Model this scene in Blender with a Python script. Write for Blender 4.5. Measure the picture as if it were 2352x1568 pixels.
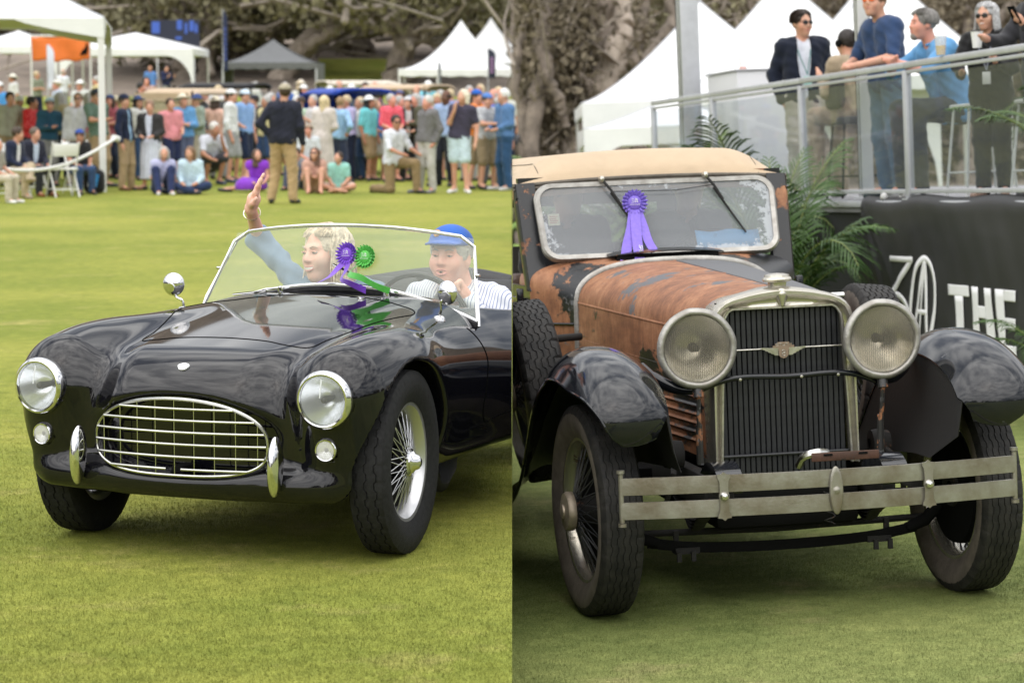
import bpy, bmesh, math, random
import numpy as np
from mathutils import Matrix, Vector

for o in list(bpy.data.objects): bpy.data.objects.remove(o)
SC = bpy.context.scene
COL = SC.collection
rad = math.radians

# ------------------------------------------------------------------ camera
CAM_H, F_PX = 1.658, 5830.0            # 89 mm lens on a 36 mm sensor
PIT = math.atan((784 - 210) / F_PX)
cd = bpy.data.cameras.new('camera'); cam = bpy.data.objects.new('camera', cd); COL.objects.link(cam)
cd.lens = F_PX / 2352 * 36; cd.sensor_width = 36; cd.clip_start = 0.1; cd.clip_end = 2000
cam.location = (0, 0, CAM_H); cam.rotation_euler = (math.pi / 2 - PIT, 0, 0)
cd.dof.use_dof = True; cd.dof.focus_distance = 9.35; cd.dof.aperture_fstop = 5.4
SC.camera = cam

# ------------------------------------------------------------------ sky, sun, exposure
SUN_EL, SUN_AZ = rad(58), rad(205)     # high, behind the camera and a little to its left
w = bpy.data.worlds.new('World'); SC.world = w; w.use_nodes = True
nt = w.node_tree; nt.nodes.clear()
def N(t, ty, **kw):
    n = t.nodes.new(ty)
    for k, v in kw.items():
        if k in n.inputs: n.inputs[k].default_value = v
        else: setattr(n, k, v)
    return n
sky = N(nt, 'ShaderNodeTexSky'); sky.sky_type = 'NISHITA'; sky.sun_disc = False
sky.sun_elevation = SUN_EL; sky.sun_rotation = SUN_AZ; sky.air_density = 1.0; sky.dust_density = 2.5
tc = N(nt, 'ShaderNodeTexCoord'); mp = N(nt, 'ShaderNodeMapping'); mp.inputs['Scale'].default_value = (1.6, 1.6, 4.2)
nz = N(nt, 'ShaderNodeTexNoise', Scale=2.3, Detail=8.0, Roughness=.56)
cr = N(nt, 'ShaderNodeValToRGB'); cr.color_ramp.elements[0].position = .38; cr.color_ramp.elements[1].position = .60
cr.color_ramp.elements[0].color = (2.3, 2.45, 2.75, 1); cr.color_ramp.elements[1].color = (10.2, 10.1, 9.9, 1)
mx = N(nt, 'ShaderNodeMix'); mx.data_type = 'RGBA'; mx.inputs[0].default_value = .86
bg = N(nt, 'ShaderNodeBackground', Strength=.13); out = N(nt, 'ShaderNodeOutputWorld')
L = nt.links.new
L(tc.outputs['Generated'], mp.inputs[0]); L(mp.outputs[0], nz.inputs['Vector']); L(nz.outputs['Fac'], cr.inputs[0])
# overcast skies are about three times as bright overhead as at the horizon
sx = N(nt, 'ShaderNodeSeparateXYZ'); L(tc.outputs['Generated'], sx.inputs[0])
gz = N(nt, 'ShaderNodeMapRange'); gz.inputs[1].default_value = 0; gz.inputs[2].default_value = 1; gz.inputs[3].default_value = .45; gz.inputs[4].default_value = 1.35; L(sx.outputs['Z'], gz.inputs[0])
gm_ = N(nt, 'ShaderNodeVectorMath', operation='SCALE'); L(cr.outputs[0], gm_.inputs[0]); L(gz.outputs[0], gm_.inputs['Scale'])
L(sky.outputs[0], mx.inputs[6]); L(gm_.outputs[0], mx.inputs[7]); L(mx.outputs[2], bg.inputs[0]); L(bg.outputs[0], out.inputs[0])
sd = bpy.data.lights.new('sun', 'SUN'); sun = bpy.data.objects.new('sun', sd); COL.objects.link(sun)
sd.energy = 1.4; sd.angle = rad(115); sd.color = (1, .96, .9)
sun.rotation_euler = (math.pi / 2 - SUN_EL, 0, math.pi - SUN_AZ)
vs = SC.view_settings; vs.view_transform = 'Standard'; vs.look = 'None'; vs.gamma = 1; vs.exposure = 0.82; vs.use_curve_mapping = False
SC.render.film_transparent = False
SC.cycles.use_denoising = True
SC.cycles.max_bounces = 10; SC.cycles.transparent_max_bounces = 24; SC.cycles.caustics_reflective = False; SC.cycles.caustics_refractive = False

# ------------------------------------------------------------------ frames
# the left lawn is level; the right-hand lawn falls gently away and to the left: everything there stands on that slope
R_H, R_YH, R_ROLL = 1.755, 414.0, rad(2.386)
PIT_R = math.atan((784 - R_YH) / F_PX)
WL = Matrix.Identity(4)
WR = (Matrix.Translation((0, 0, CAM_H)) @ Matrix.Rotation(-PIT, 4, 'X') @ Matrix.Rotation(PIT_R, 4, 'X')
      @ Matrix.Rotation(-R_ROLL, 4, 'Y') @ Matrix.Translation((0, 0, -R_H)))
def place(x, y, z=0, rz=0, frame=None, s=1):
    return (frame or WL) @ Matrix.Translation((x, y, z)) @ Matrix.Rotation(rz, 4, 'Z') @ Matrix.Scale(s, 4)

# ------------------------------------------------------------------ objects
def setp(o, label=None, cat=None, group=None, kind=None):
    if label: o['label'] = label
    if cat: o['category'] = cat
    if group: o['group'] = group
    if kind: o['kind'] = kind
    return o
def thing(name, label, cat, M=None, group=None):
    o = bpy.data.objects.new(name, None); COL.objects.link(o); o.empty_display_size = .1
    if M is not None: o.matrix_world = M
    return setp(o, label, cat, group)
def sub(name, parent, M=None):
    o = bpy.data.objects.new(name, None); COL.objects.link(o); o.parent = parent; o.empty_display_size = .05
    if M is not None: o.matrix_local = M
    return o
def mkmesh(name, V, F, smooth=True, normals=None, sharp=None, fmat=None):
    me = bpy.data.meshes.new(name)
    if isinstance(F, np.ndarray):
        V = np.asarray(V, np.float32); n, k = F.shape
        me.vertices.add(len(V)); me.vertices.foreach_set('co', V.ravel())
        me.loops.add(n * k); me.loops.foreach_set('vertex_index', F.astype(np.int32).ravel())
        me.polygons.add(n); me.polygons.foreach_set('loop_start', np.arange(0, n * k, k, dtype=np.int32))
        me.update(calc_edges=True)
    else:
        me.from_pydata([tuple(v) for v in V], [], [tuple(f) for f in F]); me.update()
    if smooth: me.polygons.foreach_set('use_smooth', np.ones(len(me.polygons), bool))
    if fmat is not None: me.polygons.foreach_set('material_index', np.asarray(fmat, np.int32))
    if sharp is not None and smooth: me.set_sharp_from_angle(angle=rad(sharp))
    if normals is not None: nn_ = np.asarray(normals, float); nn_ = nn_ / (np.linalg.norm(nn_, axis=1, keepdims=True) + 1e-12); me.normals_split_custom_set_from_vertices(nn_.tolist())
    return me
def link(name, me, mat, parent=None, M=None):
    o = bpy.data.objects.new(name, me); COL.objects.link(o)
    mats = mat if isinstance(mat, (list, tuple)) else [mat]
    if len(me.materials) == 0:
        for m in mats: me.materials.append(m)
    if parent is not None: o.parent = parent
    if M is not None:
        if parent is not None: o.matrix_local = M
        else: o.matrix_world = M
    return o

class MB:
    """collects pieces of geometry, builds one mesh object"""
    def __init__(s): s.V = []; s.F = []; s.m = []; s.cm = 0
    def add(s, V, F):
        b = len(s.V); s.V += [tuple(map(float, v)) for v in V]; s.F += [tuple(int(i) + b for i in f) for f in F]; s.m += [s.cm] * len(F); return s
    def box(s, c, d, rot=None, bev=0):
        c = Vector(c); hx, hy, hz = d[0] / 2, d[1] / 2, d[2] / 2
        if bev <= 0:
            P = [Vector((x, y, z)) for z in (-hz, hz) for y in (-hy, hy) for x in (-hx, hx)]
            F = [(0, 2, 3, 1), (4, 5, 7, 6), (0, 1, 5, 4), (2, 6, 7, 3), (0, 4, 6, 2), (1, 3, 7, 5)]
        else:
            b = min(bev, hx * .9, hy * .9, hz * .9)
            bm = bmesh.new(); bmesh.ops.create_cube(bm, size=1)
            for v in bm.verts: v.co = Vector((v.co.x * d[0], v.co.y * d[1], v.co.z * d[2]))
            bmesh.ops.bevel(bm, geom=list(bm.edges), offset=b, segments=2, affect='EDGES', profile=.5)
            bm.verts.index_update(); P = [v.co.copy() for v in bm.verts]; F = [[v.index for v in f.verts] for f in bm.faces]; bm.free()
        if rot is not None: P = [rot @ p for p in P]
        return s.add([p + c for p in P], F)
    def tube(s, pts, r, n=8, closed=False, caps=True, flat=None):
        """swept circle (or ellipse flat=(ra,rb) with rb along up) along pts; r number or list"""
        pts = [Vector(p) for p in pts]; m = len(pts)
        rs = list(r) if hasattr(r, '__len__') else [r] * m
        up = None; rings = []
        for i, p in enumerate(pts):
            if closed: t = pts[(i + 1) % m] - pts[i - 1]
            else: t = pts[min(i + 1, m - 1)] - pts[max(i - 1, 0)]
            t.normalize()
            if up is None:
                up = Vector((0, 0, 1)) if abs(t.z) < .9 else Vector((0, 1, 0))
            a = t.cross(up)
            if a.length < 1e-6: a = t.orthogonal()
            a.normalize(); b = a.cross(t); up = b if flat is None else up
            fa, fb = (1, 1) if flat is None else flat
            rings.append([p + (a * math.cos(q) * fa + b * math.sin(q) * fb) * rs[i] for q in [2 * math.pi * k / n for k in range(n)]])
        V = [v for R in rings for v in R]; F = []
        for i in range(m if closed else m - 1):
            j = (i + 1) % m
            for k in range(n): F.append((i * n + k, i * n + (k + 1) % n, j * n + (k + 1) % n, j * n + k))
        if caps and not closed: F += [tuple(range(n - 1, -1, -1)), tuple((m - 1) * n + k for k in range(n))]
        return s.add(V, F)
    def lathe(s, prof, n=32, M=None, closed=False):
        """prof: (radius, height) pairs, axis z, then M"""
        V = []; F = []; m = len(prof)
        for (r, h) in prof:
            for k in range(n):
                a = 2 * math.pi * k / n; V.append(Vector((r * math.cos(a), r * math.sin(a), h)))
        for i in range(m if closed else m - 1):
            j = (i + 1) % m
            for k in range(n): F.append((i * n + k, i * n + (k + 1) % n, j * n + (k + 1) % n, j * n + k))
        if M is not None: V = [M @ v for v in V]
        return s.add(V, F)
    def grid(s, P, closed_u=False, closed_v=False):
        """P: (nu,nv,3) array"""
        P = np.asarray(P, float); nu, nv = P.shape[:2]; F = []
        for i in range(nu if closed_u else nu - 1):
            for j in range(nv if closed_v else nv - 1):
                a, b = (i + 1) % nu, (j + 1) % nv; F.append((i * nv + j, a * nv + j, a * nv + b, i * nv + b))
        return s.add(P.reshape(-1, 3), F)
    def prism(s, poly, t, M=None):
        """flat polygon (x,y) extruded by t along z, then M"""
        n = len(poly); V = [Vector((x, y, 0)) for x, y in poly] + [Vector((x, y, t)) for x, y in poly]
        F = [tuple(range(n - 1, -1, -1)), tuple(range(n, 2 * n))] + [(i, (i + 1) % n, n + (i + 1) % n, n + i) for i in range(n)]
        if M is not None: V = [M @ v for v in V]
        return s.add(V, F)
    def mesh(s, name, smooth=True, sharp=40):
        return mkmesh(name, s.V, s.F, smooth, None, sharp, s.m)
    def build(s, name, mat, parent=None, smooth=True, sharp=40, M=None):
        return link(name, s.mesh(name, smooth, sharp), mat, parent, M)

def sheet(P, t):
    """thick sheet from a (nu,nv,3) grid: offset along normals by t, closed rim; returns V,F"""
    P = np.asarray(P, float); du = np.gradient(P, axis=0); dv = np.gradient(P, axis=1)
    n = np.cross(du, dv); n /= np.linalg.norm(n, axis=2, keepdims=True) + 1e-9
    Q = P - n * t; nu, nv = P.shape[:2]; V = np.concatenate([P.reshape(-1, 3), Q.reshape(-1, 3)]); o = nu * nv; F = []
    for i in range(nu - 1):
        for j in range(nv - 1):
            a, b, c, d = i * nv + j, (i + 1) * nv + j, (i + 1) * nv + j + 1, i * nv + j + 1
            F += [(a, b, c, d), (o + d, o + c, o + b, o + a)]
    rim = [(i, 0) for i in range(nu)] + [(nu - 1, j) for j in range(1, nv)] + [(i, nv - 1) for i in range(nu - 2, -1, -1)] + [(0, j) for j in range(nv - 2, 0, -1)]
    for k in range(len(rim)):
        a = rim[k][0] * nv + rim[k][1]; b = rim[(k + 1) % len(rim)][0] * nv + rim[(k + 1) % len(rim)][1]
        F.append((b, a, o + a, o + b))
    return V, F
def spline(xs, ys, x, k=None):
    """monotone-ish cubic (Catmull-Rom on uneven knots)"""
    xs = np.asarray(xs, float); ys = np.asarray(ys, float); x = np.clip(np.asarray(x, float), xs[0], xs[-1])
    m = np.gradient(ys, xs) if len(xs) > 2 else np.full(len(xs), (ys[-1] - ys[0]) / (xs[-1] - xs[0]))
    i = np.clip(np.searchsorted(xs, x) - 1, 0, len(xs) - 2); h = xs[i + 1] - xs[i]; t = (x - xs[i]) / h
    return ((2 * t**3 - 3 * t**2 + 1) * ys[i] + (t**3 - 2 * t**2 + t) * h * m[i] + (-2 * t**3 + 3 * t**2) * ys[i + 1] + (t**3 - t**2) * h * m[i + 1])
def curve3(pts, n):
    pts = np.asarray(pts, float); d = np.r_[0, np.cumsum(np.linalg.norm(np.diff(pts, axis=0), axis=1))]
    q = np.linspace(0, d[-1], n); return np.stack([spline(d, pts[:, i], q) for i in range(pts.shape[1])], 1)
def aim(z, x=None):
    """rotation whose z axis is the given vector"""
    z = Vector(z).normalized(); h = Vector(x) if x is not None else (Vector((1, 0, 0)) if abs(z.x) < .8 else Vector((0, 1, 0)))
    y = z.cross(h).normalized(); xx = y.cross(z)
    return Matrix((xx, y, z)).transposed().to_4x4()
def T(*p): return Matrix.Translation(p if len(p) == 3 else p[0])

# ------------------------------------------------------------------ signed distance modelling
def smin(a, b, k):
    h = np.maximum(k - np.abs(a - b), 0) / k; return np.minimum(a, b) - h * h * k * .25
def smax(a, b, k): return -smin(-a, -b, k)
def cone(p, a, b, ra, rb):
    a = np.asarray(a, np.float32); b = np.asarray(b, np.float32); d = b - a; q = float(d @ d) + 1e-9
    x, y, z = p[0] - a[0], p[1] - a[1], p[2] - a[2]
    t = np.clip((x * d[0] + y * d[1] + z * d[2]) / q, 0, 1)
    return np.sqrt((x - t * d[0])**2 + (y - t * d[1])**2 + (z - t * d[2])**2) - (ra + (rb - ra) * t)
def ell(p, c, r):
    x, y, z = (p[0] - c[0]) / r[0], (p[1] - c[1]) / r[1], (p[2] - c[2]) / r[2]
    q = np.sqrt(x * x + y * y + z * z); return (q - 1) * min(r)
def loc(p, M):
    """points into the local frame of M"""
    A = np.array(M.inverted(), np.float32)
    return tuple(A[i, 0] * p[0] + A[i, 1] * p[1] + A[i, 2] * p[2] + A[i, 3] for i in range(3))
def nets(fn, lo, hi, h, newton=2, want_n=True):
    lo = np.asarray(lo, np.float32); n = np.maximum(np.ceil((np.asarray(hi) - lo) / h).astype(int) + 1, 3)
    ax = [lo[i] + h * np.arange(n[i], dtype=np.float32) for i in range(3)]
    G = np.meshgrid(*ax, indexing='ij'); f = fn(tuple(G)).astype(np.float32)
    s = f < 0
    idx = -np.ones((n[0] - 1, n[1] - 1, n[2] - 1), np.int64)
    cnt = sum(s[a:n[0] - 1 + a, b:n[1] - 1 + b, c:n[2] - 1 + c].astype(np.int8) for a in (0, 1) for b in (0, 1) for c in (0, 1))
    act = (cnt > 0) & (cnt < 8); I = np.argwhere(act)
    if len(I) == 0: return np.zeros((0, 3)), np.zeros((0, 4), int), np.zeros((0, 3))
    idx[act] = np.arange(len(I))
    acc = np.zeros((len(I), 3), np.float32); num = np.zeros(len(I), np.float32)
    cor = [(a, b, c) for a in (0, 1) for b in (0, 1) for c in (0, 1)]
    for A in cor:
        for k in range(3):
            if A[k]: continue
            B = list(A); B[k] = 1
            fa = f[I[:, 0] + A[0], I[:, 1] + A[1], I[:, 2] + A[2]]; fb = f[I[:, 0] + B[0], I[:, 1] + B[1], I[:, 2] + B[2]]
            c = (fa < 0) != (fb < 0); t = np.where(c, fa / np.where(c, fa - fb, 1), 0)
            for q in range(3): acc[:, q] += np.where(c, A[q] + (t if q == k else 0), 0)
            num += c
    V = lo + h * (I + acc / num[:, None]); F = []
    for k in range(3):
        a, b = (k + 1) % 3, (k + 2) % 3
        sl0 = [slice(None)] * 3; sl1 = [slice(None)] * 3; sl0[k] = slice(0, n[k] - 1); sl1[k] = slice(1, n[k])
        c = s[tuple(sl0)] != s[tuple(sl1)]; E = np.argwhere(c)
        E = E[(E[:, a] > 0) & (E[:, b] > 0) & (E[:, a] < n[a] - 1) & (E[:, b] < n[b] - 1)]
        if not len(E): continue
        ins = s[E[:, 0], E[:, 1], E[:, 2]]
        def g(da, db):
            J = E.copy(); J[:, a] += da; J[:, b] += db; return idx[J[:, 0], J[:, 1], J[:, 2]]
        q = np.stack([g(-1, -1), g(0, -1), g(0, 0), g(-1, 0)], 1); q[~ins] = q[~ins][:, ::-1]; F.append(q)
    F = np.concatenate(F)
    def grad(V):
        e = h * .3; return np.stack([fn(tuple(V[:, j] + (e if j == i else 0) for j in range(3))) - fn(tuple(V[:, j] - (e if j == i else 0) for j in range(3))) for i in range(3)], 1) / (2 * e)
    for _ in range(newton):
        g_ = grad(V); d = fn((V[:, 0], V[:, 1], V[:, 2])); st = g_ * (d / (np.sum(g_ * g_, 1) + 1e-4))[:, None]
        ln = np.linalg.norm(st, axis=1, keepdims=True); st *= np.minimum(1, h * .6 / (ln + 1e-9)); V = (V - st).astype(np.float32)
    g_ = grad(V) if (newton and want_n) else None
    if g_ is not None: g_ /= np.linalg.norm(g_, axis=1, keepdims=True) + 1e-9
    return V, F, g_
def sdf_obj(name, fn, lo, hi, h, mat, parent=None, newton=2, normals=False, M=None):
    V, F, n = nets(fn, lo, hi, h, newton, normals)
    me = mkmesh(name, V, F, True, n if normals else None)
    return link(name, me, mat, parent, M)

# ------------------------------------------------------------------ materials
MATS = {}
def mat(name, col=(.5, .5, .5), rough=.5, metal=0, coat=0, spec=.5, var=0, vscale=30, bump=0, bscale=60, col2=None, emit=None, sheen=0, trans=0, ior=1.5, croug=.03):
    """principled material; col varies to col2 (or darker/lighter by var) through noise, plus fine bump"""
    if name in MATS: return MATS[name]
    m = bpy.data.materials.new(name); m.use_nodes = True; t = m.node_tree; b = t.nodes['Principled BSDF']
    b.inputs['Roughness'].default_value = rough; b.inputs['Metallic'].default_value = metal
    b.inputs['Base Color'].default_value = (*col, 1); b.inputs['Coat Weight'].default_value = coat; b.inputs['Coat Roughness'].default_value = croug
    b.inputs['Specular IOR Level'].default_value = spec; b.inputs['IOR'].default_value = ior; b.inputs['Transmission Weight'].default_value = trans
    if sheen: b.inputs['Sheen Weight'].default_value = sheen
    tcn = N(t, 'ShaderNodeTexCoord')
    if var or col2:
        nz = N(t, 'ShaderNodeTexNoise', Scale=vscale, Detail=5.0, Roughness=.6); t.links.new(tcn.outputs['Object'], nz.inputs['Vector'])
        r = N(t, 'ShaderNodeValToRGB'); r.color_ramp.elements[0].position = .35; r.color_ramp.elements[1].position = .65
        c2 = col2 or tuple(min(1, c * (1 + var)) for c in col); c1 = col if col2 else tuple(c * (1 - var) for c in col)
        r.color_ramp.elements[0].color = (*c1, 1); r.color_ramp.elements[1].color = (*c2, 1)
        t.links.new(nz.outputs['Fac'], r.inputs[0]); t.links.new(r.outputs[0], b.inputs['Base Color'])
    if bump:
        nz = N(t, 'ShaderNodeTexNoise', Scale=bscale, Detail=4.0); t.links.new(tcn.outputs['Object'], nz.inputs['Vector'])
        bp = N(t, 'ShaderNodeBump', Strength=bump, Distance=.01); t.links.new(nz.outputs['Fac'], bp.inputs['Height']); t.links.new(bp.outputs[0], b.inputs['Normal'])
    if emit: b.inputs['Emission Color'].default_value = (*emit, 1); b.inputs['Emission Strength'].default_value = 1
    MATS[name] = m; return m
def fabric(c, key=None):
    k = 'cloth_%02x%02x%02x' % tuple(int(255 * min(1, q)) for q in c)
    return mat(k, c, .85, 0, var=.12, vscale=9, bump=.12, bscale=25, sheen=.15, spec=.2)
def patterned(c, k):
    """printed or checked cloth around a base colour"""
    nm = 'print_%d_%02x%02x%02x' % ((k,) + tuple(int(255 * min(1, q)) for q in c))
    if nm in MATS: return MATS[nm]
    m = bpy.data.materials.new(nm); m.use_nodes = True; t = m.node_tree; b = t.nodes['Principled BSDF']; tcn = N(t, 'ShaderNodeTexCoord'); Lk = t.links.new
    lum = sum(c) / 3; c2 = tuple(min(.8, q * 1.9 + .12) for q in c) if lum < .3 else tuple(q * .55 for q in c)
    if k == 0: n = N(t, 'ShaderNodeTexVoronoi', Scale=26.0); o = n.outputs['Distance']; lo, hi = .30, .42
    elif k == 1: n = N(t, 'ShaderNodeTexWave', Scale=16.0); n.bands_direction = 'Z'; o = n.outputs['Fac']; lo, hi = .6, .7
    else: n = N(t, 'ShaderNodeTexChecker', Scale=34.0); o = n.outputs['Fac']; lo, hi = .4, .6
    Lk(tcn.outputs['Object'], n.inputs['Vector']); r = N(t, 'ShaderNodeValToRGB'); r.color_ramp.elements[0].position = lo; r.color_ramp.elements[1].position = hi; r.color_ramp.elements[0].color = (*c2, 1); r.color_ramp.elements[1].color = (*c, 1)
    Lk(o, r.inputs[0]); Lk(r.outputs[0], b.inputs['Base Color']); b.inputs['Roughness'].default_value = .85; MATS[nm] = m; return m
def skin(c): return mat('skin_%02x%02x%02x' % tuple(int(255 * q) for q in c), c, .48, 0, col2=(c[0] * 1.06, c[1] * .86, c[2] * .84), vscale=14, bump=.12, bscale=160, spec=.35)
def glassmat(name, haze=.05, tint=(.95, .97, .95), hazecol=(.8, .82, .8), frost=None, ior=1.5):
    """thin sheet glass: clear, reflecting at grazing angles, with an even pale haze mixed in as diffuse colour; frost adds patches of peeling laminate"""
    m = bpy.data.materials.new(name); m.use_nodes = True; t = m.node_tree; t.nodes.clear(); L = t.links.new
    o = N(t, 'ShaderNodeOutputMaterial'); tr = N(t, 'ShaderNodeBsdfTransparent', Color=(*tint, 1)); gl = N(t, 'ShaderNodeBsdfGlossy', Roughness=.02)
    fr = N(t, 'ShaderNodeFresnel', IOR=ior); ge = N(t, 'ShaderNodeNewGeometry'); iv = N(t, 'ShaderNodeMath', operation='SUBTRACT'); iv.inputs[0].default_value = 1; L(ge.outputs['Backfacing'], iv.inputs[1])
    mu = N(t, 'ShaderNodeMath', operation='MULTIPLY'); L(fr.outputs[0], mu.inputs[0]); L(iv.outputs[0], mu.inputs[1]); m1 = N(t, 'ShaderNodeMixShader'); L(mu.outputs[0], m1.inputs[0]); L(tr.outputs[0], m1.inputs[1]); L(gl.outputs[0], m1.inputs[2])
    df = N(t, 'ShaderNodeBsdfDiffuse', Color=(*hazecol, 1)); m2 = N(t, 'ShaderNodeMixShader', Fac=haze); L(m1.outputs[0], m2.inputs[1]); L(df.outputs[0], m2.inputs[2])
    if frost: frost(t, m2)
    L(m2.outputs[0], o.inputs[0]); MATS[name] = m; return m
# ------------------------------------------------------------------ shared materials
M_BLACK = mat('black_gloss_paint', (.004, .004, .006), .045, 0, spec=.5)
M_CHROME = mat('chrome', (.70, .70, .71), .06, 1)
M_GRILLE = mat('dull_grille_chrome', (.50, .50, .47), .2, 1, var=.08, vscale=20)
M_CHROME_D = mat('worn_chrome', (.62, .61, .58), .22, 1, var=.12, vscale=40)
M_RUBBER = mat('tyre_rubber', (.013, .013, .014), .75, 0, var=.35, vscale=60, bump=.25, bscale=220, spec=.25)
M_RUBBERB = mat('tyre_rubber_old', (.012, .012, .012), .66, 0, col2=(.030, .028, .026), vscale=22, bump=.3, bscale=150, spec=.3)
M_WALL = mat('perished_tyre_wall', (.075, .062, .052), .8, 0, col2=(.13, .11, .09), vscale=14, bump=.2, bscale=90)
M_DARK = mat('dark_void', (.006, .006, .006), .9, spec=.1)
M_SEAM = mat('shut_line', (.002, .002, .002), .9, spec=.05)
M_LEATHER = mat('black_leather', (.014, .014, .015), .42, 0, bump=.25, bscale=140, var=.2)
M_SILVER = mat('silver_spoke_paint', (.55, .55, .56), .3, .8)
M_REFL = mat('lamp_reflector', (.88, .89, .91), .2, .72)
M_LENS = glassmat('lamp_lens', .12, (.95, .97, .98), (.85, .87, .88))
M_LENSOLD = glassmat('old_lamp_lens', .16, (.9, .88, .83), (.42, .40, .35))
M_SMALLLENS = glassmat('side_lamp_lens', .40, (.95, .95, .95), (.8, .8, .79))

def tyre_mesh(name, R, wd, rim, grooves, zig, seg=120, gw=.006, gd=.008, shoulder=0, bulge=0):
    """tyre about the x axis: circumferential zigzag grooves cut into the tread, shoulder blocks, rounded walls"""
    tw = wd * .40                       # half tread width
    side = []
    for a in np.linspace(0, 1, 7):      # wall from bead to shoulder
        side.append((wd * (.36 + .14 * math.sin(a * math.pi * .78)), rim + (R - .016 - rim) * a))
    prof = [(-x, r, 0) for x, r in side]
    prof.append((-tw, R - .004, 0))
    for g in grooves:
        x = g * tw
        prof += [(x - gw, R - .0012 * 1, 1), (x - gw * .5, R - gd, 1), (x + gw * .5, R - gd, 1), (x + gw, R - .0012, 1)]
    prof.append((tw, R - .004, 0))
    prof += [(x, r, 0) for x, r in side[::-1]]
    V = []; F = []; m = len(prof)
    for k in range(seg):
        a = 2 * math.pi * k / seg; zz = zig * (1 if (k // 4) % 2 else -1)
        for (x, r, g) in prof:
            rr = r
            if shoulder and not g and abs(x) > tw * .9 and r > R - .05 and (k % 8 == 0): rr = r - shoulder
            V.append((x + (zz if g else 0), rr * math.cos(a), rr * math.sin(a)))
    for k in range(seg):
        j = (k + 1) % seg
        for i in range(m - 1): F.append((k * m + i, k * m + i + 1, j * m + i + 1, j * m + i))
    fm = [0 if 5 <= i < m - 6 else 1 for k in range(seg) for i in range(m - 1)]
    me = mkmesh(name, V, F, True, None, 28, fm); return me
def spoke_mesh(name, p, q, r, bend=0):
    b = MB(); b.tube([p, q], r, 5); return b.mesh(name)
def wire_wheel(parent, M, R, wd, rimr, tyre_me, rim_mat, spoke_mat, hub_prof, hub_mat, sgn, n=24, sr=.0022, tmat=None, cap_prof=None, cap_mat=None, drum=True, hub_r=.05, ho=.07, hi=-.05):
    """wheel about local x, outer face towards +x*sgn; sub-parts tyre, rim, each spoke, hub, knock-off cap"""
    wl = sub('wheel', parent, M)
    o = link('tyre', tyre_me, tmat or [M_RUBBER, M_RUBBER], wl)
    b = MB(); A = aim((sgn, 0, 0))
    hw = wd * .36
    b.lathe([(rimr + .012, -hw), (rimr + .014, -hw + .006), (rimr - .004, -hw + .012), (rimr - .022, -hw * .5), (rimr - .024, hw * .4), (rimr - .006, hw - .012), (rimr + .014, hw - .006), (rimr + .012, hw), (rimr - .008, hw - .004), (rimr - .03, hw * .4), (rimr - .03, -hw * .5), (rimr - .01, -hw + .004)], 56, A, closed=True)
    b.build('rim', rim_mat, wl)
    b = MB(); b.lathe(hub_prof, 24, A); b.build('hub', hub_mat, wl)
    if cap_prof:
        b = MB(); b.lathe(cap_prof, 24, A)
        b.build('hub_cap', cap_mat, wl)
    k0 = None
    for lay, (hx, rx, tw) in enumerate([(ho, hw * .25, .42), (hi, -hw * .2, -.42)]):
        for s2 in (1, -1):
            p = (sgn * hx, hub_r, 0); a = tw * s2
            q = (sgn * rx, math.cos(a) * (rimr - .022), math.sin(a) * (rimr - .022))
            me = spoke_mesh('spoke', p, q, sr); 
            for k in range(n // 2):
                ph = 2 * math.pi * (k + (.25 if s2 > 0 else .75) * 1) / (n // 2)
                link('spoke', me, spoke_mat, wl, Matrix.Rotation(ph, 4, 'X'))
    if drum:
        b = MB(); b.lathe([(.03, -.05), (rimr * .78, -.05), (rimr * .8, -.03), (rimr * .8, .0), (.06, .0)], 32, A); b.build('brake_drum', M_DARK, wl)
    return wl
def ribbon(pts, wdir, wid, th=.0012):
    P = curve3(pts, 28); W = curve3(wdir, 28) if np.ndim(wdir) == 2 else np.tile(wdir, (28, 1)); W = W / np.linalg.norm(W, axis=1, keepdims=True)
    G = np.stack([P - W * wid / 2, P, P + W * wid / 2], 1); return sheet(G, th)
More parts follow.
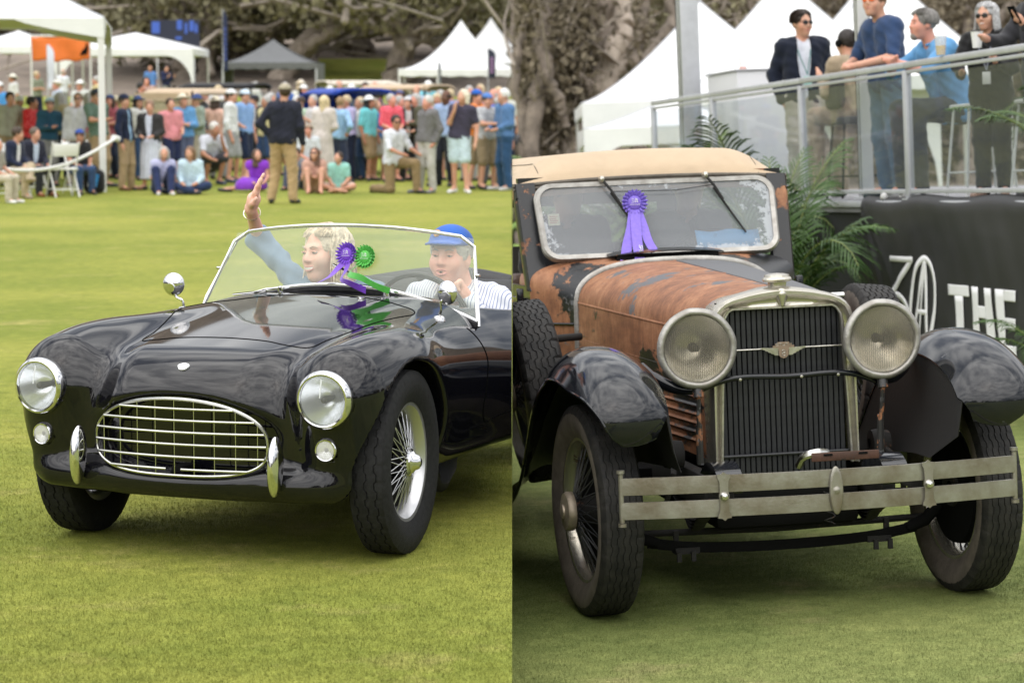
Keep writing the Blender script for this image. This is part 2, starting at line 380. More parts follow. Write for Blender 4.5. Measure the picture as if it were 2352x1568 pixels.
def rosette(name, label, M, col, dark, R=.046, streamers=(), scale=1, letters=True):
    """pleated award rosette: two pleated rings, a printed button and tails"""
    t = thing(name, label, 'rosette', M)
    mf = mat(name + '_satin_%02x%02x%02x' % tuple(int(255 * c) for c in col), col, .45, 0, var=.1, vscale=60, sheen=.3, spec=.4)
    for ring, (r0, r1, n, z) in enumerate([(.6 * R, R, 20, 0.0), (.5 * R, .82 * R, 18, .007)]):
        V = []; F = []
        for k in range(n * 4):
            a = 2 * math.pi * k / (n * 4); ph = k % 4; dz = (0, .010, .010, 0)[ph] * (R / .046); da = (0, .0, .09, .09)[ph] * 0
            for r in (r0, (r0 + r1) / 2, r1):
                f = (r - r0) / (r1 - r0); r2 = r * (1 + .05 * f * (1 if ph in (1, 2) else -1)); V.append((r2 * math.cos(a), r2 * math.sin(a), z + dz * (.2 + f) + .004 * f))
        m = n * 4
        for k in range(m):
            for i in range(2): F.append((k * 3 + i, k * 3 + i + 1, ((k + 1) % m) * 3 + i + 1, ((k + 1) % m) * 3 + i))
        o = link('pleated_ring', mkmesh('pleated_ring', V, F, False), mf, t)
        md = o.modifiers.new('thickness', 'SOLIDIFY'); md.thickness = .001
    b = MB(); b.lathe([(.0001, .016 * R / .046), (.42 * R, .015 * R / .046), (.52 * R, .012 * R / .046), (.55 * R, .006), (.5 * R, .002)], 28); btn = b.build('button', mf, t)
    if letters:
        b = MB(); z = .0162 * R / .046; q = R / .046
        def st(x0, y0, x1, y1, w=.0011): b.tube([(x0 * q, y0 * q, z), (x1 * q, y1 * q, z)], w * q * .6, 4)
        for s in [((-.013, .013), (-.005, .013)), ((-.005, .013), (-.010, .007)), ((-.010, .007), (-.005, .003)), ((-.005, .003), (-.008, -.001)), ((-.008, -.001), (-.013, .0)),
                  ((.001, -.001), (.005, .014)), ((.005, .014), (.009, -.001)), ((.003, .003), (.008, .003)), ((-.001, .0), (.0, .010)), ((.0, .010), (.004, .0145)), ((.004, .0145), (.009, .011)), ((.009, .011), (.0105, .0))]:
            st(*s[0], *s[1])
        for i in range(9): st(-.016 + i * .004, -.009, -.016 + i * .004, -.0055)
        for i in range(0, 9, 2): st(-.016 + i * .004, -.009, -.0135 + i * .004, -.009, .0009)
        b.build('print', mat('white_print', (.8, .8, .8), .6), btn)
    for (pts, wd, wid, c) in streamers:
        V, F = ribbon(pts, wd, wid); mm = mf if c is None else mat('ribbon_%02x%02x%02x' % tuple(int(255 * q) for q in c), c, .4, 0, var=.08, vscale=30, sheen=.3)
        link('tail', mkmesh('tail', V, F, True, None, 50), mm, t)
    return t
# ------------------------------------------------------------------ ground
def grass_mat(name, c1, c2, c3, seed=0):
    m = bpy.data.materials.new(name); m.use_nodes = True; t = m.node_tree; b = t.nodes['Principled BSDF']; L = t.links.new
    tcn = N(t, 'ShaderNodeTexCoord'); mp = N(t, 'ShaderNodeMapping'); mp.inputs['Location'].default_value = (seed, seed * 2, 0); L(tcn.outputs['Object'], mp.inputs[0])
    def noise(sc, det, ro=.6):
        n = N(t, 'ShaderNodeTexNoise', Scale=sc, Detail=det, Roughness=ro); L(mp.outputs[0], n.inputs['Vector']); return n.outputs['Fac']
    def ramp(f, a, b_, c, d):
        r = N(t, 'ShaderNodeValToRGB'); r.color_ramp.elements[0].position = a; r.color_ramp.elements[1].position = b_
        r.color_ramp.elements[0].color = (*c, 1); r.color_ramp.elements[1].color = (*d, 1); L(f, r.inputs[0]); return r.outputs[0]
    def mix(f, a, b_, ty='MIX'):
        n = N(t, 'ShaderNodeMix'); n.data_type = 'RGBA'; n.blend_type = ty
        if isinstance(f, float): n.inputs[0].default_value = f
        else: L(f, n.inputs[0])
        L(a, n.inputs[6]); L(b_, n.inputs[7]); return n.outputs[2]
    big = ramp(noise(.35, 4), .38, .64, c1, c2)
    dry = ramp(noise(1.3, 6, .7), .56, .74, (0, 0, 0), (1, 1, 1))
    rgb = N(t, 'ShaderNodeRGB'); rgb.outputs[0].default_value = (*c3, 1)
    base = mix(dry, big, rgb.outputs[0])
    fine = ramp(noise(125, 5, .85), .30, .70, (.42, .47, .34), (1.55, 1.5, 1.45)); base = mix(1.0, base, fine, 'MULTIPLY')
    mid = ramp(noise(70, 6, .75), .3, .7, (.84, .86, .82), (1.13, 1.12, 1.12)); base = mix(1.0, base, mid, 'MULTIPLY')
    clump = ramp(noise(9, 6, .7), .32, .68, (.74, .78, .72), (1.2, 1.18, 1.15)); base = mix(1.0, base, clump, 'MULTIPLY')
    L(base, b.inputs['Base Color']); b.inputs['Roughness'].default_value = .85; b.inputs['Specular IOR Level'].default_value = .12
    bp = N(t, 'ShaderNodeBump', Strength=.55, Distance=.012); L(noise(260, 3), bp.inputs['Height']); L(bp.outputs[0], b.inputs['Normal'])
    return m
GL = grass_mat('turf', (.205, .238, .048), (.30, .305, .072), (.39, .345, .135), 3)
GR = grass_mat('turf_dull', (.175, .212, .075), (.25, .272, .105), (.34, .31, .16), 11)  # base colour of the right lawn, a duller green than the left
def plot(name, frame, side, m, far=320):
    """lawn sheet on one side of the camera's central plane, finely cut near the cars"""
    xs = [0, 1, 2, 4, 8, 16, 40, 120, 320]; ys = [-260, -80, -20, -6, 0, 4, 6, 8, 10, 12, 14, 18, 24, 32, 44, 60, 90, 140, 320]
    Fi = frame.inverted(); V = []; F = []
    for y in ys:
        for i, x in enumerate(xs):
            p = Vector((side * x, y, 0))
            # height of the plot's own plane above world (x,y)
            n = frame.to_3x3() @ Vector((0, 0, 1)); c = frame.translation
            p.z = c.z - (n.x * (p.x - c.x) + n.y * (p.y - c.y)) / n.z
            V.append(p)
    nx = len(xs)
    for j in range(len(ys) - 1):
        for i in range(nx - 1):
            q = (j * nx + i, j * nx + i + 1, (j + 1) * nx + i + 1, (j + 1) * nx + i); F.append(q if side > 0 else q[::-1])
    o = link(name, mkmesh(name, V, F, True), m); return setp(o, kind='structure')
setp(plot('lawn', WL, -1, GL), 'bright green mown lawn on the left')
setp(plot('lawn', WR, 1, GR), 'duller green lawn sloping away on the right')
# short grass bank where the two lawns meet
n_ = WR.to_3x3() @ Vector((0, 0, 1)); c_ = WR.translation
V = []; F = []
for y in (-260, -20, 0, 6, 10, 14, 20, 40, 90, 320):
    zr = c_.z - (n_.x * (-c_.x) + n_.y * (y - c_.y)) / n_.z
    V += [(0, y, 0), (0.0005, y, zr)]
for i in range(9): F.append((2 * i, 2 * i + 1, 2 * i + 3, 2 * i + 2))
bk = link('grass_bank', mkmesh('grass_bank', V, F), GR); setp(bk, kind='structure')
def blades(name, frame, side, n, m, seed):
    """short mown blades in front of and around the cars, each a slim three-sided spike"""
    r = np.random.default_rng(seed)
    y = 6.6 + 8.4 * r.random(n)**1.5; q = r.random(n); x = np.where(q < .78, r.random(n) * (y * .205 + .05), (y * .205 + .05) + 2.4 * r.random(n)**2.2) * side
    nn = frame.to_3x3() @ Vector((0, 0, 1)); c = frame.translation
    z = c.z - (nn.x * (x - c.x) + nn.y * (y - c.y)) / nn.z
    h = (.005 + .010 * r.random(n)) * np.clip((15.2 - y) / 4, .25, 1) * np.clip((y - 6.4) / .8, .3, 1); a = r.random(n) * 6.283; wd = .0010 + .0008 * r.random(n); lean = 1.2 * (r.random((n, 2)) - .5) * h[:, None]
    P = np.stack([x, y, z], 1); ring = [P + np.stack([np.cos(a + q) * wd, np.sin(a + q) * wd, 0 * wd], 1) for q in (0, 2.094, 4.189)]
    V = np.stack(ring + [P + np.stack([lean[:, 0], lean[:, 1], h], 1)], 1).reshape(-1, 3); k = 4 * np.arange(n)[:, None]
    F = np.concatenate([k + [0, 1, 3], k + [1, 2, 3], k + [2, 0, 3]])
    up = np.tile(np.array(nn), (4 * n, 1)); side_n = np.stack([np.stack([np.cos(a + q), np.sin(a + q), 0 * a], 1) for q in (0, 2.094, 4.189)] + [np.zeros((n, 3))], 1).reshape(-1, 3)
    o = link(name, mkmesh(name, V, F, True, up + .22 * side_n), m); return setp(o, kind='stuff')
setp(blades('grass', WL, -1, 150000, GL, 5), 'short mown grass blades of the left lawn', 'grass')
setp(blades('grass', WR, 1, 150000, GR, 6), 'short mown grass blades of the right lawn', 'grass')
TRIM_LEFT = []; TRIM_RIGHT = []
# ================================================================== black roadster
MC = place(-1.014, 9.301, 0, rad(-22.34))
car = thing('roadster', 'glossy black open roadster with oval grille and two occupants', 'car', MC)
def ab_hw(l): return spline([-.6, -.45, -.3, -.1, .1, .4, .8, 1.4, 2.8], [.34, .365, .395, .435, .485, .545, .57, .58, .56], l)
def ab_zc(l): return spline([-.7, -.38, -.077, .3, .6, .84, 1.0, 1.9, 2.4, 2.9], [.70, .73, .765, .81, .845, .868, .868, .80, .77, .70], l)
def ab_wf(l): return spline([-.7, -.35, -.1, .1, .35, .7, 1.2, 1.8, 2.3, 2.9], [.545, .562, .575, .572, .535, .515, .515, .56, .585, .54], l)
def ab_zf(l): return spline([-.7, -.45, -.3, -.1, .1, .35, .7, 1.0, 1.4, 1.9, 2.3, 2.9], [.72, .75, .772, .797, .805, .797, .772, .735, .70, .77, .80, .70], l)
def roadster_sdf(p):
    w = np.abs(p[0]); l, z = p[1], p[2]
    top = z - (ab_zc(l) - .12 * w * w - .35 * np.maximum(w - .3, 0)**2)
    front = (-.485 + .42 * w * w + .10 * np.maximum(.36 - z, 0) - l)
    core = smax(top, front, .26)
    core = smax(core, w - ab_hw(l) - .02 * np.clip((.6 - z) / .3, -1, 1), .16)
    core = smax(core, .235 + .05 * np.clip(l, 0, 1) - z, .07)
    r = .168
    wf, zf = ab_wf(l), ab_zf(l)
    tuck = .10 * (np.maximum(.55 - z, 0) / .3)**2 * np.clip((l + .30) / .45, .12, 1)
    lf = -.268 + .035 * np.clip((.60 - z) / .25, 0, 1)
    u = w - wf + np.where(w > wf, tuck, 0)
    dz = np.maximum(z - (zf - r), 0); dl = np.maximum(lf - l, 0) * 1.0
    fen = np.sqrt(u * u + dz * dz + dl * dl + 1e-8) - r
    fen = smax(fen, .245 + .045 * np.clip(l * 3, 0, 1) - z, .06)
    d = smin(core, fen, .13)
    # moulded lower valance
    q = -.395 + .30 * np.maximum(w - .2, 0)**2 * 1.2
    pan = np.sqrt(((l - q) / 1.0)**2 + ((z - .283) / .95)**2 + np.maximum(w - .56, 0)**2) - .055
    d = smin(d, pan, .045)
    # wheel arch, grille mouth, cockpit
    arch = np.maximum(np.sqrt(l * l + (z - .335)**2) - .362, .49 - w)
    d = smax(d, -arch, .02)
    rear = np.maximum(np.sqrt((l - 2.286)**2 + (z - .335)**2) - .362, .49 - w)
    d = smax(d, -rear, .02)
    q_ = np.where(z > .43, 2.15, 3.2); m = (np.abs(w / .352)**q_ + (np.where(z > .43, (z - .43) / .158, (.43 - z) / .126))**q_)**(1 / q_) - 1
    d = smax(d, -np.maximum(m * .14, l + .33), .03)
    d = np.maximum(d, -np.maximum(np.sqrt((w - .573)**2 + (z - .60)**2) - .089, l + .30))      # headlamp and side lamp buckets
    d = np.maximum(d, -np.maximum(np.sqrt((w - .572)**2 + (z - .424)**2) - .034, l + .36))
    ck = np.maximum(np.maximum(np.abs(l - 1.43) - .50, w - .50 + .06 * np.abs(l - 1.4)), .42 - z)
    d = smax(d, -ck, .05)
    return np.maximum(d, l - 2.75)
hv = .0125
Vb, Fb, Nb = nets(roadster_sdf, (-.02, -.62, .16), (.82, 2.8, .95), hv, 3)
# mirror: keep w >= 0 half, snap the seam
keep = np.all(Vb[Fb][:, :, 0] > -.004, axis=1)
Fh = Fb[keep]; Vb[:, 0] = np.where(np.abs(Vb[:, 0]) < hv * .75, 0, Vb[:, 0])
def rest(side, V, F, n):
    if side > 0: return V, F, n
    V2 = V * [-1, 1, 1]; n2 = n * [-1, 1, 1]; return V2, F[:, ::-1], n2
def in_poly(x, y, poly):
    c = np.zeros(len(x), bool); n = len(poly)
    for i in range(n):
        (x0, y0), (x1, y1) = poly[i], poly[(i + 1) % n]
        c ^= ((y0 > y) != (y1 > y)) & (x < (x1 - x0) * (y - y0) / (y1 - y0 + 1e-12) + x0)
    return c
BON = curve3([(0, -.085, 0), (.18, -.098, 0), (.29, -.125, 0), (.333, -.105, 0), (.365, .03, 0), (.415, .22, 0), (.468, .40, 0), (.485, .50, 0), (.462, .565, 0), (.35, .66, 0), (.2, .715, 0), (0, .735, 0)], 90)[:, :2]
DOORL = curve3([(.64, .80), (.725, .745), (.765, .66), (.752, .52), (.742, .435), (.785, .385), (.9, .392), (1.15, .40), (1.5, .40), (1.56, .46), (1.56, .80)], 90)
cen = Vb[Fh].mean(1)
isb = in_poly(cen[:, 0], cen[:, 1], [tuple(p) for p in BON] + [(-.01, .735), (-.01, -.085)]) & (cen[:, 2] > .66) & (np.abs(Nb[Fh].mean(1)[:, 2]) > .3)
isd = in_poly(cen[:, 1], cen[:, 2], [tuple(p) for p in DOORL]) & (cen[:, 0] > .54)
def part_mesh(name, masks, m):
    Vs, Fs, Ns = [], [], []; off = 0
    for side, mask in masks:
        f = Fh[mask]; v, f, n = rest(side, Vb, f, Nb); Vs.append(v); Fs.append(f + off); Ns.append(n); off += len(v)
    V = np.concatenate(Vs); F = np.concatenate(Fs); n = np.concatenate(Ns)
    u, inv = np.unique(F, return_inverse=True); V, n, F = V[u], n[u], inv.reshape(F.shape)
    return link(name, mkmesh(name, V, F, True, n), m, car)
isin = (cen[:, 1] > .92) & (cen[:, 1] < 1.95) & (cen[:, 0] < .52) & (cen[:, 2] < .78) & ~isd
part_mesh('body', [(1, ~isb & ~isd), (-1, ~isb & ~isd)], M_BLACK)
part_mesh('bonnet', [(1, isb), (-1, isb)], M_BLACK)
part_mesh('door', [(1, isd)], M_BLACK); part_mesh('door', [(-1, isd)], M_BLACK)
def proj_top(w_, l_, z0=1.0):
    z = np.full(len(w_), z0)
    for _ in range(60):
        d = roadster_sdf((np.asarray(w_), np.asarray(l_), z)); z = z - np.clip(d, -.05, .05) * .8
    return z
def proj_side(l_, z_, w0=.9):
    x = np.full(len(l_), w0)
    for _ in range(60):
        d = roadster_sdf((x, np.asarray(l_), np.asarray(z_))); x = x - np.clip(d, -.05, .05) * .8
    return x
for s in (1, -1):
    pass
bz = proj_top(BON[:, 0], BON[:, 1])
loop = [(x, y, z - .0005) for (x, y), z in zip(BON, bz)] + [(-x, y, z - .0005) for (x, y), z in list(zip(BON, bz))[::-1][1:-1]]
MB().tube(loop, .0028, 5, closed=True).build('bonnet_shut_line', M_SEAM, car)
dx = proj_side(DOORL[:, 0], DOORL[:, 1])
for s in (1, -1):
    pts = [(s * (x), l, z) for x, (l, z) in zip(dx, DOORL) if z < .755]
    MB().tube(pts, .0028, 5).build('door_shut_line', M_SEAM, car)
# wheel wells
for s in (1, -1):
    aa = np.linspace(rad(8), rad(172), 24); G = np.array([[(s * x_, r_ * math.cos(a), .335 + r_ * math.sin(a)) for a in aa] for (x_, r_) in ((.47, .05), (.47, .366), (.66, .366))])
    V, F = sheet(G, .003); link('wheel_well', mkmesh('wheel_well', V, F, True, None, 50), M_DARK, car)
# grille
gm = MB()
def gl(w_): return -.462 + .42 * w_ * w_
ring = []
for k in range(72):
    a = 2 * math.pi * k / 72; c, s_ = math.cos(a), math.sin(a); q = 2.15 if s_ > 0 else 3.2
    x = .346 * math.copysign(abs(c)**(2 / q), c); z = .43 + (.152 if s_ > 0 else .120) * math.copysign(abs(s_)**(2 / q), s_); ring.append((x, gl(x) - .004, z))
MB().tube(ring, .0062, 8, closed=True).build('grille_surround', M_GRILLE, car)
def gh(w_, up): q = 2.15 if up else 3.2; return (.152 if up else .120) * max(0, 1 - abs(w_ / .346)**q)**(1 / q)
def gw(z_): q = 2.15 if z_ > .43 else 3.2; return .346 * max(0, 1 - abs((z_ - .43) / (.152 if z_ > .43 else .120))**q)**(1 / q)
for z in (.548, .507, .465, .422, .378, .334):
    W = gw(z) - .003
    if z == .334: segs = [(-W, -.03), (.03, W)]
    else: segs = [(-W, W)]
    for (a, c) in segs:
        b = MB(); b.tube([(x, gl(x) - .012, z) for x in np.linspace(a, c, 15)], .0046, 6, flat=(.7, 1)); b.build('grille_bar', M_GRILLE, car)
for i in range(9):
    x = -.31 + i * .0775; Hu, Hd = gh(x, True) - .002, gh(x, False) - .002
    b = MB(); b.tube([(x, gl(x) - .003, .43 + z) for z in np.linspace(-Hd, Hu, 5)], .0024, 5); b.build('grille_bar', M_GRILLE, car)
b = MB(); b.box((0, -.30, .446), (.76, .02, .31)); b.build('radiator_core', M_DARK, car)
b = MB(); b.box((.0, -.40, .325), (.05, .10, .035), bev=.008); b.build('starting_handle_bracket', M_DARK, car)
# headlamps, side lamps
def proj_front(w_, z_, l0=-.62):
    l = l0
    for _ in range(80): l += float(np.clip(roadster_sdf((np.array([w_]), np.array([l]), np.array([z_])))[0], -.03, .03)) * .7
    return l
for s in (1, -1):
    hl = sub('headlight', car, T(s * .573, proj_front(.573, .692) - .022, .600) @ aim((s * .06, -1, -.02)))
    b = MB(); b.lathe([(.080, -.07), (.100, -.03), (.103, 0), (.1035, .012), (.099, .024), (.092, .030), (.0865, .029), (.0845, .022), (.085, .012)], 48); b.build('rim', M_CHROME, hl)
    b = MB(); b.lathe([(.0001, -.072), (.02, -.068), (.045, -.052), (.07, -.02), (.087, .018)], 40); b.build('reflector', M_REFL, hl)
    b = MB(); b.lathe([(.0001, .052), (.02, .0512), (.04, .047), (.06, .040), (.075, .032), (.0855, .024)], 40); b.build('lens', M_LENS, hl)
    b = MB(); b.lathe([(.0001, .016), (.011, .013), (.014, .0), (.010, -.07)], 16); b.build('bulb', mat('bulb_shield', (.03, .028, .02), .3, .6), hl)
    b = MB(); b.tube([(0, .012, .048), (0, .075, .030)], .0022, 5); b.build('lens_mark', mat('white_print', (.8, .8, .8), .6), hl)
    sl = sub('side_lamp', car, T(s * .572, proj_front(.572, .464) + .002, .424) @ aim((s * .1, -1, 0)))
    b = MB(); b.lathe([(.036, -.03), (.040, 0), (.0405, .008), (.037, .013), (.033, .012), (.032, .006)], 32); b.build('rim', M_CHROME, sl)
    b = MB(); b.lathe([(.0001, .022), (.012, .021), (.024, .017), (.033, .010)], 28); b.build('lens', M_SMALLLENS, sl)
    b = MB(); b.lathe([(.008, -.002), (.033, .006)], 24); b.build('reflector', M_REFL, sl)
    # overrider
    fn = lambda p: ell((p[0], p[1], p[2]), (0, 0, 0), (.026, .042, .107))
    o = sdf_obj('overrider', fn, (-.04, -.06, -.12), (.04, .06, .12), .006, M_CHROME, car, 2, True, T(s * .397, -.462, .362) @ Matrix.Rotation(rad(-4), 4, 'X'))
# bonnet badge
b = MB(); b.prism([(.022 * math.cos(a) * (1 + .12 * math.sin(3 * a)), .017 * math.sin(a)) for a in np.linspace(0, 2 * math.pi, 28, endpoint=False)], .006)
b.build('bonnet_badge', mat('badge_enamel', (.75, .76, .78), .2, .3), car, M=T(0, -.392, float(proj_top([0], [-.392])[0]) - .001) @ Matrix.Rotation(rad(38), 4, 'X'))
for x in (-.02, .075):
    b = MB(); b.lathe([(.0001, .004), (.005, .003), (.006, -.004)], 12); b.build('bolt', M_CHROME, car, M=T(x, -.458, .272) @ aim((0, -1, -.1)))
b = MB(); b.lathe([(.0001, .02), (.016, .018), (.018, .0), (.016, -.04)], 14); b.build('bonnet_catch', M_CHROME, car, M=T(.17, .70, float(proj_top([.17], [.70])[0]) - .012))
# mirrors
for s in (1, -1):
    mz = float(proj_top([s * .555], [.585])[0])
    mr = sub('mirror', car, T(s * .555, .585, mz))
    b = MB(); b.lathe([(.0001, .012), (.016, .010), (.022, .004), (.024, -.01)], 20); b.build('mirror_foot', M_CHROME, mr)
    b = MB(); b.tube(curve3([(0, 0, .008), (s * .012, -.008, .035), (-s * .006 + s * .02, -.015, .062), (s * .035, -.012, .088)] if s > 0 else [(0, 0, .008), (-.004, -.004, .035), (-.03, -.008, .05), (-.04, -.012, .082)], 10), .0055, 8); b.build('mirror_stalk', M_CHROME, mr)
    c = (s * .037, .0, .100) if s > 0 else (-.043, .0, .098)
    fn = lambda p: smax(ell(p, (0, .0, 0), (.045, .028, .047)), p[1] - .004, .006)
    sdf_obj('mirror_head', fn, (-.06, -.05, -.06), (.06, .02, .06), .005, M_CHROME, mr, 2, True, T(*c) @ Matrix.Rotation(rad(-12 * s), 4, 'Z'))
    b = MB(); b.lathe([(.0001, .002), (.018, .001), (.02, -.012)], 16); b.build('mirror_boss', M_CHROME, mr, M=T(c[0], c[1] - .028, c[2] - .012) @ aim((0, -1, -.2)))
# wheels
ty = tyre_mesh('tyre', .333, .150, .215, (-.62, 0, .62), .0045, 264, .0035, .006, .003)
for s in (1, -1):
    M = T(s * .640, .0, .333) @ Matrix.Rotation(rad(6.5), 4, 'Z')
    wire_wheel(car, M, .333, .150, .212, ty, M_SILVER, M_SILVER, [(.022, -.06), (.052, -.06), (.056, -.05), (.046, -.03), (.038, .02), (.046, .052), (.05, .06), (.03, .07)], M_CHROME, s, 40, .0018,
               cap_prof=[(.036, .062), (.040, .070), (.030, .078), (.024, .092), (.012, .100), (.0001, .102)], cap_mat=M_CHROME, hub_r=.047, ho=.052, hi=-.05)
# windscreen
wq = np.linspace(-1, 1, 41)
ws_b = np.stack([.612 * wq, .834 - .012 * wq**2, .893 - .127 * wq**2], 1)
ws_t = np.stack([.526 * wq, .948 + .044 * wq**2, 1.124 - .046 * wq**2], 1)
def lerp(a, b, t): return a + (b - a) * t
ls = [tuple(lerp(ws_b[0], ws_t[0], t)) for t in np.linspace(0, .9, 8)]; rs = [tuple(lerp(ws_b[-1], ws_t[-1], t)) for t in np.linspace(.9, 0, 8)]
ring = ls + [tuple(p) for p in ws_t[2:-2]] + rs
wf_ = sub('windscreen', car)
MB().tube(ring, .0078, 8, flat=(.75, 1)).build('frame', M_CHROME, wf_)
MB().tube([tuple(p) for p in ws_b], .009, 8, flat=(.8, 1)).build('frame', M_CHROME, wf_)
MB().tube([(p[0] * 1.0, p[1] + .004, p[2] - .020) for p in ws_b], .017, 8).build('rubber_gasket', M_RUBBER, wf_)
G = np.stack([lerp(ws_b, ws_t, t) for t in np.linspace(0, 1, 9)], 0)
V, F = sheet(G, .004)
link('pane', mkmesh('pane', V, F, True, None, 50), glassmat('windscreen_glass', .075, (.95, .97, .94), (.78, .82, .76), ior=1.36), wf_)
for s in (1, -1):
    b = MB(); b.tube([(s * .618, .825, .748), (s * .60, .857, .83), (s * .530, .985, 1.050)], .0070, 8); b.build('stanchion', M_CHROME, wf_)
    b = MB(); b.box((s * .575, .915, .94), (.018, .02, .012), bev=.003); b.build('catch', M_CHROME, wf_)
# wipers
def on_ws(u, v, off=.012):
    i = u * 40; a = int(np.clip(math.floor(i), 0, 39)); f_ = i - a; p = lerp(lerp(ws_b[a], ws_b[a + 1], f_), lerp(ws_t[a], ws_t[a + 1], f_), v); return (p[0], p[1] - off, p[2] - off * .4)
for (pu, tipu, tipv, b0, b1) in [(.310, .20, .055, (.115, .10), (.245, .02)), (.690, .52, .30, (.475, .36), (.66, .05))]:
    wp = sub('wiper', car); pv = (lerp(-.612, .612, pu), .800, float(proj_top([lerp(-.612, .612, pu)], [.80])[0]))
    b = MB(); b.lathe([(.0001, .026), (.008, .024), (.011, .010), (.014, 0), (.015, -.012)], 16, T(*pv) @ Matrix.Rotation(rad(20), 4, 'X')); b.build('pivot', M_CHROME, wp)
    tip = on_ws(tipu, tipv, .018); b = MB(); b.tube([(pv[0], pv[1] - .006, pv[2] + .018), tuple(lerp(np.array(pv) + [0, -.012, .028], np.array(tip), .5)), tip], [.0036, .003, .0022], 6); b.build('arm', M_CHROME, wp)
    b = MB(); b.tube([on_ws(*b0, .011), on_ws(*b1, .011)], .0042, 6); b.build('blade', M_RUBBER, wp)
    b = MB(); b.tube([on_ws(*b0, .015), on_ws(*b1, .015)], .0022, 6); b.build('blade_holder', M_CHROME, wp)
# cockpit: dash roll, seats, steering wheel, door rolls
b = MB(); b.tube(curve3([(-.50, .98, .745), (-.25, .955, .80), (0, .95, .815), (.25, .955, .80), (.50, .98, .745)], 21), .035, 10); b.build('dash_roll', M_LEATHER, car)
for s in (1, -1):
    fn = lambda p: smin(smax(np.abs(p[0]) - .20, np.sqrt((p[1] / .09)**2 + (p[2] / .28)**2) * .09 - .09, .08), cone(p, (-.14, -.02, -.2), (.14, -.02, -.2), .10, .10), .05)
    sdf_obj('seat_back', fn, (-.26, -.2, -.34), (.26, .2, .34), .018, M_LEATHER, car, 1, True, T(s * .27, 1.80, .58) @ Matrix.Rotation(rad(-14), 4, 'X'))
    b = MB(); b.tube(curve3([(s * .53, .95, .74), (s * .535, 1.2, .705), (s * .535, 1.5, .69), (s * .52, 1.85, .73)], 12), .022, 8); b.build('door_roll', M_LEATHER, car)
SW = T(.215, 1.20, .742) @ Matrix.Rotation(rad(24), 4, 'X') @ aim((0, 1, 0))
sw = sub('steering_wheel', car, SW)
R_ = .195; pts = []
MB().tube([(R_ * math.cos(a), R_ * math.sin(a), 0) for a in np.linspace(0, 2 * math.pi, 64, endpoint=False)], .0125, 8, closed=True).build('rim', mat('dark_wheel_rim', (.02, .02, .022), .35), sw)
for k in range(3):
    a = math.pi / 2 + k * 2.094; b = MB(); b.box((0, 0, 0), (.19, .022, .004), Matrix.Rotation(a, 3, 'Z')); b.V = [(x + .097 * math.cos(a), y + .097 * math.sin(a), z) for x, y, z in b.V]; b.build('spoke', M_SILVER, sw)
b = MB(); b.lathe([(.0001, -.03), (.03, -.02), (.035, 0), (.02, .05), (.02, .3)], 20); b.build('boss', M_LEATHER, sw)
# tonneau behind the seats
b = MB(); b.tube(curve3([(-.5, 1.93, .77), (0, 1.98, .835), (.5, 1.93, .77)], 15), .06, 10); b.build('hood_cover', M_LEATHER, car)
# award rosettes hung on the wiper, tails curling on the bonnet
RP = MC @ T(.030, .872, 1.013) @ aim((-.10, -1, .16), (1, 0, 0))
rosette('rosette', 'purple award rosette on the roadster windscreen, left of the green one', RP, (.17, .05, .52), None, .046,
        [([(0, -.02, .004), (-.026, -.06, .026), (-.044, -.095, .055), (-.075, -.122, .085)], [(1, -.2, 0), (1, -.1, .4), (.9, 0, .6), (1, .2, .5)], .034, None),
         ([(0.01, -.02, .004), (.02, -.07, .04), (.03, -.105, .085), (.09, -.125, .12), (.15, -.150, .09)], [(1, .2, 0), (1, .4, .5), (.5, .6, .6), (.3, .8, .5), (.2, 1, .3)], .028, None)])
GP = MC @ T(.108, .876, 1.004) @ aim((-.06, -1, .16), (1, 0, 0))
rosette('rosette', 'green award rosette on the roadster windscreen, right of the purple one', GP, (.09, .46, .07), None, .046,
        [([(-.01, -.02, .004), (-.045, -.062, .04), (-.02, -.078, .085), (.045, -.092, .11), (.105, -.122, .09), (.15, -.138, .06)], [(1, .3, 0), (.4, 1, .2), (.1, 1, .4), (.2, 1, .4), (.3, 1, .3), (.4, 1, .2)], .026, None),
         ([(-.03, -.03, .004), (-.075, -.095, .05), (-.105, -.112, .07)], [(.7, .7, .2), (.6, 1, .2), (.6, 1, .2)], .026, (.05, .2, .06))])
TRIM_LEFT.append(car)
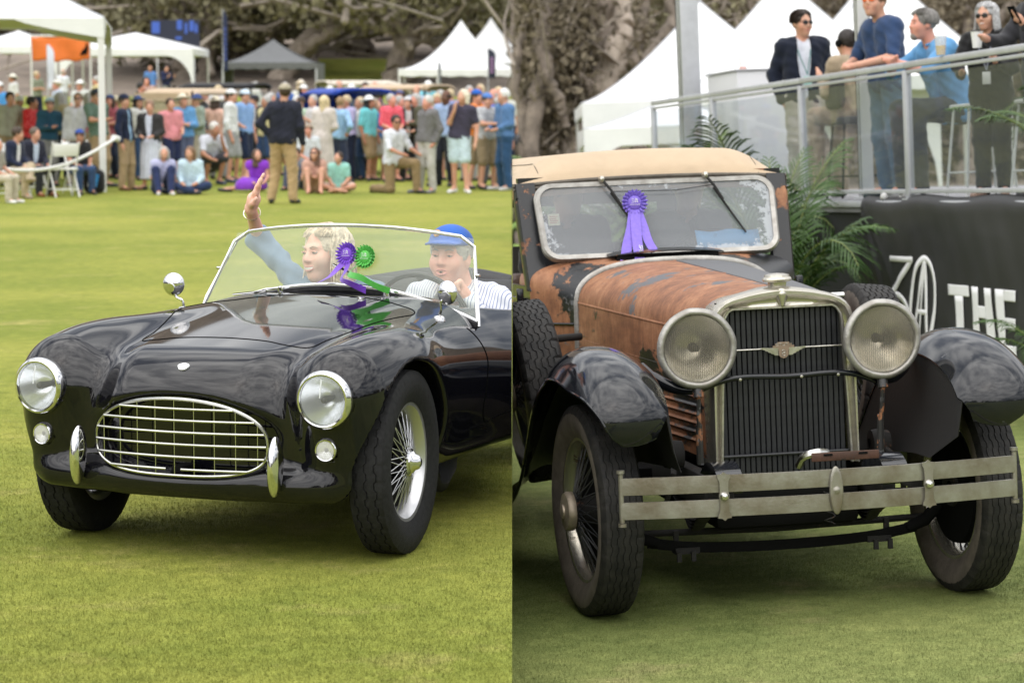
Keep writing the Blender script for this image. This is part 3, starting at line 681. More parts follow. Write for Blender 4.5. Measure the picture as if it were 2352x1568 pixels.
# ================================================================== weathered old tourer on the right
MT = WR @ T(1.0407, 10.2456, 0) @ Matrix.Rotation(rad(8.609), 4, 'Z')
old = thing('vintage_tourer', 'weathered rusty old tourer with tan canvas top and big round headlamps', 'car', MT)
TRIM_RIGHT.append(old)
def rust_mat(name, rust, grey, seed, sc=3.0, stretch=(1, 1, 1), paint=(.010, .011, .013), prough=.28, bumpy=.25, rcol=((.145, .058, .029), (.295, .126, .058), (.45, .225, .115))):
    """old black paint flaking to grey primer and orange rust; rust/grey = share of the surface 0..1"""
    m = bpy.data.materials.new(name); m.use_nodes = True; t = m.node_tree; b = t.nodes['Principled BSDF']; Lk = t.links.new
    tcn = N(t, 'ShaderNodeTexCoord'); mp = N(t, 'ShaderNodeMapping'); mp.inputs['Location'].default_value = (seed, seed * .7, seed * 1.3); mp.inputs['Scale'].default_value = stretch; Lk(tcn.outputs['Object'], mp.inputs[0])
    def noise(s, d=8, r=.62, v=None):
        n = N(t, 'ShaderNodeTexNoise', Scale=s, Detail=float(d), Roughness=r); Lk(v or mp.outputs[0], n.inputs['Vector']); return n.outputs['Fac']
    def step(f, at, wd=.03):
        n = N(t, 'ShaderNodeMapRange'); n.inputs[1].default_value = at - wd; n.inputs[2].default_value = at + wd; Lk(f, n.inputs[0]); return n.outputs[0]
    def mixc(f, a, c):
        n = N(t, 'ShaderNodeMix'); n.data_type = 'RGBA'; Lk(f, n.inputs[0])
        for s, v in ((6, a), (7, c)):
            if isinstance(v, tuple): n.inputs[s].default_value = (*v, 1)
            else: Lk(v, n.inputs[s])
        return n.outputs[2]
    q = lambda share: .5 + .17 * (1 - 2 * share) * 1.35
    mp2 = N(t, 'ShaderNodeMapping'); mp2.inputs['Scale'].default_value = (9, 9, 1.2); Lk(tcn.outputs['Object'], mp2.inputs[0])
    rc = N(t, 'ShaderNodeValToRGB'); e = rc.color_ramp.elements; e[0].position = .3; e[0].color = (*rcol[0], 1); e[1].position = .7; e[1].color = (*rcol[2], 1); k = e.new(.5); k.color = (*rcol[1], 1); Lk(noise(6, 9, .7), rc.inputs[0])
    st = N(t, 'ShaderNodeMix'); st.data_type = 'RGBA'; st.blend_type = 'MULTIPLY'; st.inputs[0].default_value = .55
    sr = N(t, 'ShaderNodeValToRGB'); sr.color_ramp.elements[0].position = .35; sr.color_ramp.elements[1].position = .62; sr.color_ramp.elements[0].color = (.45, .4, .38, 1); Lk(noise(5, 6, .7, mp2.outputs[0]), sr.inputs[0])
    Lk(rc.outputs[0], st.inputs[6]); Lk(sr.outputs[0], st.inputs[7])
    gr = step(noise(sc * 1.6, 10, .66), q(grey), .012); ru = step(noise(sc, 11, .68), q(rust), .012)
    c1 = mixc(ru, paint, st.outputs[2]); c2 = mixc(gr, c1, (.105, .108, .115))
    Lk(c2, b.inputs['Base Color'])
    mxr = N(t, 'ShaderNodeMath', operation='MAXIMUM'); Lk(gr, mxr.inputs[0]); Lk(ru, mxr.inputs[1])
    rr = N(t, 'ShaderNodeMapRange'); rr.inputs[3].default_value = prough; rr.inputs[4].default_value = .62; Lk(mxr.outputs[0], rr.inputs[0]); Lk(rr.outputs[0], b.inputs['Roughness'])
    bp = N(t, 'ShaderNodeBump', Strength=bumpy, Distance=.004); Lk(noise(40, 8, .7), bp.inputs['Height']); bp2 = N(t, 'ShaderNodeBump', Strength=.35, Distance=.002); bp2.invert = True; Lk(mxr.outputs[0], bp2.inputs['Height']); Lk(bp.outputs[0], bp2.inputs['Normal']); Lk(bp2.outputs[0], b.inputs['Normal'])
    MATS[name] = m; return m
R_HOOD = rust_mat('rusted_hood', .84, .32, 4.1, 2.2)
R_HOOD2 = rust_mat('worn_grey_hood', .25, .75, 9.0, 2.0, paint=(.05, .052, .056))
R_SIDE = rust_mat('rusted_hood_side', .58, .12, 2.0, 2.8, (1, .6, 1.4))
R_BODY = rust_mat('flaking_black_paint', .38, .14, 7.3, 3.6)
R_COWL = rust_mat('half_rusted_cowl', .50, .22, 6.4, 2.8)
R_FEND = rust_mat('scuffed_black_fender', .075, .05, 1.7, 4.5, prough=.085, bumpy=.03, paint=(.009, .010, .013))
R_FRAME = rust_mat('greasy_black_chassis', .24, .02, 5.5, 6, prough=.8, paint=(.012, .011, .010), rcol=((.035, .02, .013), (.065, .032, .02), (.10, .048, .028)))
R_APRON = rust_mat('grimy_apron', .12, .02, 5.5, 5, prough=.7, paint=(.007, .0065, .006), rcol=((.02, .012, .008), (.04, .02, .013), (.07, .033, .02)))
R_NICK = rust_mat('tarnished_nickel', .10, .0, 3.3, 9, prough=.24, paint=(.52, .49, .42), rcol=((.22, .15, .09), (.3, .22, .14), (.36, .27, .18)))
for l_ in R_NICK.node_tree.nodes:
    if l_.type == 'BSDF_PRINCIPLED': l_.inputs['Metallic'].default_value = .85
M_NICK = mat('dull_nickel', (.50, .48, .43), .28, .9, var=.18, vscale=30, bump=.15, bscale=60)
M_BUMP = mat('oxidised_bumper', (.33, .32, .28), .33, .6, col2=(.20, .172, .13), vscale=7, bump=.10, bscale=70)
M_ALU = mat('weathered_aluminium', (.42, .41, .385), .42, .6, col2=(.28, .265, .24), vscale=18, bump=.2, bscale=80)
M_SLAT = mat('black_shutter_paint', (.014, .015, .018), .42, 0, var=.3, vscale=40)
M_CANVAS = mat('tan_canvas', (.48, .37, .255), .9, 0, var=.06, vscale=6, bump=.25, bscale=300, sheen=.2, spec=.1)
M_TRIM = mat('brown_canvas_binding', (.12, .105, .085), .8, 0, var=.2, vscale=30)
M_TAN2 = mat('leather_brown_header', (.42, .26, .14), .6, 0, var=.25, vscale=12, bump=.3, bscale=40)

# --- front and spare wheels
tf = tyre_mesh('tyre', .425, .180, .292, (-.75, -.4, -.05, .3, .65), .003, 320, .0026, .005, .004)
def old_wheel(nm, M, sgn, spare=False, tm=None):
    wl = wire_wheel(old, M, .425, .18, .288, tm or tf, M_SLAT if spare else R_NICK, M_SLAT, [(.03, -.06), (.075, -.06), (.08, -.045), (.06, -.02), (.05, .06), (.06, .085), (.062, .10)], R_FRAME, sgn, 40, .003,
                    [M_RUBBERB, M_WALL], cap_prof=[(.055, .095), (.078, .10), (.080, .12), (.072, .132), (.03, .138), (.028, .145), (.0001, .147)], cap_mat=mat('brown_hub_cap', (.30, .25, .19), .45, .5, var=.2, vscale=30), hub_r=.06, ho=.088, hi=-.05, drum=not spare)
    wl.name = nm; return wl
for s in (1, -1):
    old_wheel('wheel', T(s * .765, 0, .425) @ Matrix.Rotation(rad(4.5), 4, 'Z'), s)
ts = tyre_mesh('tyre', .415, .200, .27, (-.72, -.36, 0, .36, .72), .0075, 240, .004, .007, .010)
for s in (1, -1):
    old_wheel('spare_wheel', T(s * .775, 1.42, .795) @ Matrix.Rotation(rad(-6 if s < 0 else 6), 4, 'Y'), s, True, ts)
# --- fenders
fp = np.array([(-.590, .738), (-.628, .785), (-.628, .860), (-.555, .945), (-.40, 1.020), (-.18, 1.066), (.06, 1.072), (.32, 1.015), (.58, .885), (.82, .70), (1.05, .535), (1.32, .42), (1.65, .37)])
def fender(s):
    n = 64; C = curve3(fp, n); tan = np.gradient(C, axis=0); tan /= np.linalg.norm(tan, axis=1, keepdims=True); nor = np.stack([-tan[:, 1], tan[:, 0]], 1)
    u = np.linspace(-1, 1, 33); G = np.zeros((n, 33, 3)); k = np.linspace(0, 1, n)
    wid = .168 + .012 * np.sin(k * 3.1)
    for i in range(n):
        # spoon-shaped tip: the outer edge sweeps in to the lip, the inner edge ends in a tighter corner
        wo = wid[i] * max(.06, math.sqrt(max(0, 1 - (1 - min(1, k[i] / .25))**2))); wi = wid[i] * (.70 + .30 * min(1, k[i] / .06))
        off = np.where(u > 0, u * wo, u * wi); a_ = np.abs(off) / .165
        dp = .074 * a_**2.3 + .030 * np.clip(off / .165, 0, 1)**5
        nn = nor[i]; w_ = .745 + off
        G[i, :, 0] = s * w_; G[i, :, 1] = C[i, 0] - nn[0] * dp; G[i, :, 2] = C[i, 1] - nn[1] * dp
    if s < 0: G = G[:, ::-1]
    V, F = sheet(G, .006)
    o = link('fender', mkmesh('fender', V, F, True, None, 60), R_FEND, old)
    e = G[:, -1 if s > 0 else 0]; MB().tube([tuple(p) for p in e], .0075, 8).build('fender_bead', R_FEND, o)
    ei = G[:, 0 if s > 0 else -1]
    MB().tube([tuple(p) for p in ei], .005, 6).build('fender_bead', R_FEND, o)
    MB().tube([tuple(p) for p in G[0]], .0075, 8).build('fender_bead', R_FEND, o)
    # inner splash apron down to the chassis
    A = []
    for i in range(3, n - 8):
        p = ei[i]; lo_z = np.interp(p[1], [-.6, -.2, .4, 1.2], [.60, .60, .56, .42]); lo_w = .50
        A.append([p, (p + np.array([s * lo_w, p[1], lo_z])) / 2 + [s * .02, 0, -.02], np.array([s * lo_w, max(p[1], -.40), min(lo_z, p[2])])])
    V, F = sheet(np.array(A), .004); link('splash_apron', mkmesh('splash_apron', V, F, True, None, 60), R_APRON, o)
for s in (1, -1): fender(s)
# --- chassis, axle, springs
for s in (1, -1):
    b = MB(); b.box((s * .36, 1.3, .50), (.06, 3.2, .14), bev=.01)
    b.build('chassis_rail', R_FRAME, old)
    b = MB(); P = curve3([(-.20, .57), (-.32, .625), (-.42, .625), (-.50, .585), (-.53, .55)], 14); tn = np.gradient(P, axis=0); G = np.stack([np.stack([np.full(14, s * (.33 + .05 * a)), P[:, 0], P[:, 1]], 1) for a in (-1, -.5, .5, 1)], 1)
    V, F = sheet(G if s > 0 else G[:, ::-1], .05); b.add(V, F); b.build('dumb_iron', R_FEND, old)
    for j in range(4):
        b = MB(); L_ = .52 - .1 * j; b.tube(curve3([(s * .36, -L_, .50 - .05 * 0 - .012 * j), (s * .36, 0, .36 - .014 * j), (s * .36, L_, .48 - .012 * j)], 13), .025, 6, flat=(1, .25)); b.build('leaf_spring', R_FRAME, old)
    b = MB(); b.tube([(s * .66, .0, .36), (s * .60, .0, .30), (s * .52, 0, .27)], [.024, .026, .022], 10); b.build('stub_axle', M_DARK, old)
    b = MB(); b.box((s * .44, .02, .27), (.02, .02, .09)); b.box((s * .40, .02, .235), (.10, .07, .025)); b.box((s * .44, -.03, .215), (.018, .018, .04)); b.box((s * .38, -.03, .215), (.018, .018, .04)); b.build('spring_clamp', R_FRAME, old)
    b = MB(); b.lathe([(.02, -.04), (.055, -.035), (.06, 0), (.05, .04), (.02, .05)], 20, T(s * .43, .05, .62) @ aim((s, 0, 0))); b.tube([(s * .43, .05, .62), (s * .47, -.12, .56), (s * .50, -.05, .40)], .012, 8); b.build('shock_absorber', R_FRAME, old)
b = MB(); b.tube(curve3([(-.56, 0, .275), (-.40, 0, .25), (-.2, 0, .238), (0, 0, .235), (.2, 0, .238), (.40, 0, .25), (.56, 0, .275)], 17), .024, 6, flat=(.45, 1)); b.build('front_axle', M_DARK, old)
b = MB(); b.tube([(-.62, .10, .30), (.0, .12, .285), (.62, .10, .30)], .014, 8); b.build('tie_rod', R_FRAME, old)
b = MB(); b.box((0, .6, .42), (.6, 1.4, .20), bev=.03); b.build('engine_sump', M_DARK, old)
b = MB(); b.box((0, 2.0, .47), (1.15, 2.6, .05)); b.build('floor_pan', M_DARK, old)
b = MB(); b.tube([(.13 + .02 * math.cos(a * 1.0), .0 - .25 + .02 * math.sin(a), .34 + .006 * a) for a in np.linspace(0, 22, 70)], .003, 5); b.build('return_spring', R_FRAME, old)
# --- radiator shell, shutter slats
def half(pts): return pts + [(-x, z) for x, z in pts[::-1]][1:] if pts[-1][0] == 0 else pts
outl = curve3([(.302, .57), (.302, .85), (.300, 1.08), (.296, 1.15), (.283, 1.200), (.252, 1.232), (.17, 1.262), (.08, 1.280), (0, 1.288)], 34)
inl = np.concatenate([curve3([(.268, .57), (.256, .85), (.245, 1.08), (.243, 1.13), (.238, 1.17), (.222, 1.196)], 22), np.stack([np.linspace(.205, 0, 12), np.full(12, 1.205)], 1)])
def full(h): return np.concatenate([h, (h * [-1, 1])[::-1][1:]])
O, I_ = full(outl), full(inl)
def ringp(P, l, k=1.0, dz=0): return np.stack([P[:, 0] * k, np.full(len(P), l), P[:, 1] + dz], 1)
mid = O * .45 + I_ * .55
G = np.stack([ringp(O, .10, .99, -.004), ringp(O, .02), ringp(O, -.085), ringp(O * .94 + I_ * .06, -.110), ringp(O * .8 + I_ * .2, -.128), ringp(O * .62 + I_ * .38, -.128), ringp(O * .45 + I_ * .55, -.110), ringp(O * .2 + I_ * .8, -.106), ringp(O * .06 + I_ * .94, -.112), ringp(I_, -.110), ringp(I_, -.06)], 0)
rs_ = sub('radiator', old)
b = MB(); b.grid(G); b.build('shell', R_NICK, rs_, sharp=50)
inn = ringp(I_, -.115); MB().tube([tuple(p) for p in inn], .006, 6).build('shell_bead', M_NICK, rs_)
# vertical peak in the middle of the shell and filler cap
fn = lambda p: smin(smin(cone(p, (0, -.115, 1.215), (0, -.108, 1.256), .012, .024), cone(p, (0, -.085, 1.255), (0, -.03, 1.272), .026, .036), .03), cone(p, (-.05, -.08, 1.238), (.05, -.08, 1.238), .012, .012), .03)
sdf_obj('shell_peak', fn, (-.1, -.2, 1.17), (.1, .06, 1.36), .008, R_NICK, rs_, 2, True)
b = MB(); b.lathe([(.036, 1.285), (.038, 1.302), (.056, 1.306), (.060, 1.314), (.056, 1.322), (.052, 1.324), (.050, 1.332), (.03, 1.338), (.0001, 1.340)], 36, T(0, -.045, 0)); b.build('filler_cap', R_NICK, rs_)
ns = 23
sl = MB(); sl.add([(-.0115, .004, 0), (-.0085, -.006, 0), (.0085, -.006, 0), (.0115, .006, 0), (-.0115, .004, 1), (-.0085, -.006, 1), (.0085, -.006, 1), (.0115, .006, 1)], [(0, 1, 5, 4), (1, 2, 6, 5), (2, 3, 7, 6), (0, 4, 7, 3), (4, 5, 6, 7), (3, 2, 1, 0)])
sm = sl.mesh('shutter_slat', False)
for i in range(ns):
    x = -.242 + .484 * i / (ns - 1)
    link('shutter_slat', sm, M_SLAT, rs_, T(x, -.075, .50) @ Matrix.Diagonal((.92, 1, .71, 1)))
b = MB(); b.box((0, -.05, .86), (.52, .02, .74)); b.build('radiator_core', M_DARK, rs_)
b = MB(); b.tube([(-.262, -.092, .615), (.262, -.092, .615)], .007, 8); b.build('shutter_rail', M_SLAT, rs_)
b = MB(); b.tube([(-.25, -.100, 1.040), (.25, -.100, 1.040)], .0038, 8); b.build('badge_rod', M_NICK, rs_)
bd = sub('badge', rs_, T(0, -.108, 1.040) @ Matrix.Rotation(math.pi / 2, 4, 'X'))
b = MB(); b.prism([(-.028, -.002), (-.044, .004), (-.044, .012), (-.034, .012), (-.034, .020), (-.024, .020), (-.024, .026), (.024, .026), (.024, .020), (.034, .020), (.034, .012), (.044, .012), (.044, .004), (.028, -.002), (.020, -.008), (.020, -.026), (.012, -.036), (0, -.040), (-.012, -.036), (-.020, -.026), (-.020, -.008)], .006); b.build('shield', mat('badge_bronze', (.30, .22, .17), .4, .6), bd)
for s in (1, -1):
    for k in range(5):
        b = MB(); y = .0 - .006 * k; x1 = .094 - .012 * k
        b.prism([(s * .022, y + .002), (s * x1, y + .004 + .0015), (s * (x1 - .010), y - .003), (s * .022, y - .0035)][::(1 if s < 0 else -1)], .0065 - .0005 * k); b.build('wing_feather', M_NICK, bd)
def letters(b, txt, x, y, h, w, gap, M, r):
    gl = {'S': [[(1, .9), (.75, 1), (.25, 1), (0, .8), (.15, .58), (.85, .42), (1, .2), (.75, 0), (.25, 0), (0, .1)]], 'T': [[(0, 1), (1, 1)], [(.5, 1), (.5, 0)]], 'U': [[(0, 1), (0, .25), (.2, 0), (.8, 0), (1, .25), (1, 1)]],
          'Z': [[(0, 1), (1, 1), (0, 0), (1, 0)]], '8': [[(.5, .53), (.15, .62), (.1, .85), (.5, 1), (.9, .85), (.85, .62), (.5, .53), (.08, .38), (.05, .12), (.5, 0), (.95, .12), (.92, .38), (.5, .53)]],
          'P': [[(0, 0), (0, 1), (.8, 1), (1, .8), (.8, .5), (0, .5)]], 'E': [[(1, 1), (0, 1), (0, 0), (1, 0)], [(0, .5), (.8, .5)]], 'C': [[(1, .85), (.75, 1), (.25, 1), (0, .75), (0, .25), (.25, 0), (.75, 0), (1, .15)]], 'I': [[(.5, 0), (.5, 1)]], 'A': [[(0, 0), (.5, 1), (1, 0)], [(.2, .38), (.8, .38)]], 'L': [[(0, 1), (0, 0), (1, 0)]]}
    for ch in txt:
        for stq in gl[ch]: b.tube([M @ Vector((x + px * w, y + py * h, 0)) for px, py in stq], r, 4)
        x += w + gap
b = MB(); letters(b, 'STUTZ', -.030, .011, .009, .0085, .0045, T(0, 0, .0068), .0011); b.build('lettering', M_NICK, bd)
b = MB(); letters(b, '8', -.008, -.030, .024, .016, 0, T(0, 0, .0068), .0018); b.build('numeral', M_NICK, bd)
# --- headlamps on their bar
b = MB(); b.tube(curve3([(-.36, -.165, .895), (-.28, -.175, .925), (0, -.175, .932), (.28, -.175, .925), (.36, -.165, .895)], 21), .012, 10); b.build('lamp_bar', R_FEND, old)
for x in (-.20, .05, .2):
    b = MB(); b.lathe([(.0001, .006), (.006, .005), (.007, -.003)], 10, T(x, -.187, .930) @ aim((0, -1, 0))); b.build('bolt', M_NICK, old)
for s in (1, -1):
    hm = sub('headlight', old, T(s * .377, -.20, 1.064) @ aim((s * .02, -1, .0)))
    b = MB(); b.lathe([(.0001, -.20), (.05, -.19), (.10, -.14), (.135, -.07), (.148, 0), (.150, .012)], 40); b.build('bowl', R_FEND, hm)
    V = []; F = []; prof = [(.146, .0), (.158, .004), (.1605, .016), (.155, .028), (.146, .034), (.137, .033), (.133, .026), (.131, .020)]; nn = 96
    for k in range(nn):
        a = 2 * math.pi * k / nn; lob = 1 + .012 * max(0, math.sin(4 * a + .8))**6
        for (r, h) in prof: V.append((r * lob * math.cos(a), r * lob * math.sin(a), h))
    m_ = len(prof)
    for k in range(nn):
        for i in range(m_ - 1): F.append((k * m_ + i, k * m_ + i + 1, ((k + 1) % nn) * m_ + i + 1, ((k + 1) % nn) * m_ + i))
    link('rim', mkmesh('rim', V, F, True, None, 60), M_ALU, hm)
    b = MB(); b.lathe([(.02, -.07), (.07, -.04), (.11, .0), (.131, .022)], 44); b.build('reflector', M_CHROME_D, hm)
    b = MB(); b.lathe([(.0001, .044), (.04, .042), (.08, .036), (.11, .029), (.1335, .024)], 44); ln = b.build('lens', M_LENSOLD, hm)
    for k in range(-15, 16):          # moulded vertical flutes
        x = k * .0075; y = math.sqrt(max(.118**2 - x * x, 0)) ; 
        if y < .02: continue
        zz = lambda yy: .046 - 1.15 * (x * x + yy * yy)
        b = MB(); b.tube([(x, yy, zz(yy)) for yy in np.linspace(-y, y, 7)], .0022, 5); b.build('flute', M_LENSOLD, ln)
    b = MB(); b.lathe([(.0001, .01), (.014, .006), (.016, -.03)], 14); b.build('bulb', M_DARK, hm)
    b = MB(); b.tube([(s * .377, -.20, .912), (s * .377, -.21, .87)], .022, 10); b.tube([(s * .377, -.21, .88), (s * .372, -.18, .72)], [.009, .010], 8); b.tube([(s * .372, -.18, .76), (s * .37, -.17, .60)], [.014, .015], 8); b.build('lamp_post', rust_mat('rusty_post%d' % s, .4, .3, 3 + s, 12, paint=(.03, .03, .03)), old)
    b = MB(); b.tube(curve3([(s * .36, -.165, .895), (s * .43, -.14, .90), (s * .50, -.08, .93), (s * .56, .0, .99)], 10), [.02] * 3 + [.024] * 4 + [.018] * 3, 10); b.build('lamp_bracket', R_FEND, old)
# --- bumper
def bow(w_): return -.60 - .10 * (1 - (w_ / .78)**2)
for z0 in (.582, .490):
    W = np.linspace(-.775, .775, 41); pr = [(-.0335, .003), (-.032, -.003), (0, -.0045), (.032, -.003), (.0335, .003), (.0, .005)]
    G = np.array([[(x, bow(x) + q, z0 + h) for h, q in pr] for x in W])
    b = MB(); b.grid(G, closed_v=True); b.add(G[0], [tuple(range(6))]); b.add(G[-1], [tuple(range(5, -1, -1))]); b.build('bumper_bar', M_BUMP, old, sharp=30)
for s in (1, -1):
    b = MB(); b.tube([(s * .775, bow(.775) + .006, .630), (s * .775, bow(.775) + .006, .445)], .010, 12); b.tube([(s * .775, bow(.775) + .006, .645), (s * .775, bow(.775) + .006, .633)], .016, 10); b.tube([(s * .775, bow(.775) + .006, .443), (s * .775, bow(.775) + .006, .43)], .016, 10); b.build('bumper_bolt', M_BUMP, old)
    cl = sub('bumper_clamp', old, T(s * .40, bow(.40) - .012, .536) @ Matrix.Rotation(math.pi / 2, 4, 'X'))
    b = MB(); b.prism([(0, .092), (.010, .084), (.026, .082), (.024, .070), (.018, .058), (.016, .02), (.020, .0), (.016, -.02), (.018, -.058), (.024, -.070), (.026, -.082), (.010, -.084), (0, -.092), (-.010, -.084), (-.026, -.082), (-.024, -.070), (-.018, -.058), (-.016, -.02), (-.020, 0), (-.016, .02), (-.018, .058), (-.024, .070), (-.026, .082), (-.010, .084)][::-1], .010); b.build('plate', M_BUMP, cl)
    b = MB(); b.lathe([(.016, .010), (.017, .016), (.012, .024), (.0001, .027)], 20); b.build('dome_nut', M_CHROME_D, cl)
    b = MB(); b.box((s * .37, -.50, .54), (.045, .28, .05), bev=.008); b.build('bumper_iron', R_FRAME, old)
md = sub('bumper_medallion', old, T(.03, bow(0) - .012, .536) @ Matrix.Rotation(math.pi / 2, 4, 'X'))
fn = lambda p: smin(smax(np.sqrt((p[0] / .027)**2 + (p[1] / .092)**2) * .027 - .027, np.abs(p[2]) - .008, .008), np.sqrt(p[0]**2 + p[1]**2 + (p[2] * 1.3)**2) - .016, .004)
sdf_obj('medallion', fn, (-.035, -.1, -.02), (.035, .1, .02), .004, M_BUMP, md, 2, True)
b = MB(); b.box((.13, -.50, .640), (.27, .008, .034), Matrix.Rotation(rad(0), 3, 'Y'), bev=.003); b.build('plate_bracket', rust_mat('rusty_bracket', .75, .0, 8, 6, rcol=((.04, .02, .012), (.08, .035, .02), (.11, .05, .03))), old)
b = MB(); b.box((.06, -.506, .648), (.035, .004, .008)); b.box((.20, -.506, .648), (.035, .004, .008)); b.build('bracket_slot', M_DARK, old)
b = MB(); b.tube(curve3([(-.03, -.40, .60), (-.02, -.45, .64), (.03, -.47, .655), (.07, -.45, .65)], 8), .016, 8); b.build('chrome_crank_stub', M_CHROME_D, old)
# --- hood: two top panels, two side panels, louvres
lf_, lr_ = -.02, 1.885
def hood_prof(t, n=40):
    """half profile (w,z) from chassis to centre line, t 0 front .. 1 rear"""
    k = t ** .85
    hw = .290 + (.470 - .290) * k; zb = .60 + .07 * t; zs = 1.085 + .05 * t; zt = 1.276 + .062 * k
    side = np.stack([np.linspace(hw * 1.01, hw, 14), np.linspace(zb, zs, 14)], 1)
    a = np.linspace(0, math.pi / 2, n - 14 + 1)[1:]; e = 2 / 2.7
    top = np.stack([hw * np.cos(a)**e, zs + (zt - zs) * np.sin(a)**e], 1); return np.concatenate([side, top])
tt = np.linspace(0, 1, 30); HP = np.array([[(w_, lf_ + (lr_ - lf_) * t, z_) for w_, z_ in hood_prof(t)] for t in tt])
hood = sub('hood', old)
for s in (1, -1):
    P = HP * [s, 1, 1]; sidep, topp = P[:, :15], P[:, 14:]
    for nm, G, m in (('side_panel', sidep, R_SIDE), ('top_panel', topp, R_HOOD if s < 0 else R_HOOD2)):
        V, F = sheet(G if s < 0 else G[:, ::-1], .004); o = link(nm, mkmesh(nm, V, F, True, None, 60), m, hood)
    MB().tube([tuple(p) for p in P[:, 14] + [s * .001, 0, 0]], .007, 8).build('hinge', R_SIDE, hood)
    MB().tube([tuple(p) for p in P[:, 9] + [s * .001, 0, 0]], .004, 6).build('panel_joint', R_SIDE, hood)
    for j in range(6):                # long pressed louvres low on the side
        i = 1 + j; z_ = .665 + j * .036
        b = MB(); pts = []
        for t in np.linspace(.05, .9, 12):
            pr_ = hood_prof(t); x = np.interp(z_, pr_[:14, 1], pr_[:14, 0]); pts.append((s * (x + .004), lf_ + (lr_ - lf_) * t, z_ + .03 * t))
        b.tube(pts, .012, 6, flat=(1.0, .75)); b.build('louvre', R_SIDE, hood)
MB().tube([tuple(p) for p in HP[:, -1] + [0, 0, .001]], .006, 8).build('hinge', R_BODY, hood)
band = [(x, 1.90, z) for x, z in hood_prof(1.0)] ; band = band + [(-x, y, z) for x, y, z in band[::-1][1:]]
bb = MB(); bb.tube([(x * 1.012, y, z + (.006 if z > 1.2 else 0)) for x, y, z in band], .016, 8, flat=(1.15, .6)); bb.build('hood_band', M_ALU, old)
# --- cowl, door side, pillars
def cowl_prof(t, n=40):
    hw = .472 + (.655 - .472) * t**1.1; zb = .66; zs = 1.12 + .10 * t; zt = 1.338 + .022 * t
    side = np.stack([np.linspace(hw * 1.0, hw, 14), np.linspace(zb, zs, 14)], 1)
    a = np.linspace(0, math.pi / 2, n - 14 + 1)[1:]; e = 2 / (2.7 + .8 * t)
    return np.concatenate([side, np.stack([hw * np.cos(a)**e, zs + (zt - zs) * np.sin(a)**e], 1)])
CP = np.array([[(w_, 1.905 + .27 * t, z_) for w_, z_ in cowl_prof(t)] for t in np.linspace(0, 1, 14)])
for s in (1, -1):
    G = CP * [s, 1, 1]; V, F = sheet(G if s < 0 else G[:, ::-1], .004); link('cowl', mkmesh('cowl', V, F, True, None, 60), R_COWL if s < 0 else R_BODY, old)
    # body side with door, to just past the windscreen pillar
    Y = np.linspace(2.175, 4.3, 16); Z = np.linspace(.62, 1.235, 9)
    G = np.array([[(s * (.655 + .03 * math.sin((y - 2.2) * 1.4)), y, z) for z in Z] for y in Y]); V, F = sheet(G[:, ::-1] if s < 0 else G, .02); link('body_side', mkmesh('body_side', V, F, True, None, 60), R_BODY, old)
    b = MB(); b.tube([(s * .668, 1.92, 1.105), (s * .668, 2.2, 1.13), (s * .69, 2.9, 1.13)] if False else [(s * (np.interp(y, [1.92, 2.175, 2.6, 4.2], [.49, .662, .675, .69])), y, 1.06 + .03 * (y > 2.1)) for y in (1.92, 2.0, 2.1, 2.175, 2.5, 3, 4.2)], .006, 6); b.build('belt_moulding', R_FEND, old)
    for z in (1.02, 1.06, 1.10, 1.14):
        b = MB(); b.tube([(s * .668, 2.28, z + .03), (s * .69, 3.2, z + .03)], .009, 6); b.build('side_louvre', R_FEND, old)
    # pillar
    b = MB(); G = []
    for t in np.linspace(0, 1, 8):
        y0 = 2.175 + .195 * t; z = 1.215 + .52 * t; wo = .668 + .022 * t - .0; wi = .565 + .02 * t
        G.append([(s * wo, y0 + .07, z), (s * wo, y0 + .01, z), (s * (wo - .012), y0 - .012, z), (s * wi, y0 - .008, z + .004), (s * wi, y0 + .05, z)])
    b.grid(np.array(G)[:, ::-s], closed_v=True); b.build('windscreen_pillar', R_BODY, old, sharp=45)
    for z in (1.66, 1.62):
        b = MB(); b.lathe([(.0001, .003), (.008, .002), (.009, -.004)], 10, T(s * .676, 2.335, z) @ aim((s * .5, -1, 0))); b.build('screw', M_DARK, old)
    b = MB(); b.box((s * .70, 2.23, 1.19), (.035, .03, .075), bev=.006); b.build('door_hinge', R_FEND, old)
# open ventilator in front of the windscreen
vt = sub('cowl_ventilator', old)
b = MB(); G = np.array([[(x, 2.02 + .03 * t + .05 * (x / .27)**2, 1.348 + .028 * t - .05 * (x / .5)**2) for x in np.linspace(-.27, .27, 15)] for t in np.linspace(0, 1, 4)]); V, F = sheet(G, .004)
G2 = np.array([[(x, 2.00 + .12 * t + .04 * (x / .27)**2, 1.384 + .01 * t - .055 * (x / .5)**2) for x in np.linspace(-.28, .28, 15)] for t in np.linspace(0, 1, 4)]); V2, F2 = sheet(G2, .005)
b.add(V2, F2); b.build('lid', R_BODY, vt)
b = MB(); b.box((0, 2.06, 1.350), (.50, .06, .05)); b.build('opening', M_DARK, vt)
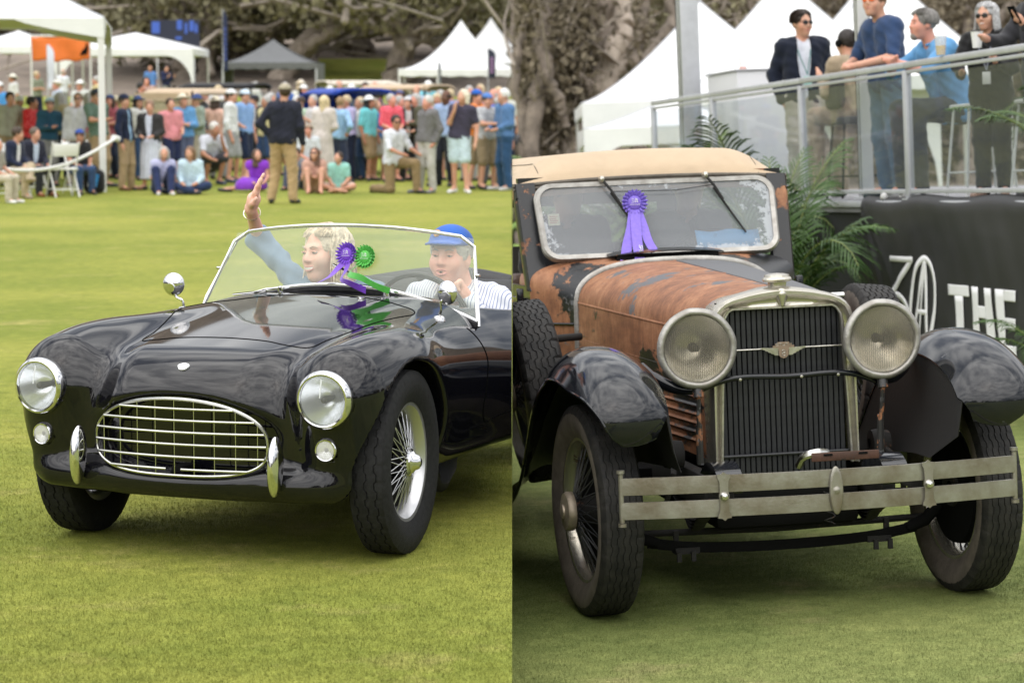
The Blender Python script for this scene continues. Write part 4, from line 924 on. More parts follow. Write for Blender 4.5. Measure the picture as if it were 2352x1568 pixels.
# --- windscreen frame and pane
fa, fb_ = Vector((0, 2.140, 1.352)), Vector((0, 2.325, 1.722))
ey = (fb_ - fa); H_ = ey.length; ey.normalize(); en = Vector((1, 0, 0)).cross(ey)
def rrect(hw, y0, y1, r, wtop=0, n=10):
    pts = []
    for (cx, cy, a0) in ((hw - r + wtop, y1 - r, 0), (-(hw - r + wtop), y1 - r, 90), (-(hw - r), y0 + r, 180), (hw - r, y0 + r, 270)):
        for a in np.linspace(a0, a0 + 90, n): pts.append((cx + r * math.cos(rad(a)), cy + r * math.sin(rad(a)) + .012 * 0))
    return pts
def wpt(x, y, o=0): 
    sag = -.018 * (1 - (x / .58)**2) if y < H_ * .5 else .012 * (1 - (x / .58)**2)
    p = fa + ey * y + en * o; return (x, p.y, p.z + (.012 * (1 - (x / .6)**2) if y > H_ * .5 else -.012 * (x / .6)**2 * 0))
outer = rrect(.592, 0, H_, .085, .012); inner = rrect(.563, .029, H_ - .025, .066, .012)
wsx = sub('windscreen', old)
G = np.array([[wpt(*p, -.012) for p in outer], [wpt(*p, .010) for p in outer], [wpt(p[0] * .985, p[1] * .98 + .004, .020) for p in outer], [wpt(*p, .014) for p in inner], [wpt(*p, -.008) for p in inner]])
b = MB(); b.grid(G, closed_v=True); b.build('frame', M_ALU, wsx, sharp=35)
def frost(t, m2):
    tcn = N(t, 'ShaderNodeTexCoord'); L2 = t.links.new
    sp = N(t, 'ShaderNodeSeparateXYZ'); L2(tcn.outputs['Generated'], sp.inputs[0])
    def edge(o):      # 0 in the middle, 1 at the border of the sheet
        a = N(t, 'ShaderNodeMath', operation='SUBTRACT'); L2(o, a.inputs[0]); a.inputs[1].default_value = .5
        c = N(t, 'ShaderNodeMath', operation='ABSOLUTE'); L2(a.outputs[0], c.inputs[0]); d = N(t, 'ShaderNodeMath', operation='MULTIPLY'); L2(c.outputs[0], d.inputs[0]); d.inputs[1].default_value = 2.0; return d.outputs[0]
    e = N(t, 'ShaderNodeMath', operation='MAXIMUM'); L2(edge(sp.outputs['X']), e.inputs[0]); L2(edge(sp.outputs['Z']), e.inputs[1])
    n = N(t, 'ShaderNodeTexNoise', Scale=5.0, Detail=12.0, Roughness=.72); L2(tcn.outputs['Object'], n.inputs['Vector'])
    s1 = N(t, 'ShaderNodeMath', operation='MULTIPLY_ADD'); L2(e.outputs[0], s1.inputs[0]); s1.inputs[1].default_value = .42; L2(n.outputs['Fac'], s1.inputs[2])
    mr = N(t, 'ShaderNodeMapRange'); mr.inputs[1].default_value = .915; mr.inputs[2].default_value = .94; mr.inputs[3].default_value = .17; mr.inputs[4].default_value = .52; L2(s1.outputs[0], mr.inputs[0])
    L2(mr.outputs[0], m2.inputs[0])
pn = MB(); pn.V = []; G = np.array([[wpt(lerp(-1, 1, i / 16) * (.566 + .012 * j / 6), lerp(.026, H_ - .022, j / 6), .002) for i in range(17)] for j in range(7)])
V, F = sheet(G, .004); link('pane', mkmesh('pane', V, F, True, None, 50), glassmat('clouded_windscreen_glass', .17, (.80, .82, .84), (.60, .63, .66), frost), wsx)
for (x0, x1, y1) in ((-.262, -.075, .075), (.258, .425, .105)):
    wp = sub('wiper', old); p0 = wpt(x0, H_ - .006, .035); p1 = wpt(lerp(x0, x1, .45), lerp(H_, y1, .45), .03); p2 = wpt(x1, y1, .018)
    b = MB(); b.lathe([(.0001, .024), (.010, .022), (.013, .008), (.016, -.012)], 14, T(*p0) @ aim((0, -1, .1))); b.box(p0, (.02, .03, .03), bev=.004); b.build('motor_pivot', M_NICK, wp)
    b = MB(); b.tube([p0, wpt(lerp(x0, x1, .2), lerp(H_, y1, .2), .04), p1], [.007, .007, .005], 6); b.build('arm', M_RUBBERB, wp)
    b = MB(); b.tube([wpt(lerp(x0, x1, .22), lerp(H_, y1, .22), .016), p2], .0048, 6); b.tube([wpt(lerp(x0, x1, .42), lerp(H_, y1, .42), .022), wpt(lerp(x0, x1, .9), lerp(H_, y1, .9), .022)], .004, 5); b.build('blade', M_RUBBERB, wp)
b = MB(); b.tube([wpt(-.225, H_ * .82, .03), wpt(.1, H_ * .80, .03), wpt(.29, H_ * .86, .03)], .0022, 5); b.build('wiper_link', M_RUBBERB, old)
b = MB(); b.box((0, 0, 0), (.058, .002, .062)); o = b.build('inspection_sticker', mat('sticker_paper', (.62, .58, .38), .7, var=.1, vscale=60), old, M=T(*wpt(-.515, .225, -.004)) @ Matrix.Rotation(-math.atan2(ey.y, ey.z), 4, 'X'))
for j in range(4):
    b = MB(); b.box((-.004 * (j % 2), -.0016, .016 - .011 * j), (.040 - .006 * (j % 2), .0008, .0035)); b.build('print_line', mat('red_print', (.5, .12, .06), .7), o)
# --- canvas top
def top_pt(u, v):
    """u across -1..1, v along 0 front .. 1 rear"""
    w_ = .690 * u; y = 2.375 + 1.95 * v; e = abs(u)
    rise = .128 * min(1, v / .10) ** .6
    z = 1.738 + rise * (1 - (max(0, e - .62) / .38)**1.7) - .012 * e * e + .016 * (1 - e * e) - .004 * math.cos(v * 25) * (1 - e) 
    if v > .85: z -= .35 * ((v - .85) / .15)**2 * .5
    return (w_, y, z)
U = np.linspace(-1, 1, 49); Vv = np.concatenate([np.linspace(0, .12, 12), np.linspace(.14, 1, 20)])
G = np.array([[top_pt(u, v) for v in Vv] for u in U]); V, F = sheet(G, .006)
cn = sub('canvas_top', old)
link('canvas', mkmesh('canvas', V, F, True, None, 60), M_CANVAS, cn)
fe = [tuple(np.array(top_pt(u, 0)) + [0, -.004, -.004]) for u in np.linspace(-1, 1, 41)]
MB().tube(fe, .0095, 8).build('binding', M_TRIM, cn)
MB().tube([(x, y - .004, z - .018) for x, y, z in fe], .0085, 8).build('binding', M_TRIM, cn)
G = np.array([[(x, y + .004 + .012 * q, z - .022 - .042 * q) for x, y, z in fe] for q in np.linspace(0, 1, 4)]); V, F = sheet(G, .01); link('header_flap', mkmesh('header_flap', V, F, True, None, 50), M_TAN2, cn)
b = MB(); G = np.array([[(x * .975, 2.395 + .05 * q, 1.722) for x in np.linspace(-.68, .68, 9)] for q in (0, 1)]); V, F = sheet(G, .04); b.add(V, F); b.build('header_rail', R_BODY, cn)
for s in (1, -1):
    sm_ = [top_pt(s * .80, v) for v in np.linspace(0, .5, 14)]; MB().tube([(x, y, z + .002) for x, y, z in sm_], .002, 5).build('seam', M_TRIM, cn)
# rear curtain with a window, seats
b = MB()
for (x0, x1, z0, z1) in ((-.66, -.42, 1.1, 1.74), (.42, .66, 1.1, 1.74), (-.42, .42, 1.1, 1.38), (-.42, .42, 1.60, 1.74)):
    b.box(((x0 + x1) / 2, 4.25, (z0 + z1) / 2), (x1 - x0, .012, z1 - z0))
b.build('rear_curtain', mat('dark_curtain', (.03, .028, .026), .9), cn)
for (y, nm) in ((3.05, 'front_seat'), (3.95, 'rear_seat')):
    fn = lambda p: smin(smax(smax(np.abs(p[0]) - .56, np.abs(p[1]) - .07, .06), np.abs(p[2]) - .26, .08), smax(smax(np.abs(p[0]) - .56, np.abs(p[1] + .25) - .25, .06), np.abs(p[2] + .25) - .09, .08), .05)
    sdf_obj(nm, fn, (-.62, -.56, -.4), (.62, .14, .3), .03, mat('cracked_brown_leather', (.06, .03, .02), .5, bump=.3, bscale=60), old, 1, False, T(0, y, .98))
b = MB(); b.box((0, 2.30, 1.22), (1.2, .10, .16), bev=.02); b.build('dashboard', M_DARK, old)
so = sub('steering_wheel', old, T(.30, 2.52, 1.30) @ Matrix.Rotation(rad(35), 4, 'X') @ aim((0, 1, 0)))
MB().tube([(.20 * math.cos(a), .20 * math.sin(a), 0) for a in np.linspace(0, 6.283, 48, endpoint=False)], .013, 8, closed=True).build('rim', M_DARK, so)
for k in range(4):
    b = MB(); a = k * 1.571 + .78; b.tube([(0, 0, 0), (.2 * math.cos(a), .2 * math.sin(a), 0)], .008, 6); b.build('spoke', M_DARK, so)
b = MB(); b.tube([(0, 0, -.02), (0, 0, .35)], .022, 8); b.build('column', M_DARK, so)
# spare clamp fittings
for s in (1, -1):
    b = MB(); b.tube([(s * .52, 1.60, 1.02), (s * .70, 1.50, 1.02)], .018, 10); b.tube([(s * .68, 1.50, 1.02), (s * .72, 1.48, 1.02)], .026, 10); b.build('spare_bracket', R_FRAME, old)
b = MB(); b.tube([(.60, 1.2, 1.02), (.60, 1.2, 1.165)], .014, 8); b.tube([(.57, 1.2, 1.172), (.63, 1.2, 1.172)], .016, 10); b.build('cowl_lamp_stem', M_CHROME_D, old)
# folded blue paper on the dashboard, award rosette on the wiper
pp = MB(); G = np.array([[(lerp(.20, .52, i / 8), 2.25 + .03 * j + .004 * math.sin(i * 2.1), 1.375 + .045 * j + .006 * math.sin(i * 1.3 + j)) for i in range(9)] for j in range(3)]); V, F = sheet(G, .001)
o = link('folder', mkmesh('folder', V, F, True), mat('sky_blue_paper', (.10, .42, .75), .5), None, MT); setp(o, 'sky blue paper folder lying behind the old car windscreen', 'folder')
RW = MT @ T(*wpt(-.118, .265, .045)) @ aim((0, -1, .08), (1, 0, 0))
PUR = (.20, .13, .60)
ro = rosette('rosette', 'violet award rosette with long tails on the old tourer windscreen', RW, PUR, None, .062,
        [([(-.005, -.03, .006), (-.03, -.12, .055), (-.068, -.215, .112), (-.095, -.300, .175)], (1, -.25, 0), .050, None),
         ([(0, -.03, .010), (-.01, -.12, .062), (-.018, -.215, .120), (-.022, -.292, .18)], (1, -.05, 0), .050, None),
         ([(.012, -.03, .003), (.03, -.12, .05), (.042, -.20, .10), (.062, -.252, .135)], (1, .18, 0), .042, None)])
b = MB(); letters(b, 'SPECIAL', .0, .0, .016, .0105, .004, T(-.0115, -.215, .126) @ Matrix.Rotation(rad(-100), 4, 'Z') @ Matrix.Rotation(rad(0), 4, 'X') @ Matrix.Rotation(rad(-30), 4, 'Y'), .0017); b.build('ribbon_print', mat('white_print', (.8, .8, .8), .6), ro)
# ================================================================== people
def A3(*v): return np.array(v, float)
def pose_stand(arms='down', stance=.10, lean=0, twist=0, rng=None):
    J = dict(hipL=A3(.085, 0, .93), hipR=A3(-.085, 0, .93), knL=A3(stance, -.015, .51), knR=A3(-stance, -.015, .51), anL=A3(stance * 1.1, .03, .09), anR=A3(-stance * 1.1, .03, .09),
             toL=A3(stance * 1.1 + .04, -.12, .035), toR=A3(-stance * 1.1 - .04, -.12, .035), shL=A3(.185, .01, 1.425), shR=A3(-.185, .01, 1.425), neck=A3(0, .01, 1.485), head=A3(0, -.015, 1.625))
    arm(J, 'L', arms if isinstance(arms, str) else arms[0]); arm(J, 'R', arms if isinstance(arms, str) else arms[1])
    if lean:
        for k in ('shL', 'shR', 'neck', 'head', 'elL', 'elR', 'wrL', 'wrR', 'haL', 'haR'):
            z = J[k][2] - .95; J[k] = J[k] + [0, -lean * z, -.12 * abs(lean) * max(z, 0)]
    return J
def arm(J, s, kind):
    q = 1 if s == 'L' else -1; sh = J['sh' + s]
    E, Wr, Ha = {'down': ((.06, .03, -.29), (.07, -.05, -.54), (.06, -.08, -.64)), 'hips': ((.16, .10, -.25), (.0, .0, -.44), (-.06, -.05, -.47)), 'cross': ((.05, -.06, -.27), (-.17, -.22, -.27), (-.26, -.20, -.24)),
                 'front': ((.05, -.02, -.28), (-.06, -.22, -.36), (-.12, -.28, -.38)), 'phone': ((.04, -.08, -.27), (-.05, -.30, -.14), (-.06, -.36, -.07)), 'chin': ((.02, -.14, -.24), (-.10, -.24, -.03), (-.12, -.25, .05)),
                 'back': ((.08, .12, -.27), (-.06, .17, -.46), (-.12, .15, -.50)), 'pocket': ((.09, .07, -.27), (.03, .0, -.50), (-.02, -.03, -.56)), 'lap': ((.04, -.04, -.28), (-.04, -.26, -.38), (-.08, -.33, -.40)),
                 'knee': ((.07, -.12, -.25), (.03, -.34, -.33), (.0, -.42, -.35)), 'rail': ((.10, -.12, -.27), (-.08, -.34, -.32), (-.16, -.38, -.33)), 'up': ((.20, -.02, .16), (.24, -.06, .42), (.22, -.08, .52)), 'point': ((.06, -.16, -.22), (-.02, -.40, -.22), (-.05, -.48, -.20))}[kind]
    f = lambda v: sh + np.array([v[0] * q, v[1], v[2]]); J['el' + s], J['wr' + s], J['ha' + s] = f(E), f(Wr), f(Ha)
def pose_sit(arms='lap', h=.46, cross=False, lean=.12):
    J = dict(hipL=A3(.09, 0, h + .05), hipR=A3(-.09, 0, h + .05), knL=A3(.13, -.44, h + .06), knR=A3(-.13, -.44, h + .06), anL=A3(.13, -.42, .09), anR=A3(-.13, -.42, .09), toL=A3(.15, -.57, .035), toR=A3(-.15, -.57, .035),
             shL=A3(.185, .02, h + .54), shR=A3(-.185, .02, h + .54), neck=A3(0, .0, h + .60), head=A3(0, -.03, h + .74))
    if cross: J['knL'] = A3(.02, -.44, h + .14); J['anL'] = A3(-.20, -.60, h - .08); J['toL'] = A3(-.24, -.74, h - .08)
    for k in ('shL', 'shR', 'neck', 'head'): J[k] = J[k] + [0, -lean * (J[k][2] - h), 0]
    arm(J, 'L', arms if isinstance(arms, str) else arms[0]); arm(J, 'R', arms if isinstance(arms, str) else arms[1]); return J
def pose_ground(arms='lap', kind='cross', lean=.15):
    J = dict(hipL=A3(.09, 0, .12), hipR=A3(-.09, 0, .12), knL=A3(.34, -.26, .17), knR=A3(-.34, -.26, .17), anL=A3(-.06, -.36, .08), anR=A3(.06, -.42, .08), toL=A3(-.20, -.38, .06), toR=A3(.20, -.44, .06),
             shL=A3(.18, .02, .60), shR=A3(-.18, .02, .60), neck=A3(0, .0, .655), head=A3(0, -.03, .80))
    if kind == 'knees': J.update(knL=A3(.15, -.34, .48), knR=A3(-.15, -.34, .48), anL=A3(.12, -.52, .08), anR=A3(-.12, -.52, .08), toL=A3(.14, -.66, .035), toR=A3(-.14, -.66, .035))
    if kind == 'side': J.update(knL=A3(-.28, -.34, .12), knR=A3(-.34, -.22, .10), anL=A3(-.62, -.20, .07), anR=A3(-.68, -.06, .06), toL=A3(-.76, -.18, .05), toR=A3(-.82, -.02, .05))
    for k in ('shL', 'shR', 'neck', 'head'): J[k] = J[k] + [0, -lean * J[k][2], 0]
    arm(J, 'L', arms if isinstance(arms, str) else arms[0]); arm(J, 'R', arms if isinstance(arms, str) else arms[1]); return J
def pose_kneel(arms='knee'):
    J = dict(hipL=A3(.09, .02, .54), hipR=A3(-.09, .02, .54), knL=A3(.13, -.40, .52), knR=A3(-.11, -.02, .08), anL=A3(.14, -.42, .09), anR=A3(-.11, .40, .08), toL=A3(.15, -.57, .035), toR=A3(-.11, .44, .03),
             shL=A3(.185, -.04, 1.03), shR=A3(-.185, -.04, 1.03), neck=A3(0, -.05, 1.09), head=A3(0, -.08, 1.23))
    arm(J, 'L', arms if isinstance(arms, str) else arms[0]); arm(J, 'R', arms if isinstance(arms, str) else arms[1]); return J
def pose_crouch(arms=('chin', 'knee')):
    J = dict(hipL=A3(.09, .05, .33), hipR=A3(-.09, .05, .33), knL=A3(.16, -.34, .50), knR=A3(-.16, -.34, .48), anL=A3(.13, -.16, .09), anR=A3(-.13, -.16, .09), toL=A3(.15, -.31, .035), toR=A3(-.15, -.31, .035),
             shL=A3(.185, -.16, .80), shR=A3(-.185, -.16, .80), neck=A3(0, -.20, .85), head=A3(0, -.26, .98))
    arm(J, 'L', arms[0]); arm(J, 'R', arms[1]); return J
def union(p, prims, k):
    d = None
    for (a, b, ra, rb) in prims:
        q = cone(p, a, b, ra, rb); d = q if d is None else smin(d, q, k)
    return d
def torso_prims(J, g=0, belly=0, w=1.0):
    o = []; ctr = (J['shL'] + J['shR']) / 2; hc = (J['hipL'] + J['hipR']) / 2; up = ctr - hc; fw = np.cross(J['shR'] - J['shL'], up); fw = fw / (np.linalg.norm(fw) + 1e-9) * -1
    if fw[1] > 0 and abs(fw[1]) > .2: fw = -fw
    for s in 'LR':
        a = ctr + (J['sh' + s] - ctr) * .50 * w; b = hc + (J['hip' + s] - hc) * .8
        o.append((a - up * .08, b + up * .08, .108 * w + g, .102 * w + g)); o.append((ctr + (J['sh' + s] - ctr) * .35, J['sh' + s], .068 + g * .8, .052 + g * .7)); o.append((b + up * .05, J['hip' + s], .115 * w + g, .108 * w + g))
    if belly: o.append((hc + up * .30 + fw * belly * .5, hc + up * .12 + fw * belly * .5, .10 + g, .11 + g))
    return o
def limb(J, s, g, frac=1.0, r=(.05, .041, .030), k=1.0):
    o = []; r = tuple(q * k for q in r); sh, el, wr = J['sh' + s], J['el' + s], J['wr' + s]
    f1 = min(1, frac / .5); o.append((sh, sh + (el - sh) * f1, r[0] + g, r[0] + (r[1] - r[0]) * f1 + g * 1.15))
    if frac > .5: f2 = (frac - .5) / .5; o.append((el, el + (wr - el) * f2, r[1] + g, r[1] + (r[2] - r[1]) * f2 + g))
    return o
def legp(J, s, g, frac=1.0, r=(.088, .060, .042)):
    o = []; h, k, a = J['hip' + s], J['kn' + s], J['an' + s]
    f1 = min(1, frac / .5); o.append((h, h + (k - h) * f1, r[0] + g, r[0] + (r[1] - r[0]) * f1 + g * 1.1))
    if frac > .5: f2 = (frac - .5) / .5; o.append((k, k + (a - k) * f2, r[1] + g, r[1] + (r[2] - r[1]) * f2 + g * 1.2))
    return o
def hand_prims(wr, ha, side_v, curl=.35, spread=1.0, palm_n=None):
    """palm and five unequal fingers; wr wrist, ha knuckle direction, side_v points to the thumb side"""
    d = ha - wr; d = d / (np.linalg.norm(d) + 1e-9); sv = side_v - d * (side_v @ d); sv /= np.linalg.norm(sv) + 1e-9; n = np.cross(d, sv) if palm_n is None else palm_n
    kn = wr + d * .095; o = [(wr, wr + d * .05, .024, .03), (wr + d * .04 - sv * .018, kn - sv * .028, .018, .014), (wr + d * .04 + sv * .018, kn + sv * .028, .020, .014)]
    for i, (off, ln) in enumerate(((.031, .072), (.010, .082), (-.011, .076), (-.031, .060))):
        b = kn + sv * off; m = b + (d * math.cos(curl) + n * math.sin(curl) + sv * off * 2.2 * spread) * ln * .5; e = m + (d * math.cos(curl * 2.2) + n * math.sin(curl * 2.2) + sv * off * 2 * spread) * ln * .5
        o += [(b, m, .0098, .009), (m, e, .009, .0072)]
    tb = wr + d * .03 + sv * .024; tm = tb + (d * .6 + sv * .7 + n * .2) * .045; o += [(tb, tm, .014, .011), (tm, tm + (d * .85 + sv * .25 + n * .3) * .036, .011, .0085)]
    return o
def head_fn(p, HM, s=1.0, jaw=1.0, fem=False, smile=False):
    x, y, z = loc(p, HM @ Matrix.Scale(s, 4)); q = (x, y, z); ax = (np.abs(x), y, z)
    d = smin(ell(q, (0, .012, .032), (.076, .094, .094)), ell(q, (0, -.026, -.048), (.056 * jaw, .066, .076)), .04)
    d = smin(d, ell(q, (0, -.062, -.098), (.026 * jaw, .024, .024)), .025)
    d = smin(d, ell(ax, (.040, -.058, -.028), (.024, .026, .028)), .03)
    d = smin(d, cone(ax, (.012, -.083, .026), (.042, -.072, .028), .010, .009), .016)
    d = smax(d, -ell(ax, (.031, -.098, .007), (.017, .018, .0115)), .012)
    d = smin(d, cone(q, (0, -.086, .016), (0, -.106, -.026), .008, .0125), .014)
    d = smin(d, ell(ax, (.011, -.096, -.030), (.009, .010, .008)), .008)
    d = smin(d, ell(q, (0, -.086, -.058), (.026, .010, .006)), .008); d = smin(d, ell(q, (0, -.084, -.071), (.022, .010, .007)), .008)
    d = smin(d, smax(ell(ax, (.076, .016, -.004), (.012, .022, .034)), -ell(ax, (.088, .008, .0), (.010, .012, .018)), .006), .008)
    return d * s
def hair_fn(p, HM, kind, s=1.0):
    x, y, z = loc(p, HM @ Matrix.Scale(s, 4)); q = (x, y, z); ax = (np.abs(x), y, z)
    d = ell(q, (0, .020, .040), (.088, .102, .099))
    face = ell(q, (0, -.105, -.035), (.072, .075, .122))
    d = smax(d, -face, .02)
    if kind in ('short', 'balding'): d = smax(d, -(z + .055 + .25 * (y - .02)), .02)
    if kind == 'balding': d = smax(d, (z - .045) + .0 * y, .02)
    if kind in ('bob', 'long', 'wavy'):
        ln = {'bob': -.10, 'long': -.24, 'wavy': -.15}[kind]
        side = cone(ax, (.072, .02, .03), (.082, .035, ln), .038, .034)
        back = cone(q, (0, .07, .03), (0, .085, ln), .07, .066)
        d = smin(smin(d, side, .03), back, .04); d = smax(d, -ell(q, (0, -.10, -.05), (.070, .09, .13)), .02); d = smax(d, -(z - ln + .03), .03)
    if kind == 'bun': d = smin(smax(d, -(z + .06), .02), ell(q, (0, .11, .09), (.04, .04, .04)), .02)
    d = d + .0028 * np.sin(x * 120 + 30 * np.sin(y * 30) + 5 * np.sin(z * 22)) * np.clip(np.abs(x) * 12 + .4, 0, 1) + .002 * np.sin(y * 150 + z * 14)
    return d * s
def cap_fn(p, HM, s=1.0, kind='cap'):
    x, y, z = loc(p, HM @ Matrix.Scale(s, 4)); q = (x, y, z)
    if kind == 'cap':
        d = smax(ell(q, (0, .012, .058), (.093, .106, .082)), .052 - z + .10 * y, .012)
        bx = np.sqrt((x / .074)**2 + ((y + .080) / .078)**2) - 1; br = np.maximum(np.maximum(bx * .07, np.abs(z - .064 - .18 * (y + .09) + 2.6 * x * x) - .005), y + .06)
        return smin(d, br, .012) * s
    if kind == 'beanie': return smax(ell(q, (0, .015, .05), (.092, .106, .09)), .03 - z, .015) * s
    d = smax(ell(q, (0, .012, .06), (.09, .102, .095)), .05 - z, .012)
    br = np.maximum(np.sqrt((x / .165)**2 + ((y - .01) / .18)**2) * .165 - .165, np.abs(z - .058 - .9 * x * x * (1 if kind == 'cowboy' else .0) + .35 * y * y) - .007)
    return smin(d, br, .02) * s
def hair_strands(root, HM, kind, hairc):
    """locks of hair combed from the parting over the skull and down"""
    r = random.Random(7); b = MB(); ln = {'bob': -.13, 'wavy': -.15, 'short': .012}[kind]
    for i in range(620):
        th = r.uniform(-2.75, 2.75) + math.pi / 2; x0 = r.uniform(-.02, .02); pts = []; n = 9; end = ln * r.uniform(.75, 1.1); wob = r.uniform(0, 6.28); lift = r.uniform(.002, .012)
        front = math.sin(th) < -.45
        for k in range(n):
            t = k / (n - 1); z = lerp(.138, end if not front else .075, t ** 1.15); f = max(0, min(1, (.138 - z) / .09)); q = math.sqrt(max(0, 1 - (1 - f) ** 2)) if z > .045 else 1
            rx, ry = .090 + lift, .104 + lift; fl = 0 if z > .0 else (-z) * .12
            pts.append((x0 * (1 - q) + math.cos(th) * (rx + fl) * q + .006 * math.sin(wob + t * 7), .018 + math.sin(th) * (ry + fl) * q + .006 * math.cos(wob + t * 6), z))
        b.tube(pts, [.0024] * 6 + [.002, .0015, .0006], 3)
    o = b.build('hair_locks', [mat('locks_%02x%02x%02x' % tuple(int(255 * c) for c in hairc), hairc, .42, 0, var=.35, vscale=55)], root, M=HM)
def bounds(prims, m):
    P = np.array([np.asarray(a) for pr in prims for a in pr[:2]]); r = max(max(pr[2], pr[3]) for pr in prims); return P.min(0) - r - m, P.max(0) + r + m
def folds(p, amp, ph):
    return amp * (np.sin(p[2] * 34 + 5 * np.sin(p[0] * 17 + ph) + ph) * np.sin(p[0] * 23 + p[1] * 19 + ph * 2) + .6 * np.sin(p[2] * 71 + p[0] * 37 + p[1] * 41 + ph))
SKIN = (.56, .33, .235); SKIN_T = (.42, .23, .15); SKIN_D = (.13, .065, .04); SKIN_R = (.60, .31, .235)
def person(label, M, J, top=(.5, .5, .5), sleeve=.35, bottom=(.2, .18, .14), leg=1.0, shoe=(.03, .03, .03), skinc=SKIN, hair='short', hairc=(.05, .035, .025), hat=None, hatc=(.8, .8, .78),
           vox=.02, yaw=0, pitch=0, tilt=0, H=1.75, skirt=None, jacket=None, glasses=None, belly=0, hem=.02, group=None, fold=.0045, face=False, cat='person', hands=None, wide=1.0, lower=True, collar=True, mouth='closed', headscale=1.0, smile=False, extra=None, barefoot=False, strands=None, slim=1.0):
    """one figure: continuous body mesh plus clothing, hair and shoes as parts"""
    rv = random.Random(label)
    if top is not None and not hasattr(top, 'node_tree') and not jacket and vox > .02 and rv.random() < .38: top = patterned(top, rv.randrange(3))
    s = H / 1.75; root = thing('person', label, cat, M @ Matrix.Scale(s, 4), group)
    HM = T(*J['head']) @ Matrix.Rotation(rad(yaw), 4, 'Z') @ Matrix.Rotation(rad(pitch), 4, 'X') @ Matrix.Rotation(rad(tilt), 4, 'Y')
    hp = []
    for sd in 'LR':
        q = 1 if sd == 'L' else -1
        if hands and sd in hands: hp += hand_prims(J['wr' + sd], J['ha' + sd], *hands[sd])
        else:
            d = J['ha' + sd] - J['wr' + sd]; d = d / (np.linalg.norm(d) + 1e-9); w_, k = J['wr' + sd], J['wr' + sd] + d * .09; t_ = np.array([-q * .02, -.02, .0])
            hp += [(w_, k, .026, .030), (k, k + d * .075, .026, .014), (w_ + d * .03, w_ + d * .085 + t_ * 1.6, .014, .011)]
    pr = torso_prims(J, -.004, belly * .8, wide)
    for sd in 'LR':
        pr += limb(J, sd, 0, k=slim); pr += legp(J, sd, -.006)
        pr += [(J['an' + sd], J['to' + sd], .036, .026)]
    nk = [(J['neck'] - (0, 0, .03), J['head'] + (J['neck'] - J['head']) * .35, .058 * (.9 + .1 * wide), .054)]
    def body(p):
        d = union(p, pr, .035); d = smin(d, union(p, nk, .02), .03); d = smin(d, union(p, hp, .010), .014)
        return smin(d, head_fn(p, HM, headscale, smile=smile), .025)
    lo, hi = bounds(pr + hp + [(J['head'], J['head'], .14, .14)], .01)
    nw = 2 if vox < .02 else 1
    sdf_obj('body', body, lo, hi, vox, skin(skinc), root, nw)
    ph = float(abs(hash(label)) % 97) if False else float(sum(map(ord, label)) % 97)
    tp = torso_prims(J, .014, belly, wide) + [x for sd in 'LR' for x in limb(J, sd, .016 * slim, sleeve, k=slim)]
    hc = (J['hipL'] + J['hipR']) / 2; ctr = (J['shL'] + J['shR']) / 2; up = (ctr - hc) / np.linalg.norm(ctr - hc)
    def topf(p):
        d = union(p, tp, .045); h = (p[0] - hc[0]) * up[0] + (p[1] - hc[1]) * up[1] + (p[2] - hc[2]) * up[2]
        d = d + folds(p, fold, ph)
        d = smax(d, -(h + hem), .012)
        d = smax(d, -cone(p, J['neck'] + (0, -.02, .02), J['neck'] + (0, -.04, .14), .052, .07), .012)
        if jacket: d = smax(d, -np.maximum(np.abs(p[0] - ctr[0]) - (.022 + .10 * np.clip((h - .12) / .45, 0, 1) * np.clip(1.2 - (h - .12) / .5, .35, 1)), p[1] - ctr[1] + .03), .012)
        return d
    if top is not None:
        lo, hi = bounds(tp, .02); sdf_obj('jacket' if jacket else 'shirt', topf, lo, hi, vox, fabric(top) if not hasattr(top, 'node_tree') else top, root, nw)
    if collar and top is not None and not jacket:
        n = J['neck']; cl = [(n + (.052, .0, .0), n + (.03, -.062, -.025), .016, .013), (n + (-.052, 0, 0), n + (-.03, -.062, -.025), .016, .013), (n + (.052, 0, .0), n + (0, .05, .012), .016, .016), (n + (-.052, 0, .0), n + (0, .05, .012), .016, .016)]
        lo, hi = bounds(cl, .01); sdf_obj('collar', lambda p: union(p, cl, .012), lo, hi, min(vox, .014), fabric(top) if not hasattr(top, 'node_tree') else top, root, 1)
    if jacket:
        tq = torso_prims(J, .004, belly, wide); lo, hi = bounds(tq, .01); sdf_obj('shirt', lambda p: smax(union(p, tq, .045), -cone(p, J['neck'] + (0, -.02, .02), J['neck'] + (0, -.04, .14), .046, .06), .012), lo, hi, vox, fabric(jacket), root, 1)
    if lower and bottom is not None:
        bp = torso_prims(J, .010, 0, wide)[:]; bp = [bp[2], bp[5]] + [x for sd in 'LR' for x in legp(J, sd, .022 if leg > .55 else .034, leg)]
        def botf(p):
            d = union(p, bp[2:], .03) + folds(p, fold * .9, ph + 2)
            h = (p[0] - hc[0]) * up[0] + (p[1] - hc[1]) * up[1] + (p[2] - hc[2]) * up[2]
            return smin(d, smax(union(p, bp[:2], .03), h - .15, .012), .03)
        if skirt is not None:
            b0 = hc + up * .10; b1 = (J['knL'] + J['knR']) / 2 if skirt < .6 else (J['anL'] + J['anR']) / 2 + (0, 0, (1 - skirt) * .6)
            bp = [(b0, hc, .115, .16), (hc, b1, .165, .21)] + [(J['hipL'], J['knL'], .12, .09), (J['hipR'], J['knR'], .12, .09)]
            def botf(p):
                a = np.arctan2(p[1] - hc[1], p[0] - hc[0]); return smax(union(p, bp, .05) + .008 * np.sin(a * 14), -(p[2] - min(b1[2], hc[2] - .05) + .02), .012)
